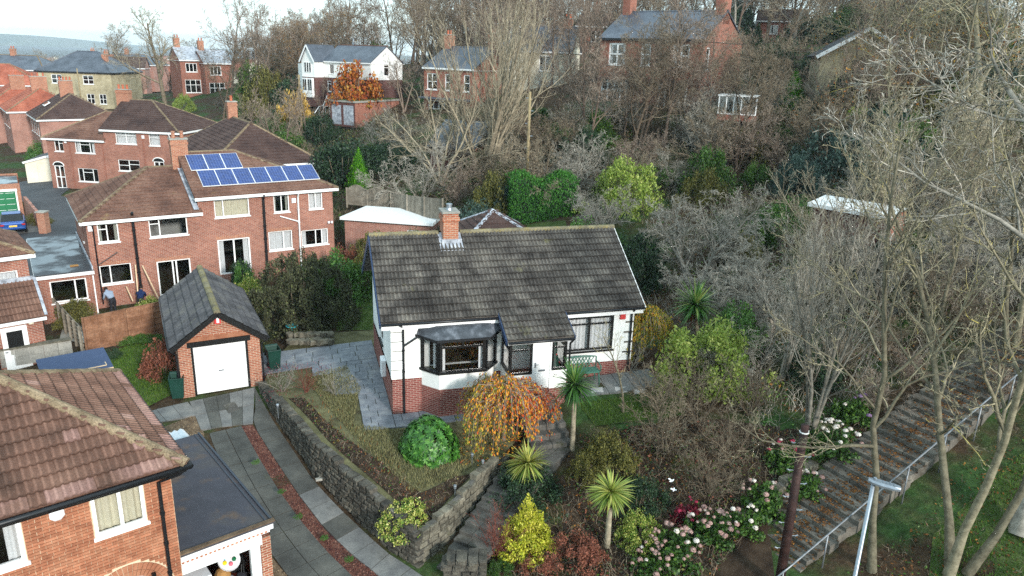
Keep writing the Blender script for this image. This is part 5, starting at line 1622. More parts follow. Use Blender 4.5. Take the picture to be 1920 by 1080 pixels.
def car(name, loc, rz, mat, label):
    e = empty(name, loc, rz, label=label, cat='car')
    # x forward; sections of (x, half width, belt z, roof z, roof half width)
    prof = [(-2.15, .62, .45, .80), (-2.1, .80, .35, .92), (-1.6, .86, .25, .98), (-.9, .88, .22, .98), (.4, .88, .22, .98), (1.2, .86, .24, .93), (1.9, .78, .28, .82), (2.15, .6, .42, .68)]
    m = MB()
    for x, w, z0, z1 in prof:
        m.v += [(x, -w, z0), (x, -w * 1.02, (z0 + z1) / 2), (x, -w * .93, z1), (x, w * .93, z1), (x, w * 1.02, (z0 + z1) / 2), (x, w, z0)]
    for i in range(len(prof) - 1):
        for k in range(6): m.f.append((i * 6 + k, i * 6 + (k + 1) % 6, i * 6 + 6 + (k + 1) % 6, i * 6 + 6 + k)[::-1])
    m.f += [tuple(range(6)), tuple(reversed(range(len(prof) * 6 - 6, len(prof) * 6)))]
    b = m.build('body', mat, e, smooth=False, bevel=.04)
    m = MB(); cab = [(-1.75, .74, .97), (-1.05, .60, 1.40), (-.3, .60, 1.44), (.35, .58, 1.38), (1.2, .72, .93)]
    for x, w, z in cab: m.v += [(x, -w, z), (x, w, z)]
    for i in range(4): m.f.append((2 * i, 2 * i + 2, 2 * i + 3, 2 * i + 1)[::-1])
    base = [(-1.75, .8, .96), (1.2, .78, .92)]
    o = len(m.v); m.v += [(-1.75, -.8, .93), (1.2, -.78, .9), (-1.75, .8, .93), (1.2, .78, .9)]
    m.f += [(o, o + 1, 8, 6, 4, 2, 0), (1, 3, 5, 7, 9, o + 3, o + 2)]
    m.build('windows', 'black_paint', e)
    m = MB(); m.v = [(-1.06, -.61, 1.412), (-1.06, .61, 1.412), (-.3, -.61, 1.452), (-.3, .61, 1.452), (.3, -.59, 1.398), (.3, .59, 1.398)]; m.f = [(0, 2, 3, 1), (2, 4, 5, 3)]; o = m.build('roof', mat, e); o.modifiers.new('s', 'SOLIDIFY').thickness = .03
    for x in (-1.35, 1.35):
        for y in (-.8, .8):
            q = MB(); q.tube([(x, y - .1, .32), (x, y + .1, .32)], .32, 16); wl = q.build('wheel', 'rubber', e); q = MB(); q.tube([(x, y - .108 if y < 0 else y + .102, .32), (x, y - .102 if y < 0 else y + .108, .32)], .2, 12); q.build('rim', 'metal_grey', wl)
    for y in (-.66, .66):
        q = MB(); q.box(-2.15, y - .14, .68, -2.06, y + .14, .82); q.build('tail_light', 'tail_red', e, bevel=.02)
    q = MB(); q.box(-2.185, -.26, .6, -2.15, .26, .72); q.build('number_plate', 'plate_yellow', e)
    q = MB(); q.box(-2.19, -.75, .42, -2.05, .75, .55); q.build('bumper', mat, e, bevel=.03)
    return e
cp = gp(30, 438, -.92)
car('parked_car', (cp.x - 1.0, cp.y + 1.3, -.88), R(124), 'car_blue', 'blue saloon car parked in front of the green garage door')

# ================================================================== TERRACES AND FAR HOUSES
def terrace(name, label, loc, ang, W, D, H, rise, wallmat, roofmat, axis, hips, wins, chim=None, group=None, mode='stuff', cap='ridge_tan', fascia='white_paint', sky=None, over=.3, run=None):
    h = House(name, loc, ang, W, D, H, label=label, cat='house', **({'group': group} if group else {}))
    for fc in 'flrb':
        ho = [w[1:5] for w in wins if w[0] == fc]
        gb = None
        if axis == 'y' and fc in 'fb' and not hips[0 if fc == 'f' else 1]: gb = (W / 2, H + rise - .12)
        if axis == 'x' and fc in 'lr' and not hips[0 if fc == 'l' else 1]: gb = (D / 2, H + rise - .12)
        h.wall(fc, wallmat, ho, v0=-2.0, gable=gb)
    for w in wins: h.window(w[0], *w[1:5], cols=w[5] if len(w) > 5 else (1, 1), transom=w[6] if len(w) > 6 else None, fw=.09, sillmat=None)
    h.room()
    r_, cs_ = h.hip_roof(rise, axis, over, roofmat, mode, hips, z=H + .02, capmat=cap, fascia=fascia, run=run)
    for c in chim or []: h.chimney(*c)
    for (x, y, sdx) in sky or []:
        pass
    return h, r_
wl = [('l', 1.0 + i * 2.1, 3.0, 1.9 + i * 2.1, 4.5, (1, 1)) for i in range(4)]
tdir = Vector((-math.sin(R(38)), math.cos(R(38)), 0)); tacr = Vector((math.cos(R(38)), math.sin(R(38)), 0))
c1 = Vector((-56.6, 89.25, 0)) + tacr * .3 + tdir * .3
h, r_ = terrace('terrace_house', 'brown roofed end terrace house with big four-pot chimney and skylights', (c1.x, c1.y, -.6), 38, 8.5, 9.5, 5.0, 2.7, 'brick_terrace', 'tile_brown_dark', 'y', (True, False), [(w[0], w[1] - .2, *w[2:]) for w in wl], [(4.0, 5.6, 7.2, 9.2, 1.5, .6, 4)], run=4.2)
m = MB(); sl_ = 2.7 / 4.55
m.obox((1.6, 5.4, 6.45), (.35, 0, .35 * sl_), (0, .7, 0), (-.03, 0, .05)); m.build('skylight', 'white_trim', h.e); m = MB(); m.obox((1.57, 5.4, 6.5), (.27, 0, .27 * sl_), (0, .6, 0), (-.008, 0, .015)); m.build('skylight_glass', 'felt_wet', h.e)
m = MB(); m.obox((4.7, 2.1, 6.45), (.35, 0, 0), (0, .45, .45 * .64), (0, -.03, .05)); m.build('skylight', 'white_trim', h.e); m = MB(); m.obox((4.7, 2.07, 6.52), (.26, 0, 0), (0, .36, .36 * .64), (0, -.01, .015)); m.build('skylight_glass', 'solar_cell', h.e)
c2 = c1 + tdir * 11.5 - tacr * 2.0
h, r_ = terrace('terrace_house', 'terrace house with weathered orange roof and wide red chimney', (c2.x, c2.y, -.7), 38, 8.5, 10.0, 5.2, 2.7, 'brick_terrace', 'tile_orange', 'y', (True, False), wl, [(4.2, 4.0, 7.2, 9.4, 1.9, .6, 3)], run=4.2)
c3 = c2 + tdir * 12 - tacr * 1.5
h, r_ = terrace('terrace_house', 'terrace house with bright red tile roof at the left edge', (c3.x, c3.y, -.8), 38, 8.5, 10.5, 5.2, 2.8, 'brick_terrace', 'tile_orange', 'y', (True, False), wl, [(4.2, 3.0, 7.2, 9.2, 1.8, .6, 3)], run=4.2)
c4 = at(60, 150, 135)
terrace('terrace_house', 'house with broad bright orange roof and small skylight left of the stone house', (c4.x - 14, 136, -.2), 20, 13, 9, 5.6, 3.6, 'brick_terrace', 'tile_orange', 'x', (True, True), [], [], run=6.0)
# conservatories in the terrace gardens
for k, (px, py) in enumerate(((12, 268), (38, 280))):
    q = gp(px, py, -.8)
    e = empty('conservatory', (q.x, q.y, -.9), R(38), label=('white conservatory with red roof at the left edge below the terrace' if k == 0 else 'small white glazed porch with grey roof below the brown roofed terrace'), cat='conservatory')
    m = MB(); m.box(0, 0, 0, 3, 2.4, .9); m.build('base', 'brick_terrace', e)
    m = MB()
    for x in np.linspace(0, 3, 5): m.box(x - .05, -.02, .9, x + .05, .06, 2.2)
    for y in np.linspace(0, 2.4, 4): m.box(-.02, y - .05, .9, .06, y + .05, 2.2)
    m.box(-.05, -.05, 2.1, 3.05, .08, 2.25); m.box(-.05, .08, 2.1, .08, 2.4, 2.25); m.build('frame', 'white_trim', e)
    m = MB(); m.box(.01, .0, .9, 2.95, .02, 2.1); m.build('pane', 'glass', e)
    m = MB(); m.add([(-.15, -.15, 2.25), (3.15, -.15, 2.25), (3.15, 2.5, 2.25), (-.15, 2.5, 2.25), (.8, 1.2, 3.1), (2.2, 1.2, 3.1)], [(0, 1, 5, 4), (1, 2, 5), (2, 3, 4, 5), (3, 0, 4)]); m.build('roof', 'tile_red' if k == 0 else 'lead', e)
# stone house with slate roof
q = at(65, 132, 126)
terrace('stone_house', 'tan stone house with dark slate hipped roof and paired white sash windows', (q.x + .3, q.y, q.z - 5.6), -3, 12.4, 9, 5.6, 3.2, 'stone_tan', 'slate', 'x', (True, True),
        [('f', 2.3, 3.7, 4.1, 5.1, (1, 1), (.5, .5)), ('f', 7.6, 3.7, 9.4, 5.1, (1, 1), (.5, .5)), ('f', 7.9, .6, 9.2, 2.2, (1, 1), (.5, .5)), ('f', 10.0, .6, 11.2, 2.2, (1, 1), (.5, .5))], [(9.9, 3.2, 7.0, 8.4, .8, .6, 1)], mode='flat', cap='slate', fascia='black_gutter')
# more roofs beyond
rr = random.Random(4)
far = [(30, 118, 150, 'slate', 'dark slate roofed house behind the bright orange roof'), (170, 128, 165, 'slate', 'grey roofed house right of the stone house'), (215, 118, 190, 'tile_brown_dark', 'brown gabled house with tall chimney stack beyond the stone house'), (245, 112, 205, 'slate', 'house with skylight half hidden by bare shrubs beyond the stone house'), (190, 112, 215, 'tile_orange', 'low red roofed house far behind the stone house')]
for px, py, Y, rm, lb in far:
    q = at(px, py, Y)
    terrace('far_house', lb, (q.x - 6, q.y, q.z - 6.0), rr.uniform(-15, 25), 12, 8, 4.8, 2.6, rr.choice(['brick_terrace', 'stone_tan', 'brick_hill']), rm, 'x', (rr.random() < .5, rr.random() < .5), [('f', 2, 3, 3.6, 4.4), ('f', 7, 3, 8.6, 4.4)], [(3, 4, 6.2, 8.6, 1.0, .6, 2)], mode='flat', group='roofs beyond the stone house')
# the distant town: countless small roofs, blocks and tree clumps
rt = np.random.default_rng(5)
tV, tF, tM = [], [], []
town = {k: MB() for k in ('tile_orange', 'brick_terrace', 'render_cream', 'slate', 'tile_brown')}
for i in range(420):
    d = rt.uniform(240, 1900) ** 1.0
    az = R(rt.uniform(-36, -12 if d < 500 else 6))
    x, y = math.sin(az) * d, math.cos(az) * d
    z = gz(x, y)
    w, l, hh, rs = rt.uniform(7, 16) , rt.uniform(7, 30) if d > 500 else rt.uniform(7, 14), rt.uniform(4, 7.5), rt.uniform(1.5, 3.5)
    if rt.random() < .05 and d > 900: hh, rs, w, l = rt.uniform(12, 22), .2, 14, 20
    a = rt.uniform(0, PI)
    ux, uy = Vector((math.cos(a), math.sin(a), 0)), Vector((-math.sin(a), math.cos(a), 0)); c = Vector((x, y, z))
    wm = town[['brick_terrace', 'render_cream', 'brick_terrace', 'render_cream'][rt.integers(4)]]; rm = town[['tile_orange', 'slate', 'tile_brown', 'tile_orange'][rt.integers(4)]]
    P = lambda s, t, h_: c + ux * s * l / 2 + uy * t * w / 2 + Vector((0, 0, h_))
    wm.add([P(s, t, h_) for h_ in (-3, hh) for s, t in ((-1, -1), (1, -1), (1, 1), (-1, 1))] + [P(-1, 0, hh + rs), P(1, 0, hh + rs)], [(0, 1, 5, 4), (1, 2, 6, 5), (2, 3, 7, 6), (3, 0, 4, 7), (4, 8, 7), (5, 6, 9)])
    rm.add([P(-1.04, -1.1, hh - .1), P(1.04, -1.1, hh - .1), P(1.04, 0, hh + rs), P(-1.04, 0, hh + rs), P(1.04, 1.1, hh - .1), P(-1.04, 1.1, hh - .1)], [(0, 1, 2, 3), (4, 5, 3, 2)])
te = empty('distant_town', (0, 0, 0), kind='stuff', label='distant town of roofs and pale blocks in the valley')
for k, mb in town.items(): mb.build({'tile_orange': 'red_roofs', 'brick_terrace': 'brick_blocks', 'render_cream': 'pale_blocks', 'slate': 'grey_roofs', 'tile_brown': 'brown_roofs'}[k], k, te, kind='stuff')

# small red houses on the hillside
for k, (px, py, lb) in enumerate(((337, 112, 'small red brick house with shiny pale slate roof beside the tall bare tree'), (383, 118, 'small red brick house with pale slate roof, second from the tall bare tree'))):
    q = at(px, py, 126)
    h, r_ = terrace('hillside_cottage', lb, (q.x, q.y, q.z - 5.4), 38, 4.2, 6.5, 5.4, 2.0, 'brick_hill', 'lead', 'x', (False, False), [('f', .8, 3.5, 2.6, 4.9, (1, 1, 1)), ('f', .5, .2, 3.0, 2.3, (1, 1, 1), (.6, .6, .6))], [(.6, 3.4, 6.6, 8.8, .9, .7, 2)], mode='flat', cap='lead', over=.35)

# white house on the hillside
q = at(607, 113, 92)
WH = House('white_house', (q.x, q.y, q.z - 4.7), -36, 10.2, 6.4, 4.7, label='white rendered house with slate roof and dark brick ground floor on the hillside', cat='house')
fl_z = 2.35
WH.wall('f', 'render_white', [(1.2, 2.9, 2.2, 4.3)], v0=fl_z); WH.wall('r', 'render_white', [(2.6, 2.9, 3.7, 4.5)], v0=fl_z, gable=(3.2, 7.0)); WH.wall('l', 'render_white', v0=fl_z, gable=(3.2, 7.0)); WH.wall('b', 'render_white', v0=fl_z)
WH.wall('f', 'brick_dark', [(.6, .3, 1.5, 1.9), (1.9, -.3, 2.7, 2.0), (3.0, .3, 3.9, 1.9)], v0=-2, v1=fl_z, name='ground_floor_wall', d=.02); WH.wall('r', 'brick_dark', [(.8, .4, 1.7, 1.2)], v0=-2, v1=fl_z, name='ground_floor_wall', d=.02); WH.wall('l', 'brick_dark', v0=-2, v1=fl_z, name='ground_floor_wall')
WH.window('f', .6, .3, 1.5, 1.9, cols=(1,), transom=(.7,), fw=.12); WH.window('f', 3.0, .3, 3.9, 1.9, cols=(1,), transom=(.7,), fw=.12); WH.window('f', 1.9, -.3, 2.7, 2.0, cols=(1, 1), transom=(.5, .5), fw=.12, name='front_door'); WH.window('r', .8, .4, 1.7, 1.2, cols=(1,), fw=.1)
WH.window('r', 2.6, 2.9, 3.7, 4.5, cols=(1,), transom=(.75,), fw=.1); WH.window('f', 1.2, 2.9, 2.2, 4.3, cols=(1,)); WH.room()
WH.hip_roof(2.4, 'x', .25, 'slate', 'flat', (False, False), z=4.75, capmat='tile_brown')
# its gabled front wing
WW = [(-2.9, -1.6), (-.05, -1.6)]
m = MB(); m.box(-3.0, -1.8, fl_z, -.04, 3.0, 4.75); m.poly([(-3.0, -1.8, 4.75), (-.04, -1.8, 4.75), (-1.52, -1.8, 6.9)]); m.build('wing_wall', 'render_white', WH.e)
m = MB(); m.box(-3.0, -1.78, -2, -.06, 2.98, fl_z); m.build('wing_base', 'brick_dark', WH.e)
wr = MB(); wr.box(-1.56, -1.9, 6.8, -1.48, 3.2, 6.86); wr = wr.build('wing_roof', 'slate', WH.e)
slope(wr, (-3.25, 3.2, 4.6), (-3.25, -2.05, 4.6), (-1.52, -2.05, 7.05), (-1.52, 3.2, 7.05), 'slate', 'flat'); slope(wr, (.21, -2.05, 4.6), (.21, 3.2, 4.6), (-1.52, 3.2, 7.05), (-1.52, -2.05, 7.05), 'slate', 'flat')
WH.barge(wr, [(-3.25, -2.07, 4.6), (-1.52, -2.07, 7.05), (.21, -2.07, 4.6)], 'white_paint', .05, .22)
for x in (-2.3, -1.75, -1.2):
    m = MB(); m.box(x, -1.86, 3.0, x + .45, -1.81, 4.5); w_ = m.build('window', 'white_trim', WH.e); m = MB(); m.box(x + .08, -1.875, 3.08, x + .37, -1.862, 4.42); m.build('pane', 'black_paint', w_)
for x in (-2.5, -1.3):
    m = MB(); m.box(x, -2.2, -.6, x + 1.0, -1.81, 2.2); w_ = m.build('bay_window', 'white_trim', WH.e); 
    for y in (x + .1, x + .56):
        m = MB(); m.box(y, -2.215, .4, y + .34, -2.202, 2.0); m.build('pane', 'black_paint', w_)
m = MB(); m.box(-5.5, -.5, -2, -3.02, 3, 4.2); m.build('flat_roof_wing', 'render_white', WH.e)
WH.e.scale = (.78, .78, .78); WH.e.location.z += 4.7 * .2
WH.chimney(3.2, 3.2, 6.9, 7.6, .25, .25, 1, 'metal_grey', 'metal_grey')
rl = empty('stair_rail', (0, 0, 0), label='white metal stair rail in front of the white hillside house', cat='hand rail')
for dx in (0, 12):
    pts = [at(590 + dx, 212, 86), at(598 + dx, 200, 87), at(606 + dx, 198, 88), at(614 + dx, 178, 90), at(618 + dx, 178, 90.5)]
    m = MB(); m.tube(pts, .05, 6); rr_ = m.build('rail', 'white_paint', rl)
    for p in pts[1:4]:
        m = MB(); m.tube([p, p - Vector((0, 0, 1.0))], .04, 6); m.build('post', 'white_paint', rr_)
# brick garage block below it
q = at(620, 228, 84)
GB = House('bank_garage', (q.x, q.y, q.z), -30, 3.6, 7.5, 2.2, label='garage dug into the bank below the white house with pale doors', cat='garage')
GB.wall('f', 'brick_dark', [(.2, -.2, 1.6, 1.9), (1.9, -.2, 3.4, 1.9)]); GB.wall('r', 'brick_hill'); GB.wall('l', 'brick_hill')
for a in (.2, 1.9):
    m = MB(); m.box(a, .03, -.2, a + 1.45, .08, 1.9); d_ = m.build('door', 'lead', GB.e)
    for i in range(4): m = MB(); m.box(a + .05 + i * .35, .015, -.1, a + .36 + i * .35, .032, 1.85); m.build('board', 'lead', d_)
m = MB(); m.box(-.1, -.1, 2.2, 3.75, 7.5, 2.38); m.build('roof_slab', 'concrete', GB.e); m = MB(); m.box(.1, .1, 2.385, 3.5, 7.4, 2.45); m.build('turf', 'lawn', GB.e)

# centre red house behind the bare trees
q = at(889, 130, 80)
ca = R(-36); cd_ = Vector((math.cos(ca), math.sin(ca), 0))
o_ = q - cd_ * 7.0
h, r_ = terrace('red_villa', 'red brick house with slate roof half hidden behind the pale bare trees', (o_.x, o_.y, q.z - 6.0), -36, 7.0, 7.5, 6.0, 2.2, 'brick_hill', 'slate', 'x', (False, False),
        [('f', .4, 3.7, 1.9, 5.4, (1, 1), (.5, .5)), ('f', 3.0, 3.7, 3.7, 5.4, (1,), (.5,)), ('f', 5.6, 3.7, 6.4, 5.4, (1,), (.5,)), ('f', .6, .0, 3.6, 2.6, (1, 1, 1, 1), (.65, .65, .65, .65))], [(.4, 3.7, 7.4, 9.4, .8, .9, 2), (6.6, 3.7, 7.4, 9.6, .8, .9, 2)], mode='flat', cap='slate', over=.2)
m = MB(); m.box(.2, -1.2, 2.8, 6.8, -.02, 2.95); m.box(.3, -1.1, -2, 4.0, -.03, 0); m.build('porch_roof', 'slate', h.e)
# big red house
q = at(1320, 74, 66)
ca = R(-40); cd_ = Vector((math.cos(ca), math.sin(ca), 0)); o_ = q - cd_ * 10.4
BH = House('brick_villa', (o_.x, o_.y, q.z - 6.2), -40, 10.4, 7.6, 6.2, label='large red brick house with slate roof and sunlit right gable with tall chimney', cat='house')
hw = [(1.0, 3.9, 2.8, 5.8), (4.4, 3.9, 5.4, 5.8), (7.6, 3.9, 9.2, 5.8)]
BH.wall('f', 'brick_hill', hw + [(.6, 0, 3.4, 2.6), (6.6, 0, 9.4, 2.6)], v0=-2); BH.wall('r', 'brick_hill', [(.7, 3.7, 1.4, 5.6)], v0=-2, gable=(3.8, 8.5)); BH.wall('l', 'brick_hill', v0=-2, gable=(3.8, 8.5)); BH.wall('b', 'brick_hill'); BH.room()
for w_ in hw: BH.window('f', *w_, cols=(1, 1) if w_[2] - w_[0] > 1.2 else (1,), transom=(.5, .5) if w_[2] - w_[0] > 1.2 else (.5,), fw=.14, curtain='curtain_white', style='sides')
for w_ in ((.6, 0, 3.4, 2.6), (6.6, 0, 9.4, 2.6)): BH.window('f', *w_, cols=(1, 1, 1, 1), transom=(.65,) * 4, fw=.16, d=.25)
BH.window('r', .7, 3.7, 1.4, 5.6, cols=(1,), transom=(.5,), fw=.14)
BH.hip_roof(2.5, 'x', .2, 'slate', 'flat', (False, False), z=6.22, capmat='slate', fascia='black_gutter')
m = MB(); m.box(.3, -1.0, 2.62, 9.8, -.02, 2.8); m.build('bay_roof', 'brick_dark', BH.e)
BH.chimney(10.0, 3.8, 7.6, 10.6, .8, 1.3, 3, 'brick_hill'); BH.chimney(.5, 3.8, 7.6, 10.2, .8, 1.1, 2, 'brick_hill')
cx_ = empty('garden_conservatory', (0, 0, 0), label='white conservatory in the shrubs right of the large brick house', cat='conservatory')
q = at(1345, 212, 56); cx_.location = (q.x, q.y, q.z); cx_.rotation_euler = (0, 0, R(-20)); cx_.scale = (.75, .75, .75); cx_.location.z -= .5
m = MB(); m.box(0, 0, 0, 3.6, 3, .6); m.build('base', 'brick_hill', cx_)
for i in range(6):
    m = MB(); m.box(i * .7, -.03, .6, i * .7 + .1, .06, 2.3); m.build('post', 'white_trim', cx_)
m = MB(); m.box(0, -.05, .6, 3.6, .08, .7); m.build('sill', 'white_trim', cx_); m = MB(); m.box(-.1, -.1, 2.3, 3.7, 3.0, 2.42); m.build('roof', 'white_trim', cx_); m = MB(); m.box(.1, 0, .7, 3.5, .02, 2.3); m.build('pane', 'glass', cx_)
# white house deep in the trees, and rooftops on the crest
q = at(985, 95, 84)
terrace('pale_villa', 'pale rendered slate roofed house deep in the trees left of the large brick house', (q.x - 4, q.y, q.z - 5.2), -12, 9, 7, 5.2, 2.6, 'render_cream', 'slate', 'x', (True, False), [('f', 1.2, 3.2, 2.6, 4.8), ('f', 5.6, 3.2, 7.0, 4.8), ('f', 1.0, .2, 3.0, 2.2), ('f', 5.6, .2, 7.6, 2.2)], [(8, 3.5, 6.6, 8.6, .9, .7, 2)], mode='flat', cap='slate')
for px, py, Y, lb in ((1130, 50, 108, 'red brick house on the crest left of the large brick house'), (1460, 40, 128, 'far brick house on the crest near the right hand skyline')):
    q = at(px, py, Y)
    terrace('crest_house', lb, (q.x - 3.5, q.y, q.z - 5.2), -20, 7.5, 6, 5.2, 1.9, 'brick_hill', 'tile_brown_dark', 'x', (False, False), [('f', 2, 3.2, 3.4, 4.6), ('f', 5, 3.2, 6.4, 4.6)], [(2, 3, 6.2, 8.0, .9, .7, 2)], mode='flat')
# stone bungalow with white bargeboards, upper right
q = at(1540, 103, 60)
SB = House('stone_bungalow', (q.x, q.y, q.z - 2.6), -16, 6.3, 9.0, 2.6, label='stone gabled bungalow with white bargeboards under the trees at upper right', cat='bungalow')
SB.wall('f', 'stone_tan', v0=-3, gable=(3.15, 4.5)); SB.wall('l', 'stone_tan', v0=-3); SB.wall('r', 'stone_tan', v0=-3)
rs_ = MB(); rs_.box(3.1, 0, 4.5, 3.2, 8.9, 4.56); rs_ = rs_.build('roof', 'tile_charcoal', SB.e)
slope(rs_, (-.35, 9.2, 2.5), (-.35, -.35, 2.5), (3.15, -.35, 4.65), (3.15, 9.2, 4.65), 'tile_charcoal', 'stuff'); slope(rs_, (6.65, -.35, 2.5), (6.65, 9.2, 2.5), (3.15, 9.2, 4.65), (3.15, -.35, 4.65), 'tile_charcoal', 'stuff')
SB.barge(rs_, [(-.35, -.38, 2.56), (3.15, -.38, 4.7), (6.65, -.38, 2.56)], 'white_paint', .05, .26)
# low shed with white roof, right
q = at(1527, 380, 37)
SH = House('garden_shed', (q.x, q.y, q.z - 2.2), -48, 3.7, 1.9, 2.2, label='low brick shed with white felt roof hidden in the bare trees at right', cat='shed')
SH.wall('f', 'brick_dark', v0=-1.5); SH.wall('r', 'brick_hill', v0=-1.5); SH.wall('l', 'brick_hill', v0=-1.5)
m = MB(); m.add([(-.2, -.3, 2.2), (3.9, -.3, 2.2), (3.9, 1.5, 2.42), (-.2, 1.5, 2.42), (-.2, -.3, 2.03), (3.9, -.3, 2.03)], [(0, 1, 2, 3), (4, 5, 1, 0)]); m.build('roof', 'white_paint', SH.e)
# pyramid roof behind the bungalow ridge
q = at(945, 402, 38)
HB = House('summer_house', (q.x - 1.9, q.y - 1.6, q.z - 3.4), 16.4, 3.8, 3.8, 2.2, label='square outbuilding with brown pyramid tile roof behind the bungalow', cat='outbuilding')
for fc in 'flrb': HB.wall(fc, 'brick_garage', v0=-1)
HB.hip_roof(1.25, 'y', .2, 'tile_brown_dark', 'stuff', (True, True), z=2.2, run=2.05, capmat='lead')
# long white roofed garage
q = gp(640, 408, 3.1)
LG = House('long_garage', (q.x + .2, q.y, .6), -10, 5.7, 2.5, 2.4, label='long low brick garage with white flat roof behind the bungalow', cat='garage')
LG.wall('f', 'brick_terrace', [(4.2, 1.2, 5.0, 2.0)], v0=-1); LG.wall('l', 'brick_terrace', v0=-1); LG.wall('r', 'brick_terrace', v0=-1); LG.window('f', 4.2, 1.2, 5.0, 2.0, cols=(1, 1))
m = MB(); m.prism([(-.2, -.3), (6.0, -.3), (6.0, 2.6), (.5, 2.6)], lambda x, y: 2.42 + .12 * (y + .3) / 3.8, lambda x, y: 2.6 + .3 * (y + .3) / 3.8); m.build('roof', 'white_paint', LG.e)
# ================================================================== VEGETATION
tint_mat('bark_grey', [(0.0, C('#6f6a62')), (0.5, C('#a09990')), (1.0, C('#ccc5bb'))], 0.9, 0.1)
tint_mat('bark_pale', [(0.0, C('#7a6f60')), (0.5, C('#a59a86')), (1.0, C('#c8bda8'))], 0.9, 0.1)
tint_mat('bark_brown', [(0.0, C('#554a40')), (0.5, C('#7f7262')), (1.0, C('#ab9e8b'))], 0.9, 0.1)
tint_mat('bark_purple', [(0.0, C('#5e5048')), (0.5, C('#8a7a6e')), (1.0, C('#b4a497'))], 0.9, 0.1)
tint_mat('bark_lichen', [(0.0, C('#5c574b')), (0.45, C('#8c8470')), (0.8, C('#b8ae94')), (1.0, C('#bdae60'))], 0.9, 0.1)
tint_mat('bark_red', [(0.0, C('#5c3630')), (0.5, C('#7d4a40')), (1.0, C('#9a665a'))], 0.9, 0.1)
tint_mat('leaf_green', [(0.0, C('#1f3512')), (0.5, C('#38581f')), (1.0, C('#5f7f30'))], 0.5, 0.35, .2)
tint_mat('leaf_bright', [(0.0, C('#2a4d1c')), (0.5, C('#46702c')), (1.0, C('#759848'))], 0.45, 0.4, .2)
tint_mat('leaf_rhodo', [(0.0, C('#1f4216')), (0.5, C('#3a6c24')), (1.0, C('#6f9c44'))], 0.45, 0.4, .1)
tint_mat('leaf_dark', [(0.0, C('#16261a')), (0.5, C('#283f28')), (1.0, C('#415a38'))], 0.5, 0.35, .15)
tint_mat('leaf_blue', [(0.0, C('#1e2f2a')), (0.5, C('#334a42')), (1.0, C('#566e60'))], 0.5, 0.35, .15)
tint_mat('leaf_olive', [(0.0, C('#3a3a1c')), (0.5, C('#5a5a2c')), (1.0, C('#827c3e'))], 0.6, 0.3, .2)
tint_mat('leaf_brown_olive', [(0.0, C('#2f2f22')), (0.4, C('#464733')), (0.75, C('#505638')), (1.0, C('#757a4a'))], 0.7, 0.2, .1)
tint_mat('leaf_lime', [(0.0, C('#5a7426')), (0.5, C('#869a40')), (1.0, C('#bcc070'))], 0.5, 0.3, .25)
tint_mat('leaf_golden', [(0.0, C('#7d9020')), (0.5, C('#b5b434')), (1.0, C('#e0d468'))], 0.6, 0.2, .25)
tint_mat('leaf_hedge', [(0.0, C('#1c4214')), (0.5, C('#306320')), (1.0, C('#558636'))], 0.6, 0.2, .1)
tint_mat('leaf_conifer', [(0.0, C('#2f5a12')), (0.5, C('#4f8a1c')), (1.0, C('#79b02c'))], 0.6, 0.2, .15)
tint_mat('leaf_variegated', [(0.0, C('#35571c')), (0.5, C('#6d8a34')), (0.8, C('#b9b45a')), (1.0, C('#ded58c'))], 0.5, 0.3, .2)
tint_mat('leaf_autumn', [(0.0, C('#743220')), (0.3, C('#9c4f26')), (0.6, C('#b5772f')), (0.85, C('#a38c3a')), (1.0, C('#6a7038'))], 0.6, 0.25, .25)
tint_mat('leaf_weeping', [(0.0, C('#8e3024')), (0.25, C('#c85028')), (0.5, C('#dd8a2c')), (0.75, C('#c9a83a')), (1.0, C('#6f7c30'))], 0.6, 0.25, .25)
tint_mat('leaf_gold', [(0.0, C('#a8842c')), (0.5, C('#c9a246')), (1.0, C('#dcc07a'))], 0.6, 0.25, .25)
tint_mat('leaf_copper', [(0.0, C('#6a3a20')), (0.5, C('#96602a')), (1.0, C('#b8932e'))], 0.6, 0.25, .25)
tint_mat('leaf_russet', [(0.0, C('#4c2f26')), (0.5, C('#754536')), (1.0, C('#9c6450'))], 0.7, 0.2, .15)
tint_mat('leaf_maroon', [(0.0, C('#3a1218')), (0.5, C('#6b1f2c')), (1.0, C('#97394a'))], 0.6, 0.25, .15)
tint_mat('leaf_palm', [(0.0, C('#23401c')), (0.5, C('#3f6a2c')), (0.85, C('#6f9048')), (1.0, C('#a9b060'))], 0.4, 0.4, .2)
tint_mat('leaf_palm_yellow', [(0.0, C('#3f5a20')), (0.5, C('#7d8f3a')), (1.0, C('#c6bf6a'))], 0.4, 0.4, .2)
tint_mat('grass_blade', [(0.0, C('#2c4a18')), (0.5, C('#47691f')), (1.0, C('#75883a'))], 0.7, 0.2, .2)
tint_mat('grass_dry', [(0.0, C('#56523a')), (0.5, C('#7a7652')), (0.8, C('#969066')), (1.0, C('#66743c'))], 0.8, 0.1, .15)
tint_mat('litter', [(0.0, C('#3a281c')), (0.4, C('#5d4028')), (0.75, C('#86592c')), (1.0, C('#b07a3c'))], 0.8, 0.1, .1)
tint_mat('petal_white', [(0.0, C('#c9b8a8')), (0.5, C('#e2d8cf')), (1.0, C('#efece8'))], 0.7, 0.2, .2)
tint_mat('petal_pink', [(0.0, C('#8d6a64')), (0.5, C('#b5938a')), (1.0, C('#d6beb4'))], 0.7, 0.2, .2)
tint_mat('petal_mauve', [(0.0, C('#5c4a7c')), (0.5, C('#8a6f96')), (1.0, C('#b08aa0'))], 0.7, 0.2, .2)
tint_mat('petal_red', [(0.0, C('#7c1c34')), (0.5, C('#a83450')), (1.0, C('#c25a70'))], 0.7, 0.2, .2)
BARKS = {}

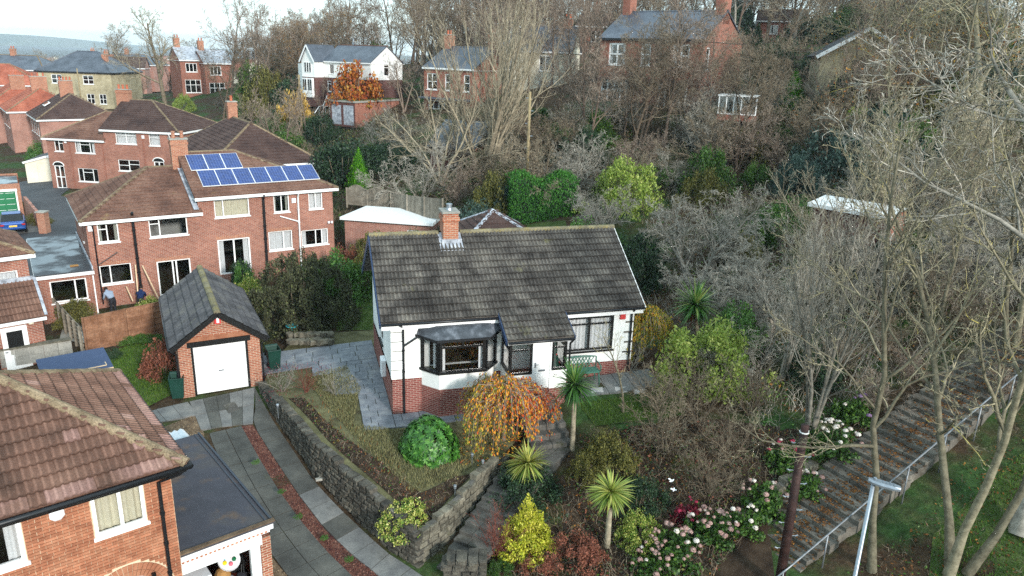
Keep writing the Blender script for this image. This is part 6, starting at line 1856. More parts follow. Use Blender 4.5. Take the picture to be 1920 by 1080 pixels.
def tubes(P, Rr, sides):
    """P (b,n,3), Rr (b,n) -> verts, quads"""
    b, n, _ = P.shape
    d = np.empty_like(P)
    d[:, 1:-1] = P[:, 2:] - P[:, :-2]; d[:, 0] = P[:, 1] - P[:, 0]; d[:, -1] = P[:, -1] - P[:, -2]
    d /= np.linalg.norm(d, axis=2, keepdims=True) + 1e-9
    ref = np.where(np.abs(d[:, :1, 2:3]) > .9, np.array([1., 0, 0]), np.array([0, 0, 1.]))
    x = np.cross(d, np.broadcast_to(ref, d.shape)); x /= np.linalg.norm(x, axis=2, keepdims=True) + 1e-9
    y = np.cross(d, x)
    a = 2 * PI * np.arange(sides) / sides
    V = P[:, :, None] + Rr[:, :, None, None] * (np.cos(a)[None, None, :, None] * x[:, :, None] + np.sin(a)[None, None, :, None] * y[:, :, None])
    V = V.reshape(-1, 3)
    i = np.arange(b)[:, None, None] * n * sides; j = np.arange(n - 1)[None, :, None] * sides; k = np.arange(sides)[None, None, :]; k2 = (k + 1) % sides
    F = np.stack([i + j + k, i + j + k2, i + j + sides + k2, i + j + sides + k], -1).reshape(-1, 4)
    return V, F

def grow(seed, H=10., r0=.16, stems=1, clear=.3, kids=(10, 8, 6, 5), ratio=.55, ang=(35, 65), up=.06, gnarl=.10, lean=(0, 0), tilt=6, tip=.006, droop=0.0, stem_ang=18, s0=0.2):
    """a leafless tree; returns per level (points, radii)"""
    r = np.random.default_rng(seed)
    NP = (9, 7, 5, 4, 4)
    lev = [[] for _ in range(5)]
    cur = []
    for s in range(stems):
        a = r.uniform(0, 2 * PI); t = R(r.uniform(2, stem_ang)) if stems > 1 else R(r.uniform(0, tilt))
        d = np.array([math.sin(t) * math.cos(a) + lean[0], math.sin(t) * math.sin(a) + lean[1], math.cos(t)])
        p = np.array([math.cos(a), math.sin(a), 0]) * (.05 + r0 * .8) * (stems > 1)
        k = r.uniform(.75, 1.0) if stems > 1 else 1.0
        cur.append((p, d / np.linalg.norm(d), H * k, r0 * (k if stems > 1 else 1)))
    L0 = len(kids)
    for lv in range(L0 + 1):
        n = NP[lv]; nxt = []
        for (p, d, L, rad) in cur:
            pts = [p]; dirs = [d]
            st = L / (n - 1)
            for i in range(n - 1):
                dr = droop * (i / n) if lv >= 1 else 0
                d = d + r.normal(0, gnarl * (1 + .4 * lv), 3) + np.array([0, 0, up * (1 if lv else .5) - dr])
                d = d / np.linalg.norm(d)
                p = p + d * st
                pts.append(p); dirs.append(d)
            e = rad * (.28 if lv < L0 else .5)
            rr = np.linspace(rad, max(e, tip * .6), n)
            if lv == 0: rr[0] *= 1.35
            lev[lv].append((np.array(pts), rr))
            if lv < L0:
                nk = max(2, int(round(kids[lv] * r.uniform(.8, 1.2))))
                ph = r.uniform(0, 2 * PI)
                for c in range(nk):
                    lo = clear if lv == 0 else s0
                    t = lo + (1 - lo) * ((c + r.uniform(.2, .9)) / nk)
                    t = min(t, .995)
                    f = t * (n - 1); i = int(f); q = f - i
                    pp = pts[i] * (1 - q) + pts[i + 1] * q
                    dd = dirs[i + 1]
                    ph += 2.4 + r.normal(0, .5)
                    b = np.cross(dd, [0.3, .2, .9]); b /= np.linalg.norm(b) + 1e-9; b2 = np.cross(dd, b)
                    al = R(r.uniform(*ang)) * (1 - .35 * t)
                    cd = dd * math.cos(al) + (b * math.cos(ph) + b2 * math.sin(ph)) * math.sin(al)
                    cl = L * ratio * (1.15 - .65 * t) * r.uniform(.7, 1.15)
                    cr = max(tip, (rad + (e - rad) * t) * r.uniform(.5, .68))
                    nxt.append((pp, cd, cl, cr))
        cur = nxt
    return lev

def tree_meshes(lev, mat, seed=0, trunk_lv=2, leaf=None, leafmat=None, nleaf=0, leafsize=.1, leaf_z=None):
    r = np.random.default_rng(seed + 99)
    out = []
    for part, rng_ in (('trunk', range(0, trunk_lv)), ('crown', range(trunk_lv, 5))):
        VV, FF, TT, o = [], [], [], 0
        for lv in rng_:
            if not lev[lv]: continue
            P = np.array([b[0] for b in lev[lv]]); Rr = np.array([b[1] for b in lev[lv]])
            sd = (8, 5, 3, 3, 3)[lv]
            V, F = tubes(P, Rr, sd)
            t = np.repeat(np.clip(r.normal(.22 if lv < 2 else .5, .1 if lv < 2 else .24, len(P)), 0, 1), P.shape[1] * sd)
            VV.append(V); FF.append(F + o); TT.append(t); o += len(V)
        out.append(mesh_arrays(part, np.concatenate(VV), np.concatenate(FF), mat, np.concatenate(TT), smooth=(part == 'trunk')))
    lm = None
    if nleaf:
        ends = np.concatenate([np.concatenate([b[0][1:] for b in lev[lv]]) for lv in (2, 3, 4) if lev[lv]])
        c = ends[r.integers(0, len(ends), nleaf)] + r.normal(0, .08, (nleaf, 3))
        if leaf_z: c = c[r.random(nleaf) < np.clip((leaf_z[1] - c[:, 2]) / (leaf_z[1] - leaf_z[0]), .03, 1)]
        lm = leaf_mesh('leaves', c, r.normal(0, 1, c.shape), leafsize, leafmat, r)
    return out[0], out[1], lm

def leaf_mesh(name, c, nrm, size, mat, r, aspect=.55, tint=None, down=0.0, axis=None):
    """one small folded leaf (quad) at every point"""
    n = len(c)
    nrm = nrm / (np.linalg.norm(nrm, axis=1, keepdims=True) + 1e-9)
    if axis is None:
        t = np.cross(nrm, r.normal(0, 1, (n, 3)))
    else:
        t = axis
    t = t + np.array([0, 0, -down])
    t /= np.linalg.norm(t, axis=1, keepdims=True) + 1e-9
    b = np.cross(nrm, t); b /= np.linalg.norm(b, axis=1, keepdims=True) + 1e-9
    s = (size * r.uniform(.6, 1.3, n))[:, None]
    V = np.stack([c - t * s * .5, c + b * s * aspect * .5 + nrm * s * .06, c + t * s * .5, c - b * s * aspect * .5 + nrm * s * .06], 1).reshape(-1, 3)
    F = np.arange(4 * n).reshape(n, 4)
    tt = np.clip(r.normal(.5, .24, n), 0, 1) if tint is None else tint
    return mesh_arrays(name, V, F, mat, np.repeat(tt, 4))

def lumpy(dirs, seed, amp=.28, k=9):
    r = np.random.default_rng(seed)
    c = r.normal(0, 1, (k, 3)); c /= np.linalg.norm(c, axis=1, keepdims=True)
    w = r.uniform(.3, 1, k)
    d = dirs @ c.T
    return 1 - amp * .6 + amp * (np.exp(-(1 - d) * 7) * w).sum(1)

def cloud(seed, rx, ry, rz, n, size, mat, amp=.3, fill=.35, shape='dome', clump=60, aspect=.55, name='foliage', down=0.0, k=11):
    """foliage: leaves in clumps over an uneven volume"""
    r = np.random.default_rng(seed)
    m = clump
    d = r.normal(0, 1, (m, 3)); d /= np.linalg.norm(d, axis=1, keepdims=True)
    if shape == 'dome': d[:, 2] = np.abs(d[:, 2]) * 1.0 - .12
    rad = lumpy(d, seed, amp, k) * np.where(r.random(m) < fill, r.uniform(.35, .8, m), r.uniform(.86, 1.0, m))
    cc = d * rad[:, None]
    idx = r.integers(0, m, n)
    sp = r.normal(0, 1, (n, 3)); sp /= np.linalg.norm(sp, axis=1, keepdims=True)
    cs = .9 / math.sqrt(m) * 1.9
    off = sp * (r.random(n) ** .4)[:, None] * cs * r.uniform(.6, 1.2, m)[idx][:, None]
    p = cc[idx] + off
    nr = cc[idx] * .8 + sp * .9 + np.array([0, 0, .35])
    p = p * np.array([rx, ry, rz])
    if shape == 'dome':
        p = p[p[:, 2] > -.02 * rz]; nr = nr[:len(p)]
    else: p[:, 2] += rz
    tint = np.clip(r.normal(.5, .17, len(p)) + r.normal(0, .16, m)[idx][:len(p)], 0, 1)
    return leaf_mesh(name, p, nr[:len(p)], size, mat, r, aspect, tint, down)

def cone_tree(seed, rad, h, n, size, mat):
    r = np.random.default_rng(seed)
    z = 1 - np.sqrt(r.random(n)); a = r.uniform(0, 2 * PI, n)
    bump = 1 + .16 * np.sin(a * 5 + z * 9) + .12 * np.sin(a * 9 - z * 23) + r.normal(0, .08, n)
    q = np.where(r.random(n) < .25, r.uniform(.4, .9, n), 1.0)
    rr = rad * (1 - z) ** .8 * bump * q * np.clip(z * 9 + .55, 0, 1)
    p = np.stack([np.cos(a) * rr, np.sin(a) * rr, z * h], 1)
    nr = np.stack([np.cos(a), np.sin(a), r.normal(.3, .4, n)], 1)
    ax = np.stack([np.cos(a) * .5, np.sin(a) * .5, np.ones(n)], 1) + r.normal(0, .25, (n, 3))
    return leaf_mesh('foliage', p, nr, size, mat, r, .45, None, 0, ax)

def stems_mesh(seed, h, n=6, r0=.04, mat='bark_brown', spread=.35):
    r = np.random.default_rng(seed)
    P = []
    for i in range(n):
        a = r.uniform(0, 2 * PI); s = spread * r.uniform(.3, 1)
        P.append([np.array([math.cos(a) * .06, math.sin(a) * .06, -.25]) * 1.0 + np.array([math.cos(a) * s * t, math.sin(a) * s * t, h * t]) for t in np.linspace(0, 1, 5)])
    V, F = tubes(np.array(P), np.tile(np.linspace(r0, r0 * .4, 5), (n, 1)), 5)
    return mesh_arrays('stems', V, F, mat, np.full(len(V), .45))

def put(name, label, cat, loc, rz=0, sc=1.0, parts=(), group=None, kind=None):
    e = empty(name, loc, rz, label=label, cat=cat, **({'group': group} if group else {}))
    e.scale = (sc, sc, sc) if not hasattr(sc, '__len__') else sc
    for nm, me in parts:
        if me is not None: link(nm, me, e)
    return e

def ground_at(px, Y, py=300):
    x = at(px, py, Y).x
    return Vector((x, Y, gz(x, Y)))

# ---------------------------------------------------------------- library of leafless trees
LIB = {}
def lib(key, mat, seed, leafmat=None, nleaf=0, leafsize=.12, leaf_z=None, **kw):
    lv = grow(seed, **kw)
    LIB[key] = tree_meshes(lv, mat, seed, 2, None, leafmat, nleaf, leafsize, leaf_z)
K = dict(kids=(10, 8, 7, 5))
lib('wood_a', 'bark_purple', 1, H=10, r0=.17, clear=.3, tip=.013, **K)
lib('wood_b', 'bark_brown', 2, H=10, r0=.18, clear=.25, ratio=.6, ang=(40, 75), tip=.013, **K)
lib('wood_c', 'bark_purple', 3, H=9, r0=.15, stems=3, clear=.3, kids=(8, 6, 5, 4), tip=.013, stem_ang=22)
lib('wood_d', 'bark_grey', 4, H=11, r0=.2, clear=.35, ratio=.58, gnarl=.15, tip=.013, **K)
lib('wood_e', 'bark_brown', 5, H=9, r0=.16, clear=.25, leafmat='leaf_copper', nleaf=900, leafsize=.14, ratio=.6, tip=.013, **K)
lib('thicket_a', 'bark_brown', 6, H=4.2, r0=.05, stems=7, clear=.15, kids=(9, 7, 6), ratio=.5, tip=.010, stem_ang=45, up=.02, gnarl=.14)
lib('thicket_b', 'bark_grey', 7, H=4.5, r0=.05, stems=8, clear=.12, kids=(9, 7, 6), ratio=.5, tip=.010, stem_ang=40, up=.0, droop=.12, gnarl=.14)
lib('thicket_c', 'bark_purple', 8, H=3.6, r0=.04, stems=8, clear=.1, kids=(9, 7, 5), ratio=.48, tip=.010, stem_ang=48, up=.03, gnarl=.12)
lib('pale_multi', 'bark_pale', 9, H=12.5, r0=.13, stems=10, clear=.2, kids=(9, 7, 5), ratio=.42, tip=.009, stem_ang=27, up=.11, gnarl=.07, ang=(20, 45))
lib('pale_arch', 'bark_pale', 10, H=8.5, r0=.12, stems=7, clear=.2, kids=(9, 7, 5), ratio=.42, tip=.009, stem_ang=48, up=.03, gnarl=.10, ang=(20, 55))
lib('lichen_a', 'bark_lichen', 12, H=12.5, r0=.11, clear=.30, kids=(13, 9, 6, 4), ratio=.40, tip=.008, up=.06, gnarl=.12, ang=(30, 62))
lib('lichen_b', 'bark_lichen', 13, H=12.0, r0=.135, stems=2, clear=.3, kids=(11, 8, 6, 4), ratio=.40, tip=.008, stem_ang=14, up=.06, gnarl=.10)
lib('lichen_c', 'bark_grey', 14, H=9.0, r0=.09, stems=5, clear=.2, kids=(9, 8, 6), ratio=.45, tip=.008, stem_ang=16, up=.12, gnarl=.07, ang=(20, 45))
lib('lichen_lean', 'bark_lichen', 15, H=12.0, r0=.12, clear=.4, kids=(10, 8, 6, 4), ratio=.42, lean=(.6, .1), up=.05, tip=.008)
lib('upright_pale', 'bark_pale', 16, H=7.2, r0=.06, stems=7, clear=.2, kids=(9, 8, 6), ratio=.42, tip=.008, stem_ang=26, up=.09, gnarl=.11, ang=(22, 55))
lib('dome_bare', 'bark_grey', 17, H=5.6, r0=.13, stems=5, clear=.2, kids=(11, 10, 9), ratio=.52, tip=.011, stem_ang=55, up=-.01, droop=.16, gnarl=.16, ang=(30, 75))
lib('beech', 'bark_lichen', 18, H=11, r0=.28, clear=.15, kids=(12, 9, 7, 5), ratio=.7, ang=(50, 85), up=.04, gnarl=.13, tip=.008, leafmat='leaf_copper', nleaf=7500, leafsize=.17, leaf_z=(2.5, 8))
lib('sapling', 'bark_lichen', 19, H=3.6, r0=.05, clear=.45, kids=(7, 6, 4), ratio=.45, tilt=20, tip=.005)
lib('twig_shrub', 'bark_grey', 20, H=1.5, r0=.018, stems=9, clear=.1, kids=(6, 4), ratio=.45, tip=.004, stem_ang=50, up=.04, gnarl=.1)
lib('twig_red', 'bark_red', 21, H=1.5, r0=.014, stems=14, clear=.1, kids=(7, 5), ratio=.45, tip=.004, stem_ang=48, up=.05, gnarl=.1)
lib('twig_brown', 'bark_brown', 22, H=2.6, r0=.03, stems=10, clear=.1, kids=(8, 6, 4), ratio=.45, tip=.005, stem_ang=46, up=.03, gnarl=.13)
lib('tall_bare', 'bark_pale', 23, H=11, r0=.3, clear=.28, kids=(10, 8, 7, 5), ratio=.55, ang=(35, 70), tip=.012)
def tree(key, name, label, loc, sc=1.0, rz=None, group=None, cat='tree'):
    t, c, l = LIB[key]
    return put(name, label, cat, loc, random.uniform(0, 6.28) if rz is None else rz, sc, (('trunk', t), ('crown', c), ('leaves', l)), group)

# named trees, right of the bungalow
tree('lichen_a', 'bare_tree', 'tall slender lichen covered tree between the public steps and the street lamp', spot(1634, 1072), 1.0, 1.0)
tree('lichen_b', 'bare_tree', 'forked lichen covered tree on the grass right of the hand rail', spot(1783, 1080), 1.02, 2.1)
tree('lichen_lean', 'bare_tree', 'tree with trunk leaning out of frame to the right, beside the forked tree', spot(1812, 1078), 1.0, .15)
tree('wood_d', 'bare_tree', 'thick trunk cut by the right edge low on the grass', spot(1912, 1010), 1.3, .7)
tree('lichen_c', 'bare_tree', 'thin many stemmed bare tree behind the telegraph pole', spot(1516, 815), .95, .3)
tree('lichen_c', 'bare_tree', 'small bare tree standing in the bank above the hydrangeas', spot(1462, 720), .7, 2.3)
tree('lichen_b', 'bare_tree', 'lichen covered tree at the right edge beyond the top of the steps', spot(1893, 660), .85, 4.0)
tree('lichen_a', 'bare_tree', 'bare tree with yellow lichen left of the upper public steps', spot(1745, 640), .72, 5.0)
for k, (px, Y, s, lb) in enumerate(((1690, 36, 1.15, 'pale upright bare tree in front of the dark evergreen shrub, tallest of the thicket'), (1610, 33, .9, 'pale upright bare shrub below the low white roofed shed'), (1780, 37, 1.2, 'pale upright bare tree under the copper beech'), (1868, 36, 1.15, 'pale upright bare tree at the right edge under the copper beech'), (1560, 31, .75, 'pale bare shrub right of the domed bare tree'))):
    tree('upright_pale', 'bare_tree', lb, ground_at(px, Y), s)
tree('dome_bare', 'bare_tree', 'domed tangle of grey branches right of the bungalow roof', ground_at(1335, 37.0), (1.0, .95, 1.0), .4)
tree('dome_bare', 'bare_tree', 'lower grey tangle of branches behind the tall cordyline', ground_at(1440, 34), (.75, .75, .65), 2.4)
tree('dome_bare', 'bare_tree', 'grey twiggy mound between the green hedge and the domed bare tree', ground_at(1150, 43), (.55, .55, .62), 1.2)
tree('beech', 'beech_tree', 'spreading beech with copper and yellow leaves at upper right', ground_at(1800, 50), 1.1, .8)
tree('beech', 'beech_tree', 'second copper leaved beech left of the spreading beech', ground_at(1690, 58), .8, 3.0)
tree('pale_multi', 'bare_tree', 'pale many stemmed bare tree in front of the half hidden brick house', ground_at(905, 55), 1.02, .5)
tree('pale_multi', 'bare_tree', 'slightly shorter pale bare tree, right neighbour of the many stemmed one', ground_at(940, 57), .88, 2.6)
tree('pale_arch', 'bare_tree', 'pale arching bare tree left of the many stemmed one', ground_at(825, 55), .95, 1.9)
tree('pale_arch', 'bare_tree', 'arching bare tree over the grey roofed lean-to', ground_at(850, 58), .8, 5.6)
tree('tall_bare', 'bare_tree', 'tall pale trunked bare tree left of the small red houses', ground_at(318, 116), 1.2, 1.0)
tree('wood_d', 'bare_tree', 'rounded bare tree on the skyline above the stone house', ground_at(97, 178), 1.0, 1.0)
tree('wood_d', 'bare_tree', 'bare tree right of the rounded one above the stone house', ground_at(137, 186), 1.0, 2.0)
tree('sapling', 'young_tree', 'thin leaning bare sapling on the lawn in front of the bench', spot(1168, 775), 1.0, 1.5)

# the wood on the hill: many trees of a kind
rw_ = random.Random(31)
wood = []
DESC = dict(wood_a='purplish leafless', wood_b='spreading brown leafless', wood_c='many stemmed leafless', wood_d='tall grey leafless', wood_e='copper flecked leafless', thicket_a='brown arching leafless', thicket_b='grey drooping leafless', thicket_c='low purplish leafless', dome_bare='grey domed leafless', twig_brown='small brown leafless')
def scatter(keys, n, xr, yr, sc, label, group, name, avoid=(), mind=2.2, cat='tree'):
    tries = 0; got = 0
    while got < n and tries < n * 40:
        tries += 1
        x, y = rw_.uniform(*xr), rw_.uniform(*yr)
        if any((x - a) ** 2 + (y - b) ** 2 < c * c for a, b, c in avoid): continue
        if any((x - a) ** 2 + (y - b) ** 2 < mind * mind for a, b in wood): continue
        wood.append((x, y)); got += 1
        s = rw_.uniform(*sc)
        key = rw_.choice(keys); dsc = DESC[key]
        tree(key, name, dsc + ' ' + label[len('leafless '):] if label.startswith('leafless ') else dsc + ' ' + label, Vector((x, y, gz(x, y) - .1)), (s, s, s * rw_.uniform(.85, 1.15)), rw_.uniform(0, 6.28), dsc + ', ' + group, cat)
HOUSES = [(-20, 93, 9), (-8, 84, 7), (11, 72, 8), (3, 88, 7), (-17, 88, 6), (28, 66, 7), (-50, 128, 8), (20, 45, 4), (12, 62, 4)]
scatter(['wood_c', 'wood_b', 'wood_a'], 16, (2, 19), (55, 65), (.62, .9), 'leafless tree in front of the large brick house', 'leafless trees before the large brick house', 'bare_tree', [(1.5, 57, 1.2)], 2.0)
scatter(['wood_a', 'wood_b', 'wood_c', 'wood_a', 'wood_d', 'wood_e'], 62, (-44, 62), (97, 150), (.85, 1.3), 'leafless tree in the dense wood along the crest of the hill', 'leafless trees of the crest wood', 'bare_tree', HOUSES, 4.2)
scatter(['wood_a', 'wood_b', 'wood_e', 'wood_d'], 46, (-18, 80), (110, 152), (1.25, 1.6), 'leafless tree in the tall back rows of the crest wood', 'trees in the back rows of the crest wood', 'bare_tree', [], 2.6)
scatter(['wood_c', 'wood_e'], 6, (23, 31), (52, 57), (.55, .75), 'leafless tree in front of the stone gabled bungalow', 'trees before the stone bungalow', 'bare_tree', [], 1.2)
scatter(['wood_a', 'wood_c', 'wood_b', 'wood_e'], 15, (-40, -16), (99, 118), (.8, 1.1), 'leafless tree on the slope left of the white house', 'leafless trees left of the white house', 'bare_tree', HOUSES + [(-38, 112, 3)], 3.0)
scatter(['wood_a', 'wood_b', 'wood_c'], 20, (-14, 8), (88, 100), (.75, 1.05), 'leafless tree on the upper slope right of the white house', 'leafless trees of the upper slope', 'bare_tree', HOUSES, 2.6)
scatter(['wood_b', 'wood_d', 'wood_e', 'wood_a'], 22, (24, 56), (56, 92), (.8, 1.15), 'leafless tree in the wood around the stone bungalow', 'leafless trees around the stone bungalow', 'bare_tree', HOUSES, 3.4)
scatter(['thicket_a', 'thicket_b', 'thicket_c'], 44, (-7, 26), (48, 66), (.65, 1.15), 'shrub on the bank below the large brick house', 'leafless shrubs below the large brick house', 'bare_shrub', [(2, 60, 1.0)], 1.6, 'shrub')
scatter(['wood_c', 'wood_a', 'wood_b'], 8, (-3, 9), (74, 82), (.75, 1.0), 'leafless tree in front of the pale house among the trees', 'trees before the pale house', 'bare_tree', [], 2.0)
scatter(['thicket_a', 'thicket_c', 'thicket_b', 'wood_c'], 15, (-34, -10), (64, 92), (.5, .8), 'leafless shrub in the gardens below the white house', 'leafless shrubs below the white house', 'bare_shrub', [(-20, 90, 6), (-18, 84, 5)], 2.2, 'shrub')
scatter(['thicket_a', 'thicket_b', 'thicket_b', 'dome_bare'], 19, (10, 27), (28, 44), (.55, .85), 'leafless shrub in the thicket right of the bungalow', 'leafless shrubs right of the bungalow', 'bare_shrub', [(13, 37.5, 2), (14.4, 34.5, 2.0), (15.6, 37, 2.2), (16.8, 40, 2.5), (18, 43, 2.5)], 1.5, 'shrub')
scatter(['thicket_c', 'thicket_a', 'twig_brown'], 11, (11, 21), (23.5, 28), (.4, .65), 'scrub on the bank above the public steps', 'low scrub above the public steps', 'bare_shrub', [], 1.3, 'shrub')
scatter(['wood_b', 'thicket_a', 'wood_a', 'thicket_c'], 15, (-78, -36), (134, 152), (.6, 1.0), 'leafless tree among the gardens around the stone house', 'leafless trees around the stone house', 'bare_tree', [(-75, 126, 10), (-55, 128, 8), (-62, 106, 8)], 3.0)

# ---------------------------------------------------------------- evergreens and leafy shrubs
FO = {}
FO['green'] = [cloud(s, 1, 1, 1, 9000, .06, 'leaf_green', .35, .3, clump=70) for s in (40, 41)]
FO['dark'] = [cloud(s, 1, 1, 1, 9000, .06, 'leaf_dark', .35, .3, clump=70) for s in (42, 43)]
FO['blue'] = [cloud(s, 1, 1, 1, 10000, .055, 'leaf_blue', .4, .3, clump=90) for s in (44, 45)]
FO['olive'] = [cloud(46, 1, 1, 1, 9000, .06, 'leaf_olive', .35, .3, clump=70)]
FO['bright'] = [cloud(47, 1, 1, 1, 9000, .06, 'leaf_bright', .35, .3, clump=70)]
FO['brown'] = [cloud(48, 1, 1, 1, 34000, .036, 'leaf_brown_olive', .06, .4, clump=420)]
FO['lime'] = [cloud(49, 1, 1, 1, 9000, .06, 'leaf_lime', .35, .3, clump=70)]
FO['varieg'] = [cloud(50, 1, 1, 1, 8000, .065, 'leaf_variegated', .3, .3, clump=70)]
FO['gold'] = [cloud(51, 1, 1, 1, 3500, .11, 'leaf_gold', .4, .5, clump=50)]
FO['autumn'] = [cloud(52, 1, 1, 1, 4200, .10, 'leaf_autumn', .4, .5, clump=60)]
FO['russet'] = [cloud(53, 1, 1, 1, 5000, .07, 'leaf_russet', .35, .4, clump=70)]
ST = [stems_mesh(60 + k, .8, 6, .018) for k in range(3)]
def bush(kind, label, loc, w, h, d=None, name='shrub', cat='shrub', group=None, rz=None):
    me = random.choice(FO[kind])
    return put(name, label, cat, loc, random.uniform(0, 6.28) if rz is None else rz, (w / 2, (d or w) / 2, h), (('foliage', me), ('stems', random.choice(ST))), group)

bush('green', 'round dark laurel on the hillside left of the wooden pole', ground_at(518, 84), 5.8, 4.0)
bush('green', 'large rounded evergreen below the laurel behind the dark hipped roof', ground_at(534, 68), 5.2, 5.2)
bush('dark', 'dark rounded evergreen right of the wooden pole', ground_at(602, 80), 4.0, 4.0)
bush('green', 'clipped round bush left of the small red houses', ground_at(300, 108), 4.6, 4.2)
bush('olive', 'olive green shrub beside the clipped round bush', ground_at(283, 104), 4.2, 3.0)
bush('green', 'small dark dome bush below the clipped round bush', ground_at(330, 104), 3.2, 2.8)
bush('lime', 'yellow green shrub in front of the small red house', ground_at(352, 112), 3.6, 3.0)
bush('dark', 'long dark hedge behind the stepped brown roofs', ground_at(270, 94), 11, 3.2, 4)
bush('green', 'leafy hedge mass above the brown roofed terrace', ground_at(165, 110), 12, 3.4, 4)
bush('lime', 'yellow green bush beside the terrace gardens', ground_at(205, 100), 3.0, 3.2)
bush('gold', 'yellow leaved tree in front of the stone house', ground_at(88, 118), 4.2, 5.4, name='small_tree', cat='tree')
bush('olive', 'tall olive green evergreen left of the yellow tree', ground_at(516, 98), 6.5, 7.6, name='evergreen_tree', cat='tree')
bush('green', 'ivy clad tree behind the two red cottages', ground_at(478, 100), 5.0, 8.8, name='evergreen_tree', cat='tree')
bush('dark', 'dark evergreen tree behind the white house', ground_at(596, 112), 9, 7.5, name='evergreen_tree', cat='tree')
bush('dark', 'second dark evergreen left of the white house roof', ground_at(545, 116), 6.5, 6.0, name='evergreen_tree', cat='tree')
t_, c_, _ = LIB['thicket_a']
e = bush('gold', 'golden leaved tree beside the wooden pole and white house', ground_at(560, 86), 4.6, 5.6, name='autumn_tree', cat='tree'); 
e = bush('autumn', 'orange and red autumn tree in front of the white house', ground_at(668, 86) + Vector((0, 0, 1.6)), 6.6, 5.2, name='autumn_tree', cat='tree')
bush('dark', 'dark evergreen mass behind the scalloped fence', ground_at(640, 58), 6.5, 4.5)
bush('green', 'green shrub right of the dark hipped roof', ground_at(610, 62), 4.5, 3.2)
bush('dark', 'dark green shrub right of the bright conifer', ground_at(735, 58), 4.6, 3.2)
bush('green', 'clipped green shrub under the pale bare trees', ground_at(695, 60), 3.8, 3.2)
put('conifer', 'bright green conical conifer behind the scalloped fence', 'tree', ground_at(672, 55) + Vector((0, 0, -.2)), 0, 1, (('foliage', cone_tree(70, 1.0, 3.6, 5200, .14, 'leaf_conifer')), ('stems', stems_mesh(71, 2.0, 1, .08, spread=.02))))
put('conifer', 'small dark conifer on the skyline right of the tall chimney', 'tree', ground_at(1392, 78), 1, 1, (('foliage', cone_tree(72, 1.3, 5.0, 4200, .2, 'leaf_dark')), ('stems', stems_mesh(73, 2.0, 1, .1, spread=.02))))
put('conifer', 'bright green conifer left of the stone bungalow', 'tree', ground_at(1470, 62), 1, 1, (('foliage', cone_tree(74, 1.3, 3.8, 4200, .17, 'leaf_conifer')), ('stems', stems_mesh(75, 2.0, 1, .1, spread=.02))))
bush('dark', 'dark evergreen tree right of the large brick house', ground_at(1432, 66), 5.5, 6.5, name='evergreen_tree', cat='tree')
bush('blue', 'large dark blue green shrub at right below the stone bungalow', ground_at(1560, 48), 5.2, 4.4)
bush('blue', 'blue green shrub left neighbour of the large dark one', ground_at(1500, 47), 3.8, 3.4)
bush('lime', 'yellow leaved shrub behind the dark blue green shrub', ground_at(1600, 52), 3.0, 3.4)
bush('bright', 'bright green shrub at the edge of the right hand wood', ground_at(1485, 42), 3.4, 2.2)
bush('blue', 'dark blue green bush behind the bungalow chimney', ground_at(880, 43), 3.9, 4.0)
bush('olive', 'olive shrub beside the chimney of the bungalow', ground_at(812, 42), 2.0, 2.6)
bush('olive', 'tall olive shrub left of the clipped hedge', ground_at(932, 48), 3.4, 3.8)
bush('russet', 'russet leaved hydrangea bush behind the bungalow ridge', ground_at(968, 42.5), 2.6, 1.9)
bush('lime', 'fresh yellow green shrub right of the clipped hedge', ground_at(1185, 47), 5.0, 3.6)
bush('bright', 'bright green laurel behind the right end of the bungalow roof', ground_at(1125, 41), 4.2, 2.6)
bush('dark', 'dark evergreen at the right gable of the bungalow', ground_at(1205, 38), 4.0, 3.6)
bush('dark', 'dark shrub below the large brick house in the middle of the bank', ground_at(1075, 56), 5.0, 3.4)
bush('green', 'green shrub above the clipped hedge', ground_at(1110, 60), 5.0, 2.6)
bush('dark', 'tall dark ivy mass hiding the left wall of the stone bungalow', ground_at(1560, 57), 4.5, 5.0)
bush('dark', 'dark evergreen shrub in front of the stone bungalow wall', ground_at(1585, 56), 5.5, 4.2)
bush('olive', 'olive shrub right of the dark evergreen under the stone gable', ground_at(1650, 55), 5.0, 3.8)
tree('thicket_a', 'bare_shrub', 'leafless shrub in front of the white conservatory', ground_at(1335, 52), 1.15, 1, cat='shrub')
tree('thicket_c', 'bare_shrub', 'low leafless shrub right of the white conservatory', ground_at(1385, 52.5), 1.3, 2, cat='shrub')
bush('olive', 'olive shrub on the bank left of the garden conservatory', ground_at(1400, 54), 5.0, 2.8)
bush('green', 'ivy covered bush behind the brick house hidden by pale trees', ground_at(1010, 66), 5.0, 2.2)
rb_ = random.Random(77)
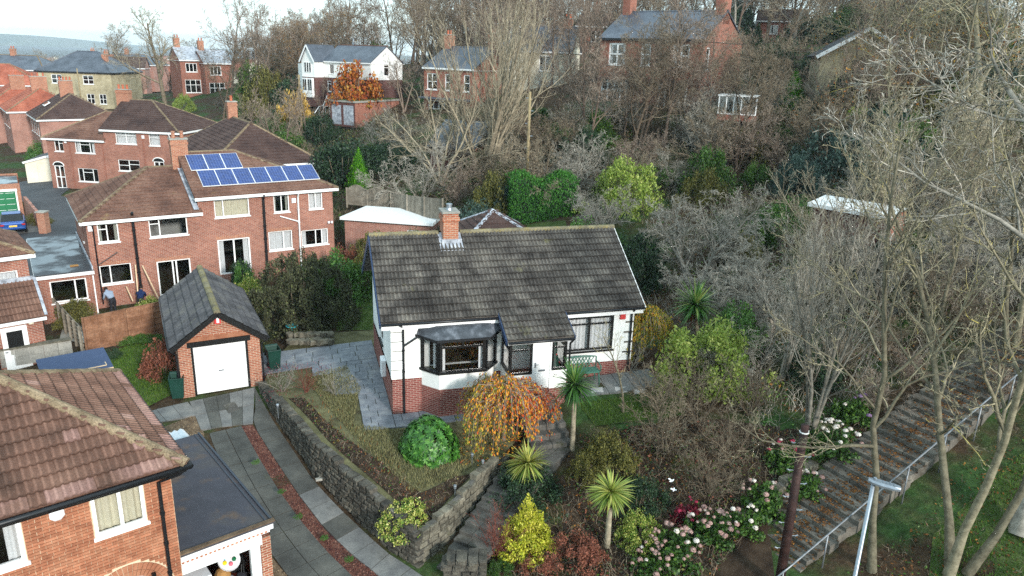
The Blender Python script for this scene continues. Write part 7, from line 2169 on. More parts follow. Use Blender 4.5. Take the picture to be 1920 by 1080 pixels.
for n_, xr, yr, ws, lb, gr in ((44, (-4, 26), (47, 66), (1.8, 4.2), 'evergreen shrub on the bank below the large brick house', 'evergreens of the bank'), (26, (22, 50), (50, 84), (3, 6), 'evergreen bush in the wood around the stone bungalow', 'evergreens around the stone bungalow'), (14, (-36, -12), (62, 90), (2.5, 4.5), 'evergreen shrub in the gardens below the white house', 'evergreens below the white house'), (30, (9.5, 24), (27, 42), (1.4, 2.8), 'evergreen shrub in the thicket right of the bungalow', 'evergreens of the thicket'), (34, (-30, 60), (92, 135), (4, 9), 'evergreen tree in the crest wood', 'evergreens of the crest wood')):
    for k in range(n_):
        x, y = rb_.uniform(*xr), rb_.uniform(*yr)
        if any((x - a) ** 2 + (y - b) ** 2 < c * c for a, b, c in HOUSES + [(15.6, 37, 2.2), (17, 40.5, 2.5)]): continue
        w_ = rb_.uniform(*ws); kd = rb_.choice(['green', 'dark', 'olive', 'dark', 'green', 'blue'])
        bush(kd, {'green': 'mid green ', 'dark': 'dark green ', 'olive': 'olive ', 'blue': 'blue green '}[kd] + lb, Vector((x, y, gz(x, y) - .1)), w_, w_ * rb_.uniform(.6, 1.0), group=kd + ' ' + gr)
# clipped conifer hedge
def hedge(seed, L, W_, H_, n, size, mat):
    r = np.random.default_rng(seed)
    f = r.choice(4, n, p=[.45, .3, .12, .13]); a, b = r.random(n), r.random(n)
    x = np.where(f == 2, 0, np.where(f == 3, 1, a)); y = np.where(f == 0, 0, np.where(f == 1, r.random(n), b)); z = np.where(f == 1, 1, np.where(f == 0, b, r.random(n)))
    p = np.stack([x * L, y * W_, z * H_], 1)
    p[:, 2] *= 1 + .08 * np.sin(p[:, 0] * 2.3) ; p += r.normal(0, .09, p.shape)
    nr = np.stack([np.where(f == 2, -1, np.where(f == 3, 1, 0)), np.where(f == 0, -1, 0), np.where(f == 1, 1, .25)], 1) + r.normal(0, .45, (n, 3))
    return leaf_mesh('foliage', p, nr, size, mat, r, .5, None, 0, np.array([0, 0, 1.]) + r.normal(0, .5, (n, 3)))
q = ground_at(962, 46)
core = MB(); core.box(.15, .15, -.3, 4.0, 1.9, 2.85)  # plain dark box added inside the hedge, fills the gaps between leaves
hd = put('hedge', 'tall clipped bright green conifer hedge above the bungalow ridge', 'hedge', (q.x, q.y, q.z - .3), R(10), 1, (('foliage', hedge(80, 4.15, 2.0, 3.3, 11000, .13, 'leaf_hedge')),)); core.build('branches', 'leaf_dark', hd)
bush('brown', 'broad domed brown green bush between the garage and the bungalow', gp(556, 622, .3) + Vector((0, .8, 0)), 5.8, 4.4, 5.2)
bush('bright', 'bright green privet behind the domed brown bush', Vector((-9.6, 37.5, .2)), 4.2, 3.2)
bush('green', 'green hedge along the strip of lawn left of the bungalow gable', Vector((-7.6, 39.5, .3)), 4.0, 2.9)
bush('green', 'feathery green hedge behind the bungalow ridge', Vector((-4.0, 38.5, .5)), 6.5, 2.5, 2.4)
bush('olive', 'olive and yellow shrub in front of the long white roofed garage', ground_at(690, 44), 3.0, 2.9)
bush('green', 'green shrub before the brick front of the long white roofed garage', ground_at(765, 43.5), 3.6, 2.4)
bush('russet', 'brown shrub at the left end of the long white roofed garage', ground_at(650, 44.5), 2.2, 2.0)
bush('dark', 'dark clipped hedge against the brick wall of the solar panel house', Vector((-15.9, 41.6, -.5)), 3.0, 2.6, 1.6)
bush('bright', 'light green shrub in front of the patio door with white curtains', Vector((-14.9, 40.2, -.5)), 1.7, 2.5)
bush('varieg', 'yellow variegated shrub behind the garage roof', Vector((-14.0, 38.0, -.3)), 1.9, 2.4)
bush('varieg', 'pale grey green ball shrub behind the garage ridge', Vector((-14.4, 36.8, -.3)), 1.3, 2.2)
bush('green', 'green shrub under the upper windows of the solar panel house', Vector((-11.9, 43.0, -.3)), 3.2, 2.2)
bush('olive', 'clipped mixed hedge by the side garage window', spot(145, 612), 2.3, 1.9, 2.6)
bush('varieg', 'yellow shrub behind the panel fence by the kitchen window', Vector((-19.6, 38.2, -.7)), 1.6, 1.3)
bush('russet', 'brown and red hydrangea beside the garage wall', spot(308, 702), 2.2, 1.9)
bush('green', 'low ivy at the foot of the panel fence', spot(270, 645), 2.6, .6, 1.0)
bush('dark', 'low green clump beside the blue shed roof', spot(205, 672), 1.4, .5)
bush('olive', 'sparse weedy shrub by the brick wall and car', gp(70, 418, -.9), 2.2, 1.2)
bush('bright', 'climbing green shrub on the wall of the prefab garage', gp(85, 300, -.6), 4.5, 3.0)
# garden of the bungalow
def rhodo():
    r = np.random.default_rng(90)
    n = 540
    d = r.normal(0, 1, (n, 3)); d /= np.linalg.norm(d, axis=1, keepdims=True); d[:, 2] = np.abs(d[:, 2]) - .15
    c = d * np.array([1.12, 1.12, 1.42]) * r.uniform(.82, 1.02, n)[:, None] * lumpy(d, 3, .12)[:, None]
    c = c[c[:, 2] > .05]; d = d[:len(c)]
    P, N, A = [], [], []
    for q, dd in zip(c, c / np.linalg.norm(c, axis=1, keepdims=True)):
        b = np.cross(dd, [.2, .3, .9]); b /= np.linalg.norm(b); b2 = np.cross(dd, b)
        ph = r.uniform(0, 6.28)
        for k in range(9):
            a = ph + k * 2 * PI / 9
            o = b * math.cos(a) + b2 * math.sin(a)
            ax = o * .9 + dd * r.uniform(.0, .35) + np.array([0, 0, -.12])
            P.append(q + ax * .085); N.append(dd + o * .2); A.append(ax)
    return leaf_mesh('foliage', np.array(P), np.array(N), .215, 'leaf_rhodo', r, .33, None, 0, np.array(A))
put('rhododendron', 'round glossy green rhododendron on the brown front lawn', 'shrub', Vector((-2.7, 22.85, tz(-2.7, 22.85) - .05)), 0, (.96, .96, 1.15), (('foliage', rhodo()), ('stems', stems_mesh(91, .9, 7, .04))))
# weeping cherry
def weeping():
    r = np.random.default_rng(95)
    Ps, C_, A_ = [], [], []
    for i in range(240):
        a = r.uniform(0, 2 * PI); rad = (1.5 + .25 * math.sin(3 * a + 1) + .15 * math.sin(5 * a)) * math.sqrt(r.uniform(.02, 1)); top = 2.15 - .35 * (rad / 1.55) ** 2 + r.normal(0, .08)
        L = r.uniform(.5, 2.1) * (.55 + .45 * rad / 1.55)
        p0 = np.array([math.cos(a) * rad * .5, math.sin(a) * rad * .5, top]); p1 = np.array([math.cos(a) * rad * .85, math.sin(a) * rad * .85, top + .05]); 
        pts = [p0, p1] + [np.array([math.cos(a) * (rad + .08 * k), math.sin(a) * (rad + .08 * k), max(.6 + .3 * math.sin(a * 4), top - L * k / 3)]) for k in (1, 2, 3)]
        pts = np.array(pts) + r.normal(0, .03, (5, 3)); Ps.append(pts)
        for k in range(34):
            t = r.uniform(.6, 3.99); j = int(t); q = pts[j] * (1 - t + j) + pts[j + 1] * (t - j)
            C_.append(q + r.normal(0, .045, 3)); A_.append(np.array([math.cos(a) * .3, math.sin(a) * .3, -1.0]) + r.normal(0, .25, 3))
    V, F = tubes(np.array(Ps), np.tile(np.linspace(.016, .005, 5), (len(Ps), 1)), 3)
    tw = mesh_arrays('branches', V, F, 'bark_purple', np.full(len(V), .6))
    C_ = np.array(C_); tn = np.clip(.5 - .28 * (C_[:, 0] / 1.5) + .18 * (C_[:, 2] < 1.0) + r.normal(0, .26, len(C_)), 0, 1)
    lf = leaf_mesh('leaves', C_, r.normal(0, 1, C_.shape), .105, 'leaf_weeping', r, .45, tn, 0, np.array(A_))
    V, F = tubes(np.array([[(0, 0, -.2), (.03, 0, .7), (-.02, .04, 1.5), (0, 0, 2.15)]], float), np.array([[.09, .075, .06, .05]]), 7)
    return tw, lf, mesh_arrays('trunk', V, F, 'bark_brown', np.full(len(V), .5))
tw, lf, tr = weeping()
wp = Vector((-.15, 23.75, tz(-.15, 23.75)))
put('weeping_cherry', 'weeping tree with hanging orange and red leaves before the porch', 'tree', wp, 0, (1.0, .95, 1.02), (('trunk', tr), ('branches', tw), ('leaves', lf)))
# cordylines
def cordyline(seed, n, L, mat, ur=(-.75, 1)):
    r = np.random.default_rng(seed)
    V, F, T = [], [], []
    for i in range(n):
        u = r.uniform(*ur); a = r.uniform(0, 2 * PI)
        el = math.asin(u)
        d = np.array([math.cos(a) * math.cos(el), math.sin(a) * math.cos(el), math.sin(el)])
        s = np.cross(d, [0, 0, 1.]); s /= np.linalg.norm(s) + 1e-6
        ll = L * r.uniform(.6, 1.12); w = .028 * r.uniform(.8, 1.2)
        p = np.zeros(3); o = len(V); q = d.copy(); t_ = np.clip(r.normal(.5 + .25 * u, .2), 0, 1)
        for k in range(5):
            ww = w * (.6, 1, .95, .6, .05)[k]
            V += [p - s * ww, p + s * ww]; T += [t_, t_]
            q = q + np.array([0, 0, -.11 * (1 + k * .25) * math.cos(el)]); q /= np.linalg.norm(q)
            p = p + q * ll / 4
        F += [(o + 2 * k, o + 2 * k + 1, o + 2 * k + 3, o + 2 * k + 2) for k in range(4)]
    return mesh_arrays('leaves', np.array(V), np.array(F), mat, np.array(T))
CR_ = [cordyline(100, 360, .98, 'leaf_palm'), cordyline(101, 300, .92, 'leaf_palm'), cordyline(102, 260, .9, 'leaf_palm_yellow')]
CDEAD = cordyline(103, 42, .62, 'litter', (-.95, -.55))
def palm(label, base, crown, k, sc=1.0):
    e = empty('cordyline', base, 0, label=label, cat='palm')
    d = crown - base
    V, F = tubes(np.array([[(0, 0, -.2), (d.x * .3, d.y * .3, d.z * .35), (d.x * .7, d.y * .7, d.z * .7), (d.x, d.y, d.z)]], float), np.array([[.1, .085, .08, .075]]), 8)
    link('trunk', mesh_arrays('trunk', V, F, 'bark_pale', np.full(len(V), .35)), e)
    o = link('dead_leaves', CDEAD, e); o.location = d - Vector((0, 0, .12)); o.scale = (sc,) * 3
    o = link('leaves', CR_[k], e); o.location = d; o.scale = (sc, sc * random.uniform(.9, 1.05), sc * random.uniform(.85, 1.05)); o.rotation_euler = (random.uniform(-.25, .25), random.uniform(-.25, .25), random.uniform(0, 6))
def palm_px(label, cx, cy, bx, by, k, sc, bz):
    b = gp(bx, by, bz)
    c = at(cx, cy, b.y - .05)
    palm(label, b, c, k, sc)
palm_px('tall cordyline palm with slim trunk beside the porch steps', 1078, 722, 1073, 842, 0, .98, .3)
palm_px('pale striped cordyline above the dark shrub by the lower steps', 990, 868, 1000, 925, 2, .95, -.35)
palm_px('low cordyline with yellowing lower leaves above the hydrangeas', 1146, 922, 1139, 1015, 2, .88, -.85)
palm_px('large dark green cordyline right of the bungalow', 1304, 572, 1308, 655, 1, 1.4, 1.7)
bush('dark', 'dark glossy shrub around the striped cordyline', spot(985, 945), 2.7, 1.5)
put('golden_conifer', 'bright golden yellow conifer bush beside the lower garden steps', 'shrub', spot(987, 1030) + Vector((0, 0, -.1)), 0, 1, (('foliage', cloud(110, 1.02, 1.0, 1.35, 6500, .085, 'leaf_golden', .3, .2, 'dome', 85)), ('tip_foliage', cone_tree(111, .6, 2.0, 2200, .1, 'leaf_golden')), ('stems', ST[0])))
top = put('golden_conifer', 'pointed tip shoot of the golden conifer', 'shrub', spot(987, 1030) + Vector((0, .05, 1.0)), 0, 1, ()) if False else None
FO['corner'] = [cloud(55, 1, 1, 1, 8000, .075, 'leaf_variegated', .15, .35, clump=160)]
bush('corner', 'variegated evergreen spilling over the corner of the retaining wall', Vector((-3.1, 19.6, tz(-3.1, 19.8) - .5)), 1.7, 1.0)
tree('twig_red', 'red_twig_shrub', 'red twigged leafless shrub beside the lower garden steps', spot(930, 1045), 1.05, 1.0, cat='shrub')
bush('green', 'low green plant at the foot of the short mossy wall', spot(935, 1078), 1.0, .5)
bush('russet', 'russet leaved shrub below the golden conifer, centre bottom', spot(1085, 1060), 1.9, 1.2)
bush('russet', 'faded pink brown shrub at the bottom edge left of the hydrangeas', spot(1010, 1079), 1.3, .7)
bush('varieg', 'yellowish variegated shrub between the cordyline and hydrangeas', spot(1195, 1020), 1.5, 1.2)
bush('olive', 'light olive shrub beside the tall cordyline trunk', spot(1145, 890), 2.2, 1.9)
bush('olive', 'small olive shrub in front of the thin leaning sapling', spot(1100, 905), 1.5, 1.2)
bush('dark', 'dark low shrub under the yellowing cordyline', spot(1190, 960), 2.0, 1.3)
bush('lime', 'broad yellow green leaved bush under the large cordyline', ground_at(1362, 27.2), 4.4, 2.9, 3.4)
bush('bright', 'glossy green leaves behind the broad yellow green bush', ground_at(1420, 29.5), 3.0, 2.6)
e = put('autumn_climber', 'hanging yellow and orange leaved shrub at the right corner of the bungalow', 'shrub', ground_at(1232, 29.0), 0, (.72, .72, 1.0), (('trunk', tr), ('branches', tw), ('leaves', leaf_mesh('leaves', np.array([v.co for v in lf.vertices])[::4] * 1.0, np.random.default_rng(4).normal(0, 1, (len(lf.vertices) // 4, 3)), .13, 'leaf_weeping', np.random.default_rng(5), .45, np.clip(np.random.default_rng(6).normal(.8, .17, len(lf.vertices) // 4), 0, 1), 1.5)),))
for k, (px, py, s, lb) in enumerate(((1250, 860, 1.15, 'large leafless brown shrub in the middle of the lower garden'), (1310, 800, 1.1, 'leafless brown shrub behind the two white garden birds'), (1370, 870, .9, 'leafless shrub left of the white hydrangea heads'), (1235, 780, .9, 'leafless shrub at the edge of the shaded lawn'), (1330, 930, .8, 'low leafless shrub above the pink hydrangeas'), (1400, 780, .9, 'leafless shrub below the broad yellow green bush'))):
    tree('twig_brown', 'bare_shrub', lb, spot(px, py), s, None, None, 'shrub')
for k, (px, py, s, key, lb) in enumerate(((530, 722, 1.0, 'twig_shrub', 'pale twiggy shrub at the right corner of the garage'), (625, 735, .8, 'twig_shrub', 'pale leafless shrub on the brown lawn beside the patio'), (575, 720, .7, 'twig_red', 'leafless reddish shrub among red berries by the patio'), (1180, 700, 1.2, 'twig_shrub', 'leafless grey shrub right of the green bench'))):
    p = spot(px, py)
    if px < 700: p = Vector((p.x, p.y, tz(p.x, p.y)))
    if px == 530: p = gp(530, 735, .35)
    if px == 625: p = gp(628, 742, .55)
    if px == 575: p = gp(575, 735, .6)
    tree(key, 'bare_shrub', lb, p, s, None, None, 'shrub')
# red berried groundcover by the garage corner
r = np.random.default_rng(120)
P = []
for px, py in ((520, 740), (560, 745), (590, 760), (505, 700), (545, 690), (600, 690)):
    g0 = gp(px, py, .5); P.append(np.array(g0) + r.normal(0, 1, (150, 3)) * np.array([.3, .3, .13]))
put('berry_shrub', 'low red leaved cotoneaster at the top of the retaining wall', 'shrub', (0, 0, 0), 0, 1, (('foliage', leaf_mesh('foliage', np.concatenate(P), r.normal(0, 1, (900, 3)), .05, 'leaf_maroon', r)),))

# hydrangea border
def flower_head(seed, mat):
    r = np.random.default_rng(seed)
    n = 46
    d = r.normal(0, 1, (n, 3)); d /= np.linalg.norm(d, axis=1, keepdims=True); d[:, 2] = np.abs(d[:, 2]) * .8 - .1
    return leaf_mesh('flower_head', d * .085, d, .065, mat, r, .9)
HEADS = {k: [flower_head(130 + i, k) for i in range(3)] for k in ('petal_white', 'petal_pink', 'petal_mauve', 'petal_red')}
hyd = [((1260, 1050), 1.7, .95, 38, 'petal_pink', 'pink headed hydrangea at the bottom edge left of the path edging'), ((1330, 1010), 1.6, .95, 30, 'petal_pink', 'pink and white hydrangea above the path edging'), ((1220, 1075), 1.2, .7, 16, 'petal_pink', 'faded pink hydrangea low at the bottom edge'),
       ((1430, 960), 1.6, 1.0, 14, 'petal_pink', 'hydrangea with pink heads left of the telegraph pole'), ((1395, 1000), 1.3, .8, 8, 'petal_white', 'green hydrangea with few white heads at the path edge'), ((1555, 850), 1.9, 1.1, 26, 'petal_white', 'white headed hydrangea behind the telegraph pole'), ((1480, 880), 1.5, 1.0, 12, 'petal_red', 'dusky red hydrangea left of the telegraph pole top'),
       ((1600, 790), 1.5, 1.0, 10, 'petal_mauve', 'mauve hydrangea at the foot of the bank above the steps'), ((1290, 985), 1.1, .8, 6, 'petal_red', 'dark red leaved hydrangea between pink heads'), ((1510, 930), 1.2, .8, 12, 'petal_pink', 'small pink hydrangea right of the telegraph pole')]
HF = [cloud(140 + i, 1, 1, 1, 1900, .16, 'leaf_green', .3, .3, clump=40, aspect=.6) for i in range(2)]
HFr = cloud(145, 1, 1, 1, 1500, .17, 'leaf_maroon', .3, .3, clump=40, aspect=.6)
rh = random.Random(9)
for (px, py), w, h_, nh, mt, lb in hyd:
    p = spot(px, py)
    e = empty('hydrangea', p, 0, label=lb, cat='shrub')
    o = link('foliage', HFr if 'dark red' in lb else rh.choice(HF), e); o.scale = (w / 2, w / 2, h_)
    o = link('stems', ST[1], e); o.scale = (w / 2, w / 2, h_ * .8)
    for k in range(nh):
        a = rh.uniform(0, 6.28); q = math.sqrt(rh.random()); 
        o = link('flower_head', rh.choice(HEADS[mt if rh.random() < .75 else rh.choice(['petal_white', 'petal_pink'])]), e)
        o.location = (math.cos(a) * q * w * .52, math.sin(a) * q * w * .52, h_ * (1.04 - .45 * q * q) + rh.uniform(-.05, .06)); s = rh.uniform(.5, 1.15); o.scale = (s, s, s); o.rotation_euler = (0, 0, a)

# ---------------------------------------------------------------- undergrowth, grass and fallen leaves
def scatter_pts(r, n, poly):
    lo = np.min(poly, 0); hi = np.max(poly, 0)
    q = np.stack([r.uniform(lo[0], hi[0], n * 3), r.uniform(lo[1], hi[1], n * 3)], 1)
    return q[in_poly(q, poly)][:n]
def undergrowth(name, label, poly, n_twig, n_leaf, h, leafmats, twigmat, seed, size=.14, zf=BASE):
    r = np.random.default_rng(seed)
    e = empty(name, (0, 0, 0), kind='stuff', label=label)
    q = scatter_pts(r, n_twig, poly)
    if len(q):
        z = zf(q[:, 0], q[:, 1]); n = len(q)
        hh = h * r.uniform(.4, 1.2, n); a = r.uniform(0, 2 * PI, n); rc = hh * r.uniform(.2, .9, n)
        P = np.stack([np.stack([q[:, 0] + np.cos(a) * rc * t, q[:, 1] + np.sin(a) * rc * t, z - .05 + hh * (1.3 * t - .45 * t * t)], 1) for t in (0, .4, .75, 1.1)], 1) + r.normal(0, .04, (n, 4, 3))
        V, F = tubes(P, np.tile(np.array([.012, .01, .008, .004]) * (.7 + h * .3), (n, 1)), 3)
        link('twigs', mesh_arrays('twigs', V, F, twigmat, np.repeat(np.clip(r.normal(.5, .22, n), 0, 1), 12)), e, kind='stuff')
    for k, lm in enumerate(leafmats):
        q = scatter_pts(r, n_leaf // len(leafmats), poly)
        # leaves gather in patches
        c = scatter_pts(r, 60, poly); d = np.min(np.linalg.norm(q[:, None] - c[None], axis=2), axis=1)
        q = q[d < np.percentile(d, 62)]
        z = zf(q[:, 0], q[:, 1]) + np.abs(r.normal(0, .45, len(q))) * h * .6
        p = np.column_stack([q, z]); nr = r.normal(0, .6, p.shape) + np.array([0, -.2, .8])
        link('leaves', leaf_mesh('leaves', p, nr, size, lm, r, .6), e, kind='stuff')
undergrowth('hillside_undergrowth', 'brambles and ivy covering the hillside below the brick houses', [(-14, 48), (-6, 44), (0, 46.5), (6, 47), (11, 40), (24, 40), (30, 55), (26, 68), (8, 67), (-6, 70), (-16, 64)], 9000, 20000, 1.0, ['leaf_green', 'leaf_dark', 'leaf_green', 'leaf_olive'], 'bark_brown', 150, .2)
undergrowth('upper_undergrowth', 'scrub under the hilltop trees', [(-45, 112), (-34, 96), (-12, 94), (8, 78), (24, 74), (60, 60), (60, 120), (0, 125), (-40, 132)], 7000, 9000, 1.5, ['leaf_green', 'litter', 'leaf_dark'], 'bark_purple', 151, .32)
undergrowth('bank_undergrowth', 'ivy and brambles on the bank right of the bungalow', [(8, 29), (9, 24.5), (13, 25), (19.5, 28), (30, 32), (30, 44), (10, 42), (6.5, 36)], 6500, 18000, .75, ['leaf_green', 'leaf_bright', 'leaf_olive', 'litter'], 'bark_grey', 152, .13)
undergrowth('garden_undergrowth', 'mixed low planting of the lower garden', [(2.6, 24), (7, 25), (9.5, 24.5), (13.0, 24.0), (8.0, 20.8), (5.5, 17.6), (.2, 17.6), (.6, 20.2), (2.3, 22.2)], 2600, 9000, .45, ['leaf_green', 'leaf_dark', 'leaf_olive', 'litter', 'leaf_russet'], 'bark_brown', 153, .1)
undergrowth('left_garden_undergrowth', 'scrub in the gardens behind the brown roofs', [(-34, 66), (-16, 60), (-12, 66), (-14, 88), (-24, 90), (-40, 84)], 3500, 9000, 1.0, ['leaf_green', 'leaf_dark', 'leaf_olive'], 'bark_brown', 154, .24)
undergrowth('bed_plants', 'low brown and green planting of the bed behind the retaining wall', bed, 1000, 3600, .22, ['litter', 'leaf_olive', 'leaf_russet', 'leaf_green'], 'bark_brown', 156, .07, TZ)
undergrowth('steps_verge', 'leafy verge between hand rail and lawn', [(8.5, 17.5), (20.5, 25), (24, 24), (12, 14)], 700, 3000, .25, ['leaf_green', 'litter'], 'bark_brown', 155, .09)
def blades(name, label, poly, n, h, mat, seed, zf=BASE, w=.012):
    r = np.random.default_rng(seed)
    q = scatter_pts(r, n, poly); n = len(q)
    z = zf(q[:, 0], q[:, 1]) + .02
    a = r.uniform(0, 2 * PI, n); hh = h * r.uniform(.5, 1.3, n); ln = hh * r.uniform(.1, .7, n)
    p = np.column_stack([q, z]); s = np.column_stack([np.cos(a), np.sin(a), np.zeros(n)]) * w; f = np.column_stack([-np.sin(a) * ln, np.cos(a) * ln, hh])
    V = np.stack([p - s, p + s, p + f], 1).reshape(-1, 3)
    link(name, mesh_arrays(name, V, np.arange(3 * n).reshape(n, 3), mat, np.repeat(np.clip(r.normal(.5, .22, n), 0, 1), 3)), kind='stuff', label=label)
xyz = lambda px, py, z: tuple(gp(px, py, z)[:2])
blades('grass', 'green grass of the lawn beside the garage', [xyz(185, 660, -.3), xyz(250, 640, -.3), xyz(335, 640, -.1), xyz(330, 735, 0), xyz(262, 765, -.05), xyz(215, 735, -.2)], 14000, .09, 'grass_blade', 160)
blades('grass', 'green grass strip behind the bungalow', [(-8.5, 34), (-6.2, 34), (-6.9, 41), (-9.5, 41)], 6000, .1, 'grass_blade', 161)
blades('grass', 'shaded grass before the bench', [(2.6, 25.6), (7, 26.9), (6.6, 25.3), (3.2, 24.5)], 5000, .09, 'grass_blade', 162)
blades('grass', 'rough grass under the right hand trees', [(13, 19.5), (19.5, 23.5), (24, 22), (24, 12), (14, 10), (10.5, 15)], 30000, .14, 'grass_blade', 163)
blades('dry_grass', 'thin brown grass of the raised front lawn', [(-8.6, 28.6), (-7.2, 26), (-5, 22.8), (-3, 20.6), (-1.4, 21.8), (.2, 24.2), (-3.0, 24.0), (-5.6, 24.2), (-5.9, 27.2), (-7.0, 29.5)], 26000, .09, 'grass_dry', 164, TZ)
blades('dry_grass', 'dead stalks in the soil bed', [(-7.9, 26), (-6.8, 24.4), (-2.7, 19.8), (-1.6, 20.8), (-3, 21.2), (-6.5, 25.6)], 500, .12, 'litter', 165, TZ)
def fallen(name, label, poly, n, size, mat, seed, zf=BASE, dz=.07):
    r = np.random.default_rng(seed)
    q = scatter_pts(r, n, poly); z = zf(q[:, 0], q[:, 1]) + dz + r.uniform(0, .02, len(q))
    link(name, leaf_mesh(name, np.column_stack([q, z]), r.normal(0, .3, (len(q), 3)) + np.array([0, 0, 1.]), size, mat, r, .7), kind='stuff', label=label)
fallen('fallen_leaves', 'orange leaves fallen under the weeping tree', [(-1.8, 22.2), (.6, 22.3), (1.5, 24.2), (.4, 25.0), (-1.6, 24.2)], 420, .09, 'leaf_weeping', 170, TZ, .04)
fallen('fallen_leaves', 'leaves strewn over the garden', [(1.2, 23), (7, 25.4), (9, 23), (5, 18.5), (.5, 18.6)], 900, .07, 'litter', 171)
fallen('fallen_leaves', 'dead leaves under the right hand trees', [(9, 17), (20, 26), (26, 24), (24, 10), (12, 12)], 5200, .08, 'litter', 172, BASE, .03)
r = np.random.default_rng(173)
NL = 4200; s_ = r.uniform(0, PLEN, NL); o_ = r.uniform(-1, 1, NL) ** 3 * -1 + r.normal(0, .25, NL); o_ = np.clip(o_, -1, 1)
k_ = np.floor(s_ / (PLEN / ns)) * (PLEN / ns)
pp_ = PA[None] + pd[None] * s_[:, None] + np.array((pd[1], -pd[0]))[None] * o_[:, None]
link('fallen_leaves', leaf_mesh('fallen_leaves', np.column_stack([pp_, -1.25 + 5.3 * k_ / PLEN + .07]), r.normal(0, .2, (NL, 3)) + np.array([0, 0, 1.]), .085, 'litter', r, .7), kind='stuff', label='dead leaves lying on the public steps')
def chips(name, label, poly, n, size, mat, seed):
    r = np.random.default_rng(seed)
    q = scatter_pts(r, n, poly); n = len(q); z = BASE(q[:, 0], q[:, 1]) + .03
    T = np.array([(1, 0, -.4), (-.5, .87, -.4), (-.5, -.87, -.4), (0, 0, .8)]) * size
    a = r.uniform(0, 6.28, n); ca, sa = np.cos(a), np.sin(a); s = r.uniform(.5, 1.3, n)
    V = np.stack([np.stack([q[:, 0] + s * (ca * t[0] - sa * t[1]), q[:, 1] + s * (sa * t[0] + ca * t[1]), z + s * t[2]], 1) for t in T], 1).reshape(-1, 3)
    F = (np.array([(0, 1, 3), (1, 2, 3), (2, 0, 3)])[None] + (np.arange(n) * 4)[:, None, None]).reshape(-1, 3)
    link(name, mesh_arrays(name, V, F, mat, np.repeat(np.clip(r.normal(.5, .25, n), 0, 1), 4)), kind='stuff', label=label)
tint_mat('chip_red', [(0.0, C('#42292a')), (0.5, C('#694238')), (1.0, C('#937062'))], 0.9, 0.1)
tint_mat('chip_tan', [(0.0, C('#4d4034')), (0.5, C('#75624e')), (1.0, C('#a08c72'))], 0.9, 0.1)
chips('gravel', 'red gravel chips of the driveway strip', [tuple(p) for p in E2] + [tuple(p) for p in reversed(E3)], 9000, .035, 'chip_red', 180)
chips('gravel', 'tan gravel beside the open garage', [xyz(370, 770, 0), xyz(395, 850, -.25), xyz(470, 990, -.75), xyz(560, 1110, -1.4), xyz(500, 1190, -1.8), xyz(300, 900, -.4), xyz(290, 800, -.1)], 3500, .03, 'chip_tan', 181)
for k, (px, py, z) in enumerate(((480, 868, -.3), (527, 923, -.5), (560, 970, -.7), (608, 1010, -.9), (655, 1050, -1.1))):
    bush('bright', ['lowest weed tuft in the red gravel strip', 'weed tuft in the red gravel strip, nearest the garage', 'weed tuft in the middle of the red gravel strip', 'weed tuft in the red gravel beside the felt roof', 'weed tuft in the red gravel near the street'][(k + 1) % 5], Vector(gp(px, py, z)), .3, .12, name='weed', cat='weed')
# ================================================================== STREET FURNITURE, FENCES, SMALL THINGS
def wheelie(label, loc, rz):
    e = empty('wheelie_bin', loc, rz, label=label, cat='wheelie bin')
    m = MB()
    def ring(z, w, d): return [(-w / 2, -d / 2, z), (w / 2, -d / 2, z), (w / 2, d / 2, z), (-w / 2, d / 2, z)]
    rs = [ring(.06, .42, .44), ring(.85, .54, .62), ring(.95, .56, .66), ring(.95, .50, .60), ring(.45, .44, .5)]
    for q in rs: m.v += q
    for i in range(4):
        for k in range(4): m.f.append((i * 4 + k, i * 4 + (k + 1) % 4, i * 4 + 4 + (k + 1) % 4, i * 4 + 4 + k))
    m.f.append((3, 2, 1, 0)); m.f.append((16, 17, 18, 19)); m.build('body', 'bin_green', e, bevel=.015)
    m = MB(); m.obox((0, .44, .72), (.27, 0, 0), (0, .03, .02), (0, .1, -.26)); m.build('lid', 'bin_green', e, bevel=.02)
    m = MB(); m.tube([(-.24, .36, .93), (.24, .36, .93)], .02, 8); m.build('handle', 'bin_green', e)
    for x in (-.22, .22):
        m = MB(); m.tube([(x - .03, .22, .1), (x + .03, .22, .1)], .1, 12); m.build('wheel', 'rubber', e)
    m = MB(); m.box(-.12, -.285, .66, .12, -.275, .76); m.build('label_plate', 'white_box', e)
    return e
wheelie('dark green wheelie bin left of the garage door', gp(330, 752, 0) + Vector((0, .25, .03)), R(20))
wheelie('green wheelie bin half hidden right of the garage', gp(505, 708, .0) + Vector((.1, .4, .25)), R(30))

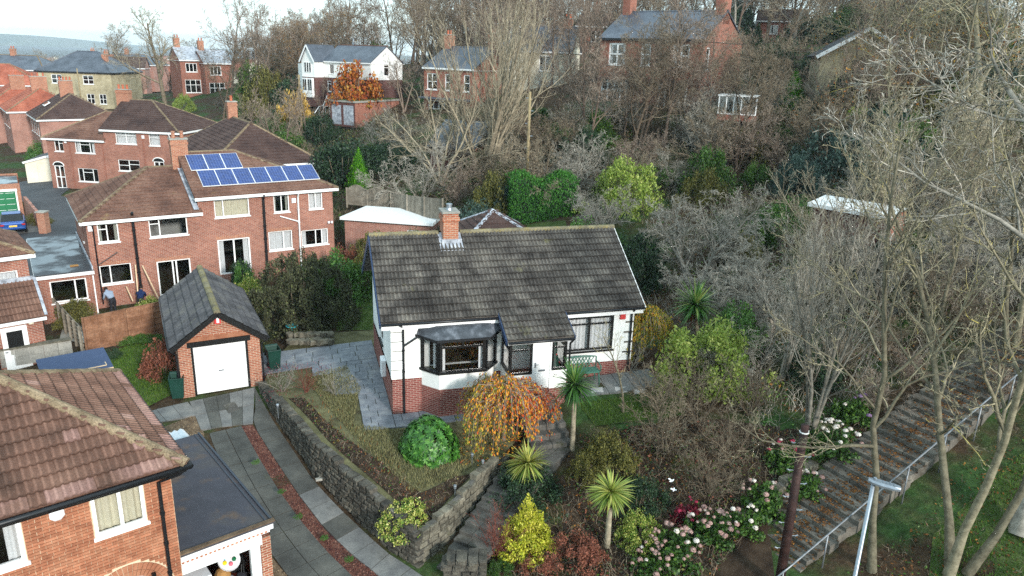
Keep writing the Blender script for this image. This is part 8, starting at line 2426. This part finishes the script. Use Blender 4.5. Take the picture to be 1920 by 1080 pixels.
# garden bench
def bench(loc, rz):
    e = empty('garden_bench', loc, rz, label='green two seat garden bench with lattice back against the white wall', cat='bench')
    W = 1.25
    m = MB(); n = 12
    pts = []
    for k in range(n + 1):
        t = k / n; a = PI * t
        pts.append((-W / 2 + W * t, .22 + .06 * math.cos(a * 2) * 0, .86 + .05 * math.sin(a)))
    m.tube([(-W / 2, .2, .44)] + pts + [(W / 2, .2, .44)], .028, 8); m.build('back_frame', 'bench_green', e, smooth=True)
    for k in range(9):
        for s in (-1, 1):
            x0 = -W / 2 + .07 + k * (W - .14) / 8; x1 = x0 + s * .26
            if abs(x1) > W / 2 - .02: continue
            m = MB(); m.bar((x0, .205 + s * .006, .47), (x1, .215 + s * .006, .87), .03, .012, (0, 1, 0)); m.build('lattice_bar', 'bench_green', e)
    m = MB(); m.prism([(-W / 2, -.28), (-W / 2 + .08, -.34), (W / 2 - .08, -.34), (W / 2, -.28), (W / 2, .2), (-W / 2, .2)], .40, .45); m.build('seat', 'bench_green', e, bevel=.015)
    for s in (-1, 1):
        m = MB(); m.tube([(s * W / 2, .2, .68), (s * (W / 2 + .03), 0, .67), (s * (W / 2 + .02), -.26, .62), (s * W / 2, -.27, .43)], .026, 8); m.build('armrest', 'bench_green', e, smooth=True)
        for y in (-.25, .18):
            m = MB(); m.tube([(s * (W / 2 - .06), y, .42), (s * (W / 2 - .02), y * 1.15, -.12)], .03, 8); m.build('leg', 'bench_green', e, smooth=True)
bp_ = bl(7.25, -.62)
bench((bp_[0], bp_[1], 1.5), BA)
tp = MB()
for k in range(7):
    u = 6.5 + k * .55
    slab(patio, [bl(u, -1.3), bl(u + .54, -1.3), bl(u + .54, -.1), bl(u, -.1)], 'paving_grey', BASE, .06)
for k, (px, py) in enumerate(((1120, 735), (1165, 733), (1200, 735))):
    c = gp(px, py, 1.15); slab(patio, [np.array((c.x - .25, c.y - .15)), np.array((c.x + .25, c.y - .08)), np.array((c.x + .22, c.y + .2)), np.array((c.x - .27, c.y + .12))], 'paving_pale', BASE, .045, name='stepping_stone')

# telegraph pole, street lamp, other poles
b = at(1510, 797, 18.2)
e = empty('telegraph_pole', (b.x, b.y, gz(b.x, b.y)), 0, label='dark brown telegraph pole in front of the hydrangea border', cat='pole')
h_ = b.z - e.location.z
m = MB(); m.tube([(0, 0, -.5), (0, 0, h_)], [.15, .105], 14); m.build('shaft', 'pole_dark', e, smooth=True)
m = MB(); m.tube([(0, 0, h_ - .22), (0, 0, h_ - .19)], .125, 14); m.tube([(0, 0, h_ - .2), (.14, .02, h_ - .18)], .012, 6); m.build('strap', 'white_paint', e)
for k in range(9):
    z = h_ - .55 - k * .42; s = 1 if k % 2 else -1
    m = MB(); m.tube([(0, 0, z), (s * .26, 0, z + .01)], .012, 6); m.tube([(s * .22, 0, z - .01), (s * .3, 0, z + .03)], .022, 6); m.build('step_iron', 'metal_grey', e)
b = at(1638, 905, 13.6)
e = empty('street_lamp', (b.x, b.y, gz(b.x, b.y)), 0, label='slim grey street lamp with flat head beside the hand rail', cat='street lamp')
h_ = b.z - e.location.z
m = MB(); m.tube([(0, 0, -.3), (0, 0, 1.2), (0, 0, 1.25), (0, 0, h_ + .02)], [.08, .08, .05, .04], 12); m.build('column', 'metal_grey', e, smooth=True)
hd_ = MB()
prof = [(-.12, .045), (-.05, .085), (.12, .12), (.38, .115), (.5, .07)]
for x, w in prof: hd_.v += [(x, -w, .03), (x, -w, .07), (x, -w * .6, .105), (x, w * .6, .105), (x, w, .07), (x, w, .03)]
for i in range(4):
    for k in range(6): hd_.f.append((i * 6 + k, i * 6 + (k + 1) % 6, i * 6 + 6 + (k + 1) % 6, i * 6 + 6 + k)[::-1])
hd_.f += [tuple(range(6)), tuple(reversed(range(24, 30)))]
o = hd_.build('lamp_head', 'metal_grey', e); o.location = (0, 0, h_ - .03); o.rotation_euler = (0, R(6), R(-20))
m = MB(); m.box(.12, -.075, .018, .42, .075, .031); q_ = m.build('lens', 'plastic_clear', o)
for k in range(4):
    m = MB(); m.bar((.16 + k * .07, -.07, .108), (.16 + k * .07, .07, .108), .012, .012); m.build('cooling_fin', 'metal_grey', o)
m = MB(); m.lathe([(.035, 0), (.035, .05), (.02, .06)], (0, 0, .1), 10); m.build('photocell', 'metal_grey', o)
for (px, pt, pb, Y, lb, r_) in ((994, 172, 292, 49.5, 'tall pale wooden pole in the middle of the hillside', .1), (560, 140, 205, 82, 'wooden pole beside the golden tree and white house', .13), (144, 128, 160, 122, 'thin pole in front of the stone house', .1)):
    t_ = at(px, pt, Y); z0 = min(gz(t_.x, t_.y), at(px, pb, Y).z)
    e = empty('wooden_pole', (t_.x, t_.y, z0), 0, label=lb, cat='pole'); hh = t_.z - z0
    m = MB(); m.tube([(0, 0, -.5), (0, 0, hh)], [r_ * 1.15, r_ * .85], 10); m.build('shaft', 'wood_pole', e, smooth=True)
    for k in range(5):
        m = MB(); m.tube([(0, 0, hh - .4 - k * .8), (.25 * (1 if k % 2 else -1), 0, hh - .4 - k * .8)], .03, 5); m.build('step_iron', 'metal_grey', e)

# fences
def panel_fence(label, pts, h, mat, slat=.1, kind='h', name='fence', step=1.85, arch=0.0, postmat=None):
    e = empty(name, (0, 0, 0), label=label, cat='fence')
    for a, b in zip(pts, pts[1:]):
        a, b = Vector(a), Vector(b); L = (Vector((b.x, b.y, 0)) - Vector((a.x, a.y, 0))).length
        n = max(1, round(L / step))
        for i in range(n + 1):
            p = a + (b - a) * (i / n)
            if i < n or (a, b) == (pts[-2], pts[-1]) or True:
                m = MB(); m.box(p.x - .05, p.y - .05, p.z - .2, p.x + .05, p.y + .05, p.z + h + .05); m.build('post', postmat or mat, e)
        for i in range(n):
            p = a + (b - a) * (i / n); q = a + (b - a) * ((i + 1) / n); d = (q - p).normalized(); s = Vector((-d.y, d.x, 0))
            p = p + d * .06; q = q - d * .06
            if kind == 'h':
                k = int(h / slat)
                for j in range(k):
                    z = .06 + j * (h - .06) / k
                    w = s * (.016 if j % 2 else -.010)
                    m = MB(); m.bar(p + w + Vector((0, 0, z + slat * .5)), q + w + Vector((0, 0, z + slat * .5)), .014, slat * 1.06); m.build('slat', mat, e)
                for t in (.0, .33, .66, 1.0):
                    x = p + (q - p) * t; m = MB(); m.bar(x - s * .045 + Vector((0, 0, .03)), x - s * .045 + Vector((0, 0, h)), .05, .03, s); m.build('batten', mat, e)
                m = MB(); m.bar(p + Vector((0, 0, h + .02)), q + Vector((0, 0, h + .02)), .07, .035); m.build('capping', mat, e)
            else:
                k = max(3, int((q - p).length / slat))
                for j in range(k):
                    t = (j + .5) / k; x = p + (q - p) * t; hh = h + arch * math.sin(PI * t) + random.uniform(-.01, .01)
                    m = MB(); m.bar(x + Vector((0, 0, .03)), x + Vector((0, 0, hh)), (q - p).length / k * .93, .018, s); m.build('board', mat, e)
                for z in (.35, h - .25): m = MB(); m.bar(p + s * .03 + Vector((0, 0, z)), q + s * .03 + Vector((0, 0, z)), .04, .08); m.build('rail', mat, e)
    return e
f0, f1, f2 = gp(168, 664, -.55), gp(205, 652, -.5), gp(312, 632, -.35)
panel_fence('brown waney lap panel fence behind the small lawn', [Vector((-19.9, 32.5, -.55)), Vector((-17.1, 34.75, -.35)), Vector((-15.6, 35.6, -.3))], 1.72, 'wood_fence', .145)
e = empty('rail_fence', (0, 0, 0), label='weathered open rail fence beside the clipped mixed hedge', cat='fence')
ra, rb = Vector((-24.2, 37.2, -.85)), Vector((-20.2, 32.6, -.6))
for i in range(6):
    p = ra + (rb - ra) * (i / 5); m = MB(); m.box(p.x - .05, p.y - .05, p.z, p.x + .05, p.y + .05, p.z + 1.35); m.build('post', 'wood_grey', e)
for j in range(6):
    z = .15 + j * .21; m = MB(); m.bar(ra + Vector((.06, .05, z)), rb + Vector((.06, .05, z)), .03, .11); m.build('rail', 'wood_grey', e)
e = empty('boundary_wall', (0, 0, 0), label='low pale concrete block wall behind the blue roofed shed', cat='wall', kind='thing')
la, lb_ = Vector((-24.6, 29.4, -.6)), Vector((-20.4, 32.2, -.6))
for i in range(9):
    for j in range(2):
        p = la + (lb_ - la) * (i / 9); q = la + (lb_ - la) * ((i + .98) / 9); m = MB(); m.bar(p + Vector((0, 0, .22 + j * .4)), q + Vector((0, 0, .22 + j * .4)), .2, .39); m.build('block', 'concrete', e)
m = MB(); m.bar(la + Vector((0, 0, .87)), lb_ + Vector((0, 0, .87)), .34, .07); m.build('coping', 'stone_pale', e)
q = gp(137, 682, 1.35)
e = empty('shed', (q.x, q.y + .1, -.5), R(38), label='small timber shed with blue felt roof below the panel fence', cat='shed')
for (n_, a, b_) in (('wall', (-1.0, -.75), (1.0, -.75)), ('wall', (1.0, -.75), (1.0, .75)), ('wall', (1.0, .75), (-1.0, .75)), ('wall', (-1.0, .75), (-1.0, -.75))):
    m = MB()
    for k in range(12): m.bar((a[0], a[1], .08 + k * .15), (b_[0], b_[1], .08 + k * .15), .03, .148)
    m.build('wall', 'wood_pale', e, kind='stuff')
m = MB(); m.prism([(-1.2, -.95), (1.2, -.95), (1.2, .95), (-1.2, .95)], lambda x, y: 1.78 + y * .09, lambda x, y: 1.84 + y * .09); m.build('roof', 'felt_shed', e)
m = MB(); m.bar((-1.2, -.97, 1.69), (1.2, -.97, 1.69), .03, .1); m.build('fascia', 'wood_pale', e)
z1 = .75
fa_, fb_ = at(651, 385, 51.2), at(728, 388, 50.2)
panel_fence('pair of grey scalloped top fence panels in front of the bright conifer', [Vector((fa_.x, fa_.y, 3.15)), Vector((fb_.x, fb_.y, 3.15))], 1.15, 'wood_grey', .13, 'v', step=1.5, arch=.32)
fa_, fb_ = at(733, 398, 50), at(830, 398, 46)
panel_fence('plain grey board fence right of the scalloped panels', [Vector((fa_.x, fa_.y, 2.9)), Vector((fb_.x, fb_.y, 3.4))], 1.35, 'wood_grey', .14, 'v', step=2.0)

# rockery stones by the patio
rk = random.Random(14)
places = ['leftmost', 'second', 'third', 'fourth', 'fifth', 'sixth', 'seventh', 'rightmost']
for k in range(8):
    for j in range(2):
        p = gp(545 + k * 10.5, 643 - j * 8, .55)
        me = STONES_P[(k * 2 + j) % 10]
        o = link('rock', me, None, label=f"{places[k]} pale rockery stone of the {'front' if j == 0 else 'back'} row edging the patio", cat='rock', group='rockery stones by the patio')
        o.location = (p.x, p.y, .62 + j * .14); s = rk.uniform(.26, .36); o.scale = (s * 1.2, s, s * .8); o.rotation_euler = (rk.uniform(-.3, .3), rk.uniform(-.3, .3), rk.uniform(0, 6))
e = empty('bird_bath', gp(548, 626, .7), 0, label='small green dish standing behind the rockery stones', cat='dish')
m = MB(); m.lathe([(.1, 0), (.05, .1), (.05, .3), (.26, .38), (.28, .42), (.2, .40), (.03, .36)], (0, 0, 0), 14); m.build('dish', 'plastic_teal', e, smooth=True)
# garden birds on stakes
for k, (px, py) in enumerate(((1259, 902), (1263, 919))):
    c = gp(px, py, .55)
    e = empty('garden_bird', (c.x, c.y, gz(c.x, c.y)), R(30 + 40 * k), label=('upper white bird ornament on a stake among the brown shrubs' if k == 0 else 'lower white bird ornament on a stake among the brown shrubs'), cat='ornament')
    zb = (c.z - e.location.z) / .6
    e.scale = (.6, .6, .6)
    m = MB()
    ringp = [(-.17, .005, .02), (-.1, .03, .0), (0, .055, .0), (.09, .04, .02), (.13, .035, .05), (.18, .008, .05)]
    for x, w, z in ringp:
        for t in range(8): a = 2 * PI * t / 8; m.v.append((x, w * math.cos(a), zb + z + w * math.sin(a)))
    for i in range(5):
        for t in range(8): m.f.append((i * 8 + t, i * 8 + (t + 1) % 8, i * 8 + 8 + (t + 1) % 8, i * 8 + 8 + t)[::-1])
    m.build('body', 'white_box', e, smooth=True)
    for s in (-1, 1):
        m = MB(); m.add([(.05, s * .03, zb + .03), (-.06, s * .03, zb + .03), (-.12, s * .16, zb + .09), (-.02, s * .15, zb + .1)], [(0, 1, 2, 3)]); o = m.build('wing', 'white_box', e); o.modifiers.new('s', 'SOLIDIFY').thickness = .01
    m = MB(); m.tube([(0, 0, 0), (0, 0, zb - .04)], .008, 5); m.build('stake', 'black_paint', e)
# little garden lamps on stakes along the soil bed
for k, (px, py, z) in enumerate(((521, 770, .75), (1000 * 0 + 885, 868, .3), (905, 880, .25), (853, 925, .1))):
    c = gp(px, py, z); zt = tz(c.x, c.y)
    e = empty('garden_light', (c.x, c.y, zt), 0, label=['solar garden light at the top of the retaining wall near the garage', 'solar garden light nearest the weeping tree', 'solar garden light in the soil above the steps', 'solar garden light at the corner of the soil bed'][k], cat='garden light')
    m = MB(); m.tube([(0, 0, -.1), (0, 0, .34)], .012, 6); m.build('stake', 'metal_grey', e)
    m = MB(); m.lathe([(.03, .34), (.045, .36), (.045, .44), (.06, .445), (.05, .47)], (0, 0, 0), 10); m.build('lamp', 'metal_grey', e)
# timber props against the kitchen wall
for k, (u0, v0, u1, v1) in enumerate(((1.55, 1.1, 1.75, .3), (2.15, 2.3, 2.0, .2), (2.5, 2.2, 3.1, .1))):
    a = Vector((-23.2, 39.4, -.8)) + sd * u0 - sw * .2 + Vector((0, 0, v0)); b_ = Vector((-23.2, 39.4, -.8)) + sd * u1 - sw * (.6 + .3 * k) + Vector((0, 0, v1))
    m = MB(); m.bar(a, b_, .06, .04); m.build('timber_prop', 'wood_pale', label=['short pale timber leaning under the kitchen window', 'pale timber leaning beside the soil pipe', 'long white timber leaning by the patio door'][k], cat='timber')

# people behind the fence
def person(label, loc, rz, joints, rads, mats, hair=True):
    """one continuous body: joints graph grown into a skin"""
    pts, edges = joints
    me = bpy.data.meshes.new('body'); me.from_pydata(pts, edges, []); me.update()
    tmp = bpy.data.objects.new('tmp', me); COL.objects.link(tmp)
    tmp.modifiers.new('skin', 'SKIN'); sb_ = tmp.modifiers.new('sub', 'SUBSURF'); sb_.levels = 2
    if not me.skin_vertices: me.attributes
    for i, v in enumerate(me.skin_vertices[0].data): v.radius = rads[i]; v.use_root = (i == 0)
    dg_ = bpy.context.evaluated_depsgraph_get()
    bm_ = bpy.data.meshes.new_from_object(tmp.evaluated_get(dg_)); bpy.data.objects.remove(tmp)
    bm_.materials.clear()
    names = sorted(set(mats)); 
    for n in names: bm_.materials.append(MATS[n])
    P = np.array(pts)
    for p in bm_.polygons:
        i = int(np.argmin(np.linalg.norm(P - np.array(p.center), axis=1))); p.material_index = names.index(mats[i]); p.use_smooth = True
    e = empty('person', loc, rz, label=label, cat='person')
    link('body', bm_, e)
    hp = P[[i for i, m_ in enumerate(mats) if m_ == 'skin'][0]]
    m = MB(); m.lathe([(.0, -.02), (.09, .0), (.105, .05), (.085, .11), (.0, .135)], (hp[0] - .015, hp[1], hp[2] + .02), 10); m.build('hair', 'hair_dark', e, smooth=True)
    return e
J1 = ([(0, 0, .92), (.12, 0, 1.12), (.3, 0, 1.3), (.42, 0, 1.36), (.54, 0, 1.40), (.34, .19, 1.26), (.42, .22, 1.02), (.58, .15, .88), (.34, -.19, 1.26), (.44, -.22, 1.0), (.6, -.15, .9), (.0, .1, .86), (.05, .11, .48), (-.02, .11, .06), (.1, .12, .03), (.0, -.1, .86), (.08, -.11, .48), (.02, -.11, .06), (.14, -.12, .03), (.64, .13, .84), (.66, -.13, .86)],
      [(0, 1), (1, 2), (2, 3), (3, 4), (2, 5), (5, 6), (6, 7), (7, 19), (2, 8), (8, 9), (9, 10), (10, 20), (0, 11), (11, 12), (12, 13), (13, 14), (0, 15), (15, 16), (16, 17), (17, 18)])
r1 = [(.15, .13), (.16, .13), (.17, .13), (.06, .06), (.1, .1), (.08, .08), (.055, .055), (.045, .045), (.08, .08), (.055, .055), (.045, .045), (.1, .1), (.075, .075), (.05, .05), (.045, .04), (.1, .1), (.075, .075), (.05, .05), (.045, .04), (.04, .03), (.04, .03)]
m1 = ['cloth_dark', 'cloth_grey', 'cloth_grey', 'cloth_grey', 'skin', 'cloth_grey', 'cloth_grey', 'cloth_grey', 'cloth_grey', 'cloth_grey', 'cloth_grey', 'cloth_dark', 'cloth_dark', 'cloth_dark', 'rubber', 'cloth_dark', 'cloth_dark', 'cloth_dark', 'rubber', 'skin', 'skin']
person('person in a grey jacket bending forward by the white side door', (-21.6, 38.2, -.78), R(150), J1, r1, m1)
J2 = ([(0, 0, .42), (.12, 0, .62), (.26, 0, .82), (.33, 0, .9), (.42, 0, 1.0), (.28, .19, .78), (.42, .2, .58), (.6, .12, .5), (.28, -.19, .78), (.42, -.2, .58), (.6, -.12, .5), (.05, .11, .4), (.4, .14, .46), (.3, .14, .06), (.42, .14, .03), (.05, -.11, .4), (.38, -.14, .2), (.05, -.14, .06), (.0, -.14, .1)], 
      [(0, 1), (1, 2), (2, 3), (3, 4), (2, 5), (5, 6), (6, 7), (2, 8), (8, 9), (9, 10), (0, 11), (11, 12), (12, 13), (13, 14), (0, 15), (15, 16), (16, 17), (17, 18)])
m2 = ['cloth_dark', 'cloth_navy', 'cloth_navy', 'cloth_navy', 'skin', 'cloth_navy', 'cloth_navy', 'skin', 'cloth_navy', 'cloth_navy', 'skin', 'cloth_dark', 'cloth_dark', 'cloth_dark', 'rubber', 'cloth_dark', 'cloth_dark', 'cloth_dark', 'rubber']
person('person in a navy top crouching under the kitchen window', (-20.9, 39.7, -.78), R(100), J2, r1[:19], m2)

# things stored in the open garage (local coordinates of that garage)
def stored(name, label, cat):
    e = empty(name, (0, 0, 0), label=label, cat=cat); e.matrix_world = FG.e.matrix_basis; return e
for k in range(3):
    e = stored('storage_box', ['clear plastic storage box on top of the stack in the open garage', 'middle clear storage box of the stack in the open garage', 'bottom storage box of the stack in the open garage'][k], 'box')
    z = 1.35 - k * .46; m = MB()
    m.v = [(.12, .25, z), (.68, .25, z), (.68, .75, z), (.12, .75, z), (.08, .2, z + .38), (.74, .2, z + .38), (.74, .8, z + .38), (.08, .8, z + .38)]; m.f = [(3, 2, 1, 0), (0, 1, 5, 4), (1, 2, 6, 5), (2, 3, 7, 6), (3, 0, 4, 7), (4, 5, 6, 7)]; m.build('tub', 'plastic_clear', e, bevel=.02)
    m = MB(); m.box(.05, .17, z + .382, .77, .83, z + .43); m.build('lid', ['white_box', 'plastic_clear', 'white_box'][k], e, bevel=.02)
    m = MB(); m.box(.18, .3, z + .06, .62, .7, z + .3); m.build('contents', ['plastic_pink', 'cardboard', 'plastic_pink'][k], e)
e = stored('cardboard_box', 'open cardboard box on the red floor of the open garage', 'box'); m = MB(); m.box(.95, .5, .03, 1.35, .95, .45); m.build('carton', 'cardboard', e); m = MB(); m.obox((.9, .7, .5), (.06, 0, .05), (0, .2, 0), (.004, 0, -.005)); m.build('flap', 'cardboard', e)
e = stored('play_tray', 'round white toy tray with coloured pieces hanging in the open garage', 'toy'); m = MB(); m.lathe([(.02, 0), (.26, .0), (.3, .05), (.3, .08), (.26, .05), (.02, .03)], (0, 0, 0), 20); o = m.build('tray', 'white_box', e); o.location = (1.3, .55, 1.72); o.rotation_euler = (R(40), R(15), 0)
for k, mt in enumerate(('green_door', 'red_box', 'plastic_teal', 'yellow_plastic', 'plastic_pink')):
    m = MB(); a = k * 1.25; m.lathe([(.0, 0), (.06, .0), (.05, .04), (.0, .05)], (math.cos(a) * .14, math.sin(a) * .12, .05), 8); q_ = m.build('toy_piece', mt, o)
e = stored('duffel_bag', 'grey holdall with teal strap piled in the open garage', 'bag'); m = MB(); m.tube([(1.0, .5, .85), (1.08, .5, .85), (1.45, .6, .95), (1.52, .62, .97)], [.12, .26, .26, .1], 12); m.build('bag_body', 'plastic_clear', e, smooth=True); m = MB(); m.tube([(1.1, .25, .9), (1.15, .3, 1.2), (1.35, .35, 1.2), (1.42, .33, .92)], .03, 6); m.build('strap', 'plastic_teal', e)
e = stored('pushchair', 'black pushchair folded against the door post in the open garage', 'pushchair')
m = MB(); m.tube([(1.4, .25, .1), (1.5, .3, .8), (1.62, .5, 1.5)], .02, 8); m.tube([(1.65, .25, .1), (1.62, .3, .8), (1.66, .5, 1.5)], .02, 8); m.build('frame', 'black_paint', e)
m = MB(); m.tube([(1.4, .35, .55), (1.5, .4, .9), (1.62, .5, 1.25)], [.16, .2, .12], 10); m.build('hood', 'cloth_dark', e, smooth=True)
for x in (1.38, 1.66):
    m = MB(); m.tube([(x - .02, .3, .14), (x + .02, .3, .14)], .13, 14); m.build('wheel', 'rubber', e)
for k, (x, y, z, r_, mt, lb) in enumerate(((1.15, .3, .35, .2, 'white_box', 'white sack slumped on the open garage floor'), (1.55, .28, .3, .22, 'cloth_dark', 'black sack beside the pushchair in the open garage'), (.95, .95, .75, .24, 'cloth_dark', 'dark bag stacked behind the holdall in the open garage'), (1.6, .9, 1.35, .26, 'rubber', 'black bag hanging high at the back of the open garage'), (1.2, .75, 1.25, .2, 'cardboard', 'brown parcel on top of the holdall in the open garage'))):
    e = stored('sack', lb, 'bag'); m = MB(); m.lathe([(.3 * r_, -r_), (.9 * r_, -.75 * r_), (1.05 * r_, -.1 * r_), (.75 * r_, .6 * r_), (.25 * r_, .85 * r_), (.35 * r_, 1.1 * r_)], (x, y, z), 9); m.build('sack_body', mt, e)
# slate roofed lean-to half hidden in the pale trees
q = at(845, 275, 58)
LS = House('lean_to', (q.x - 1.6, q.y, q.z - 1.9), -20, 3.6, 3.2, 1.9, label='grey slate roofed lean-to half hidden under the pale bare trees', cat='outbuilding')
LS.wall('f', 'brick_dark', v0=-2); LS.wall('r', 'brick_hill', v0=-2); LS.wall('l', 'brick_hill', v0=-2)
ls = MB(); ls.box(0, 3.0, 3.3, 3.6, 3.1, 3.4); ls = ls.build('roof', 'slate', LS.e); slope(ls, (-.2, -.3, 1.9), (3.8, -.3, 1.9), (3.8, 3.2, 3.7), (-.2, 3.2, 3.7), 'slate', 'flat')
# haze in the air
m = MB(); m.box(-2600, -130, -75, 2600, 5000, 60)
t = NT('haze_air')
pv_ = t.n('VolumePrincipled')
pv_.inputs['Color'].default_value = (.82, .9, 1.0, 1); pv_.inputs['Density'].default_value = 0.00022; pv_.inputs['Anisotropy'].default_value = 0.2
t.l(pv_.outputs[0], t.out.inputs['Volume'])
MATS['haze_air'] = t.m
HAZE = True
if HAZE: m.build('haze', 'haze_air', kind='stuff', label='thin haze over the valley')
# tell look-alikes in small groups apart by their order in the picture
shared = {}
for o in SC.objects:
    if o.parent is None and o.get('label') and o.get('group'): shared.setdefault(o['label'], []).append(o)
ORD = ['leftmost', 'second from left', 'third from left', 'fourth from left', 'fifth from left', 'sixth from left', 'seventh from left', 'eighth from left', 'ninth from left']
def col_x(o):
    d = o.location - cam.matrix_world.translation
    return d.dot(CR) / max(.1, d.dot(CF))
for lb, os_ in shared.items():
    if 1 < len(os_) <= 9:
        os_.sort(key=col_x)
        for k, o in enumerate(os_): o['label'] = lb + ', ' + (ORD[k] if k < len(os_) - 1 or len(os_) < 2 else 'rightmost')
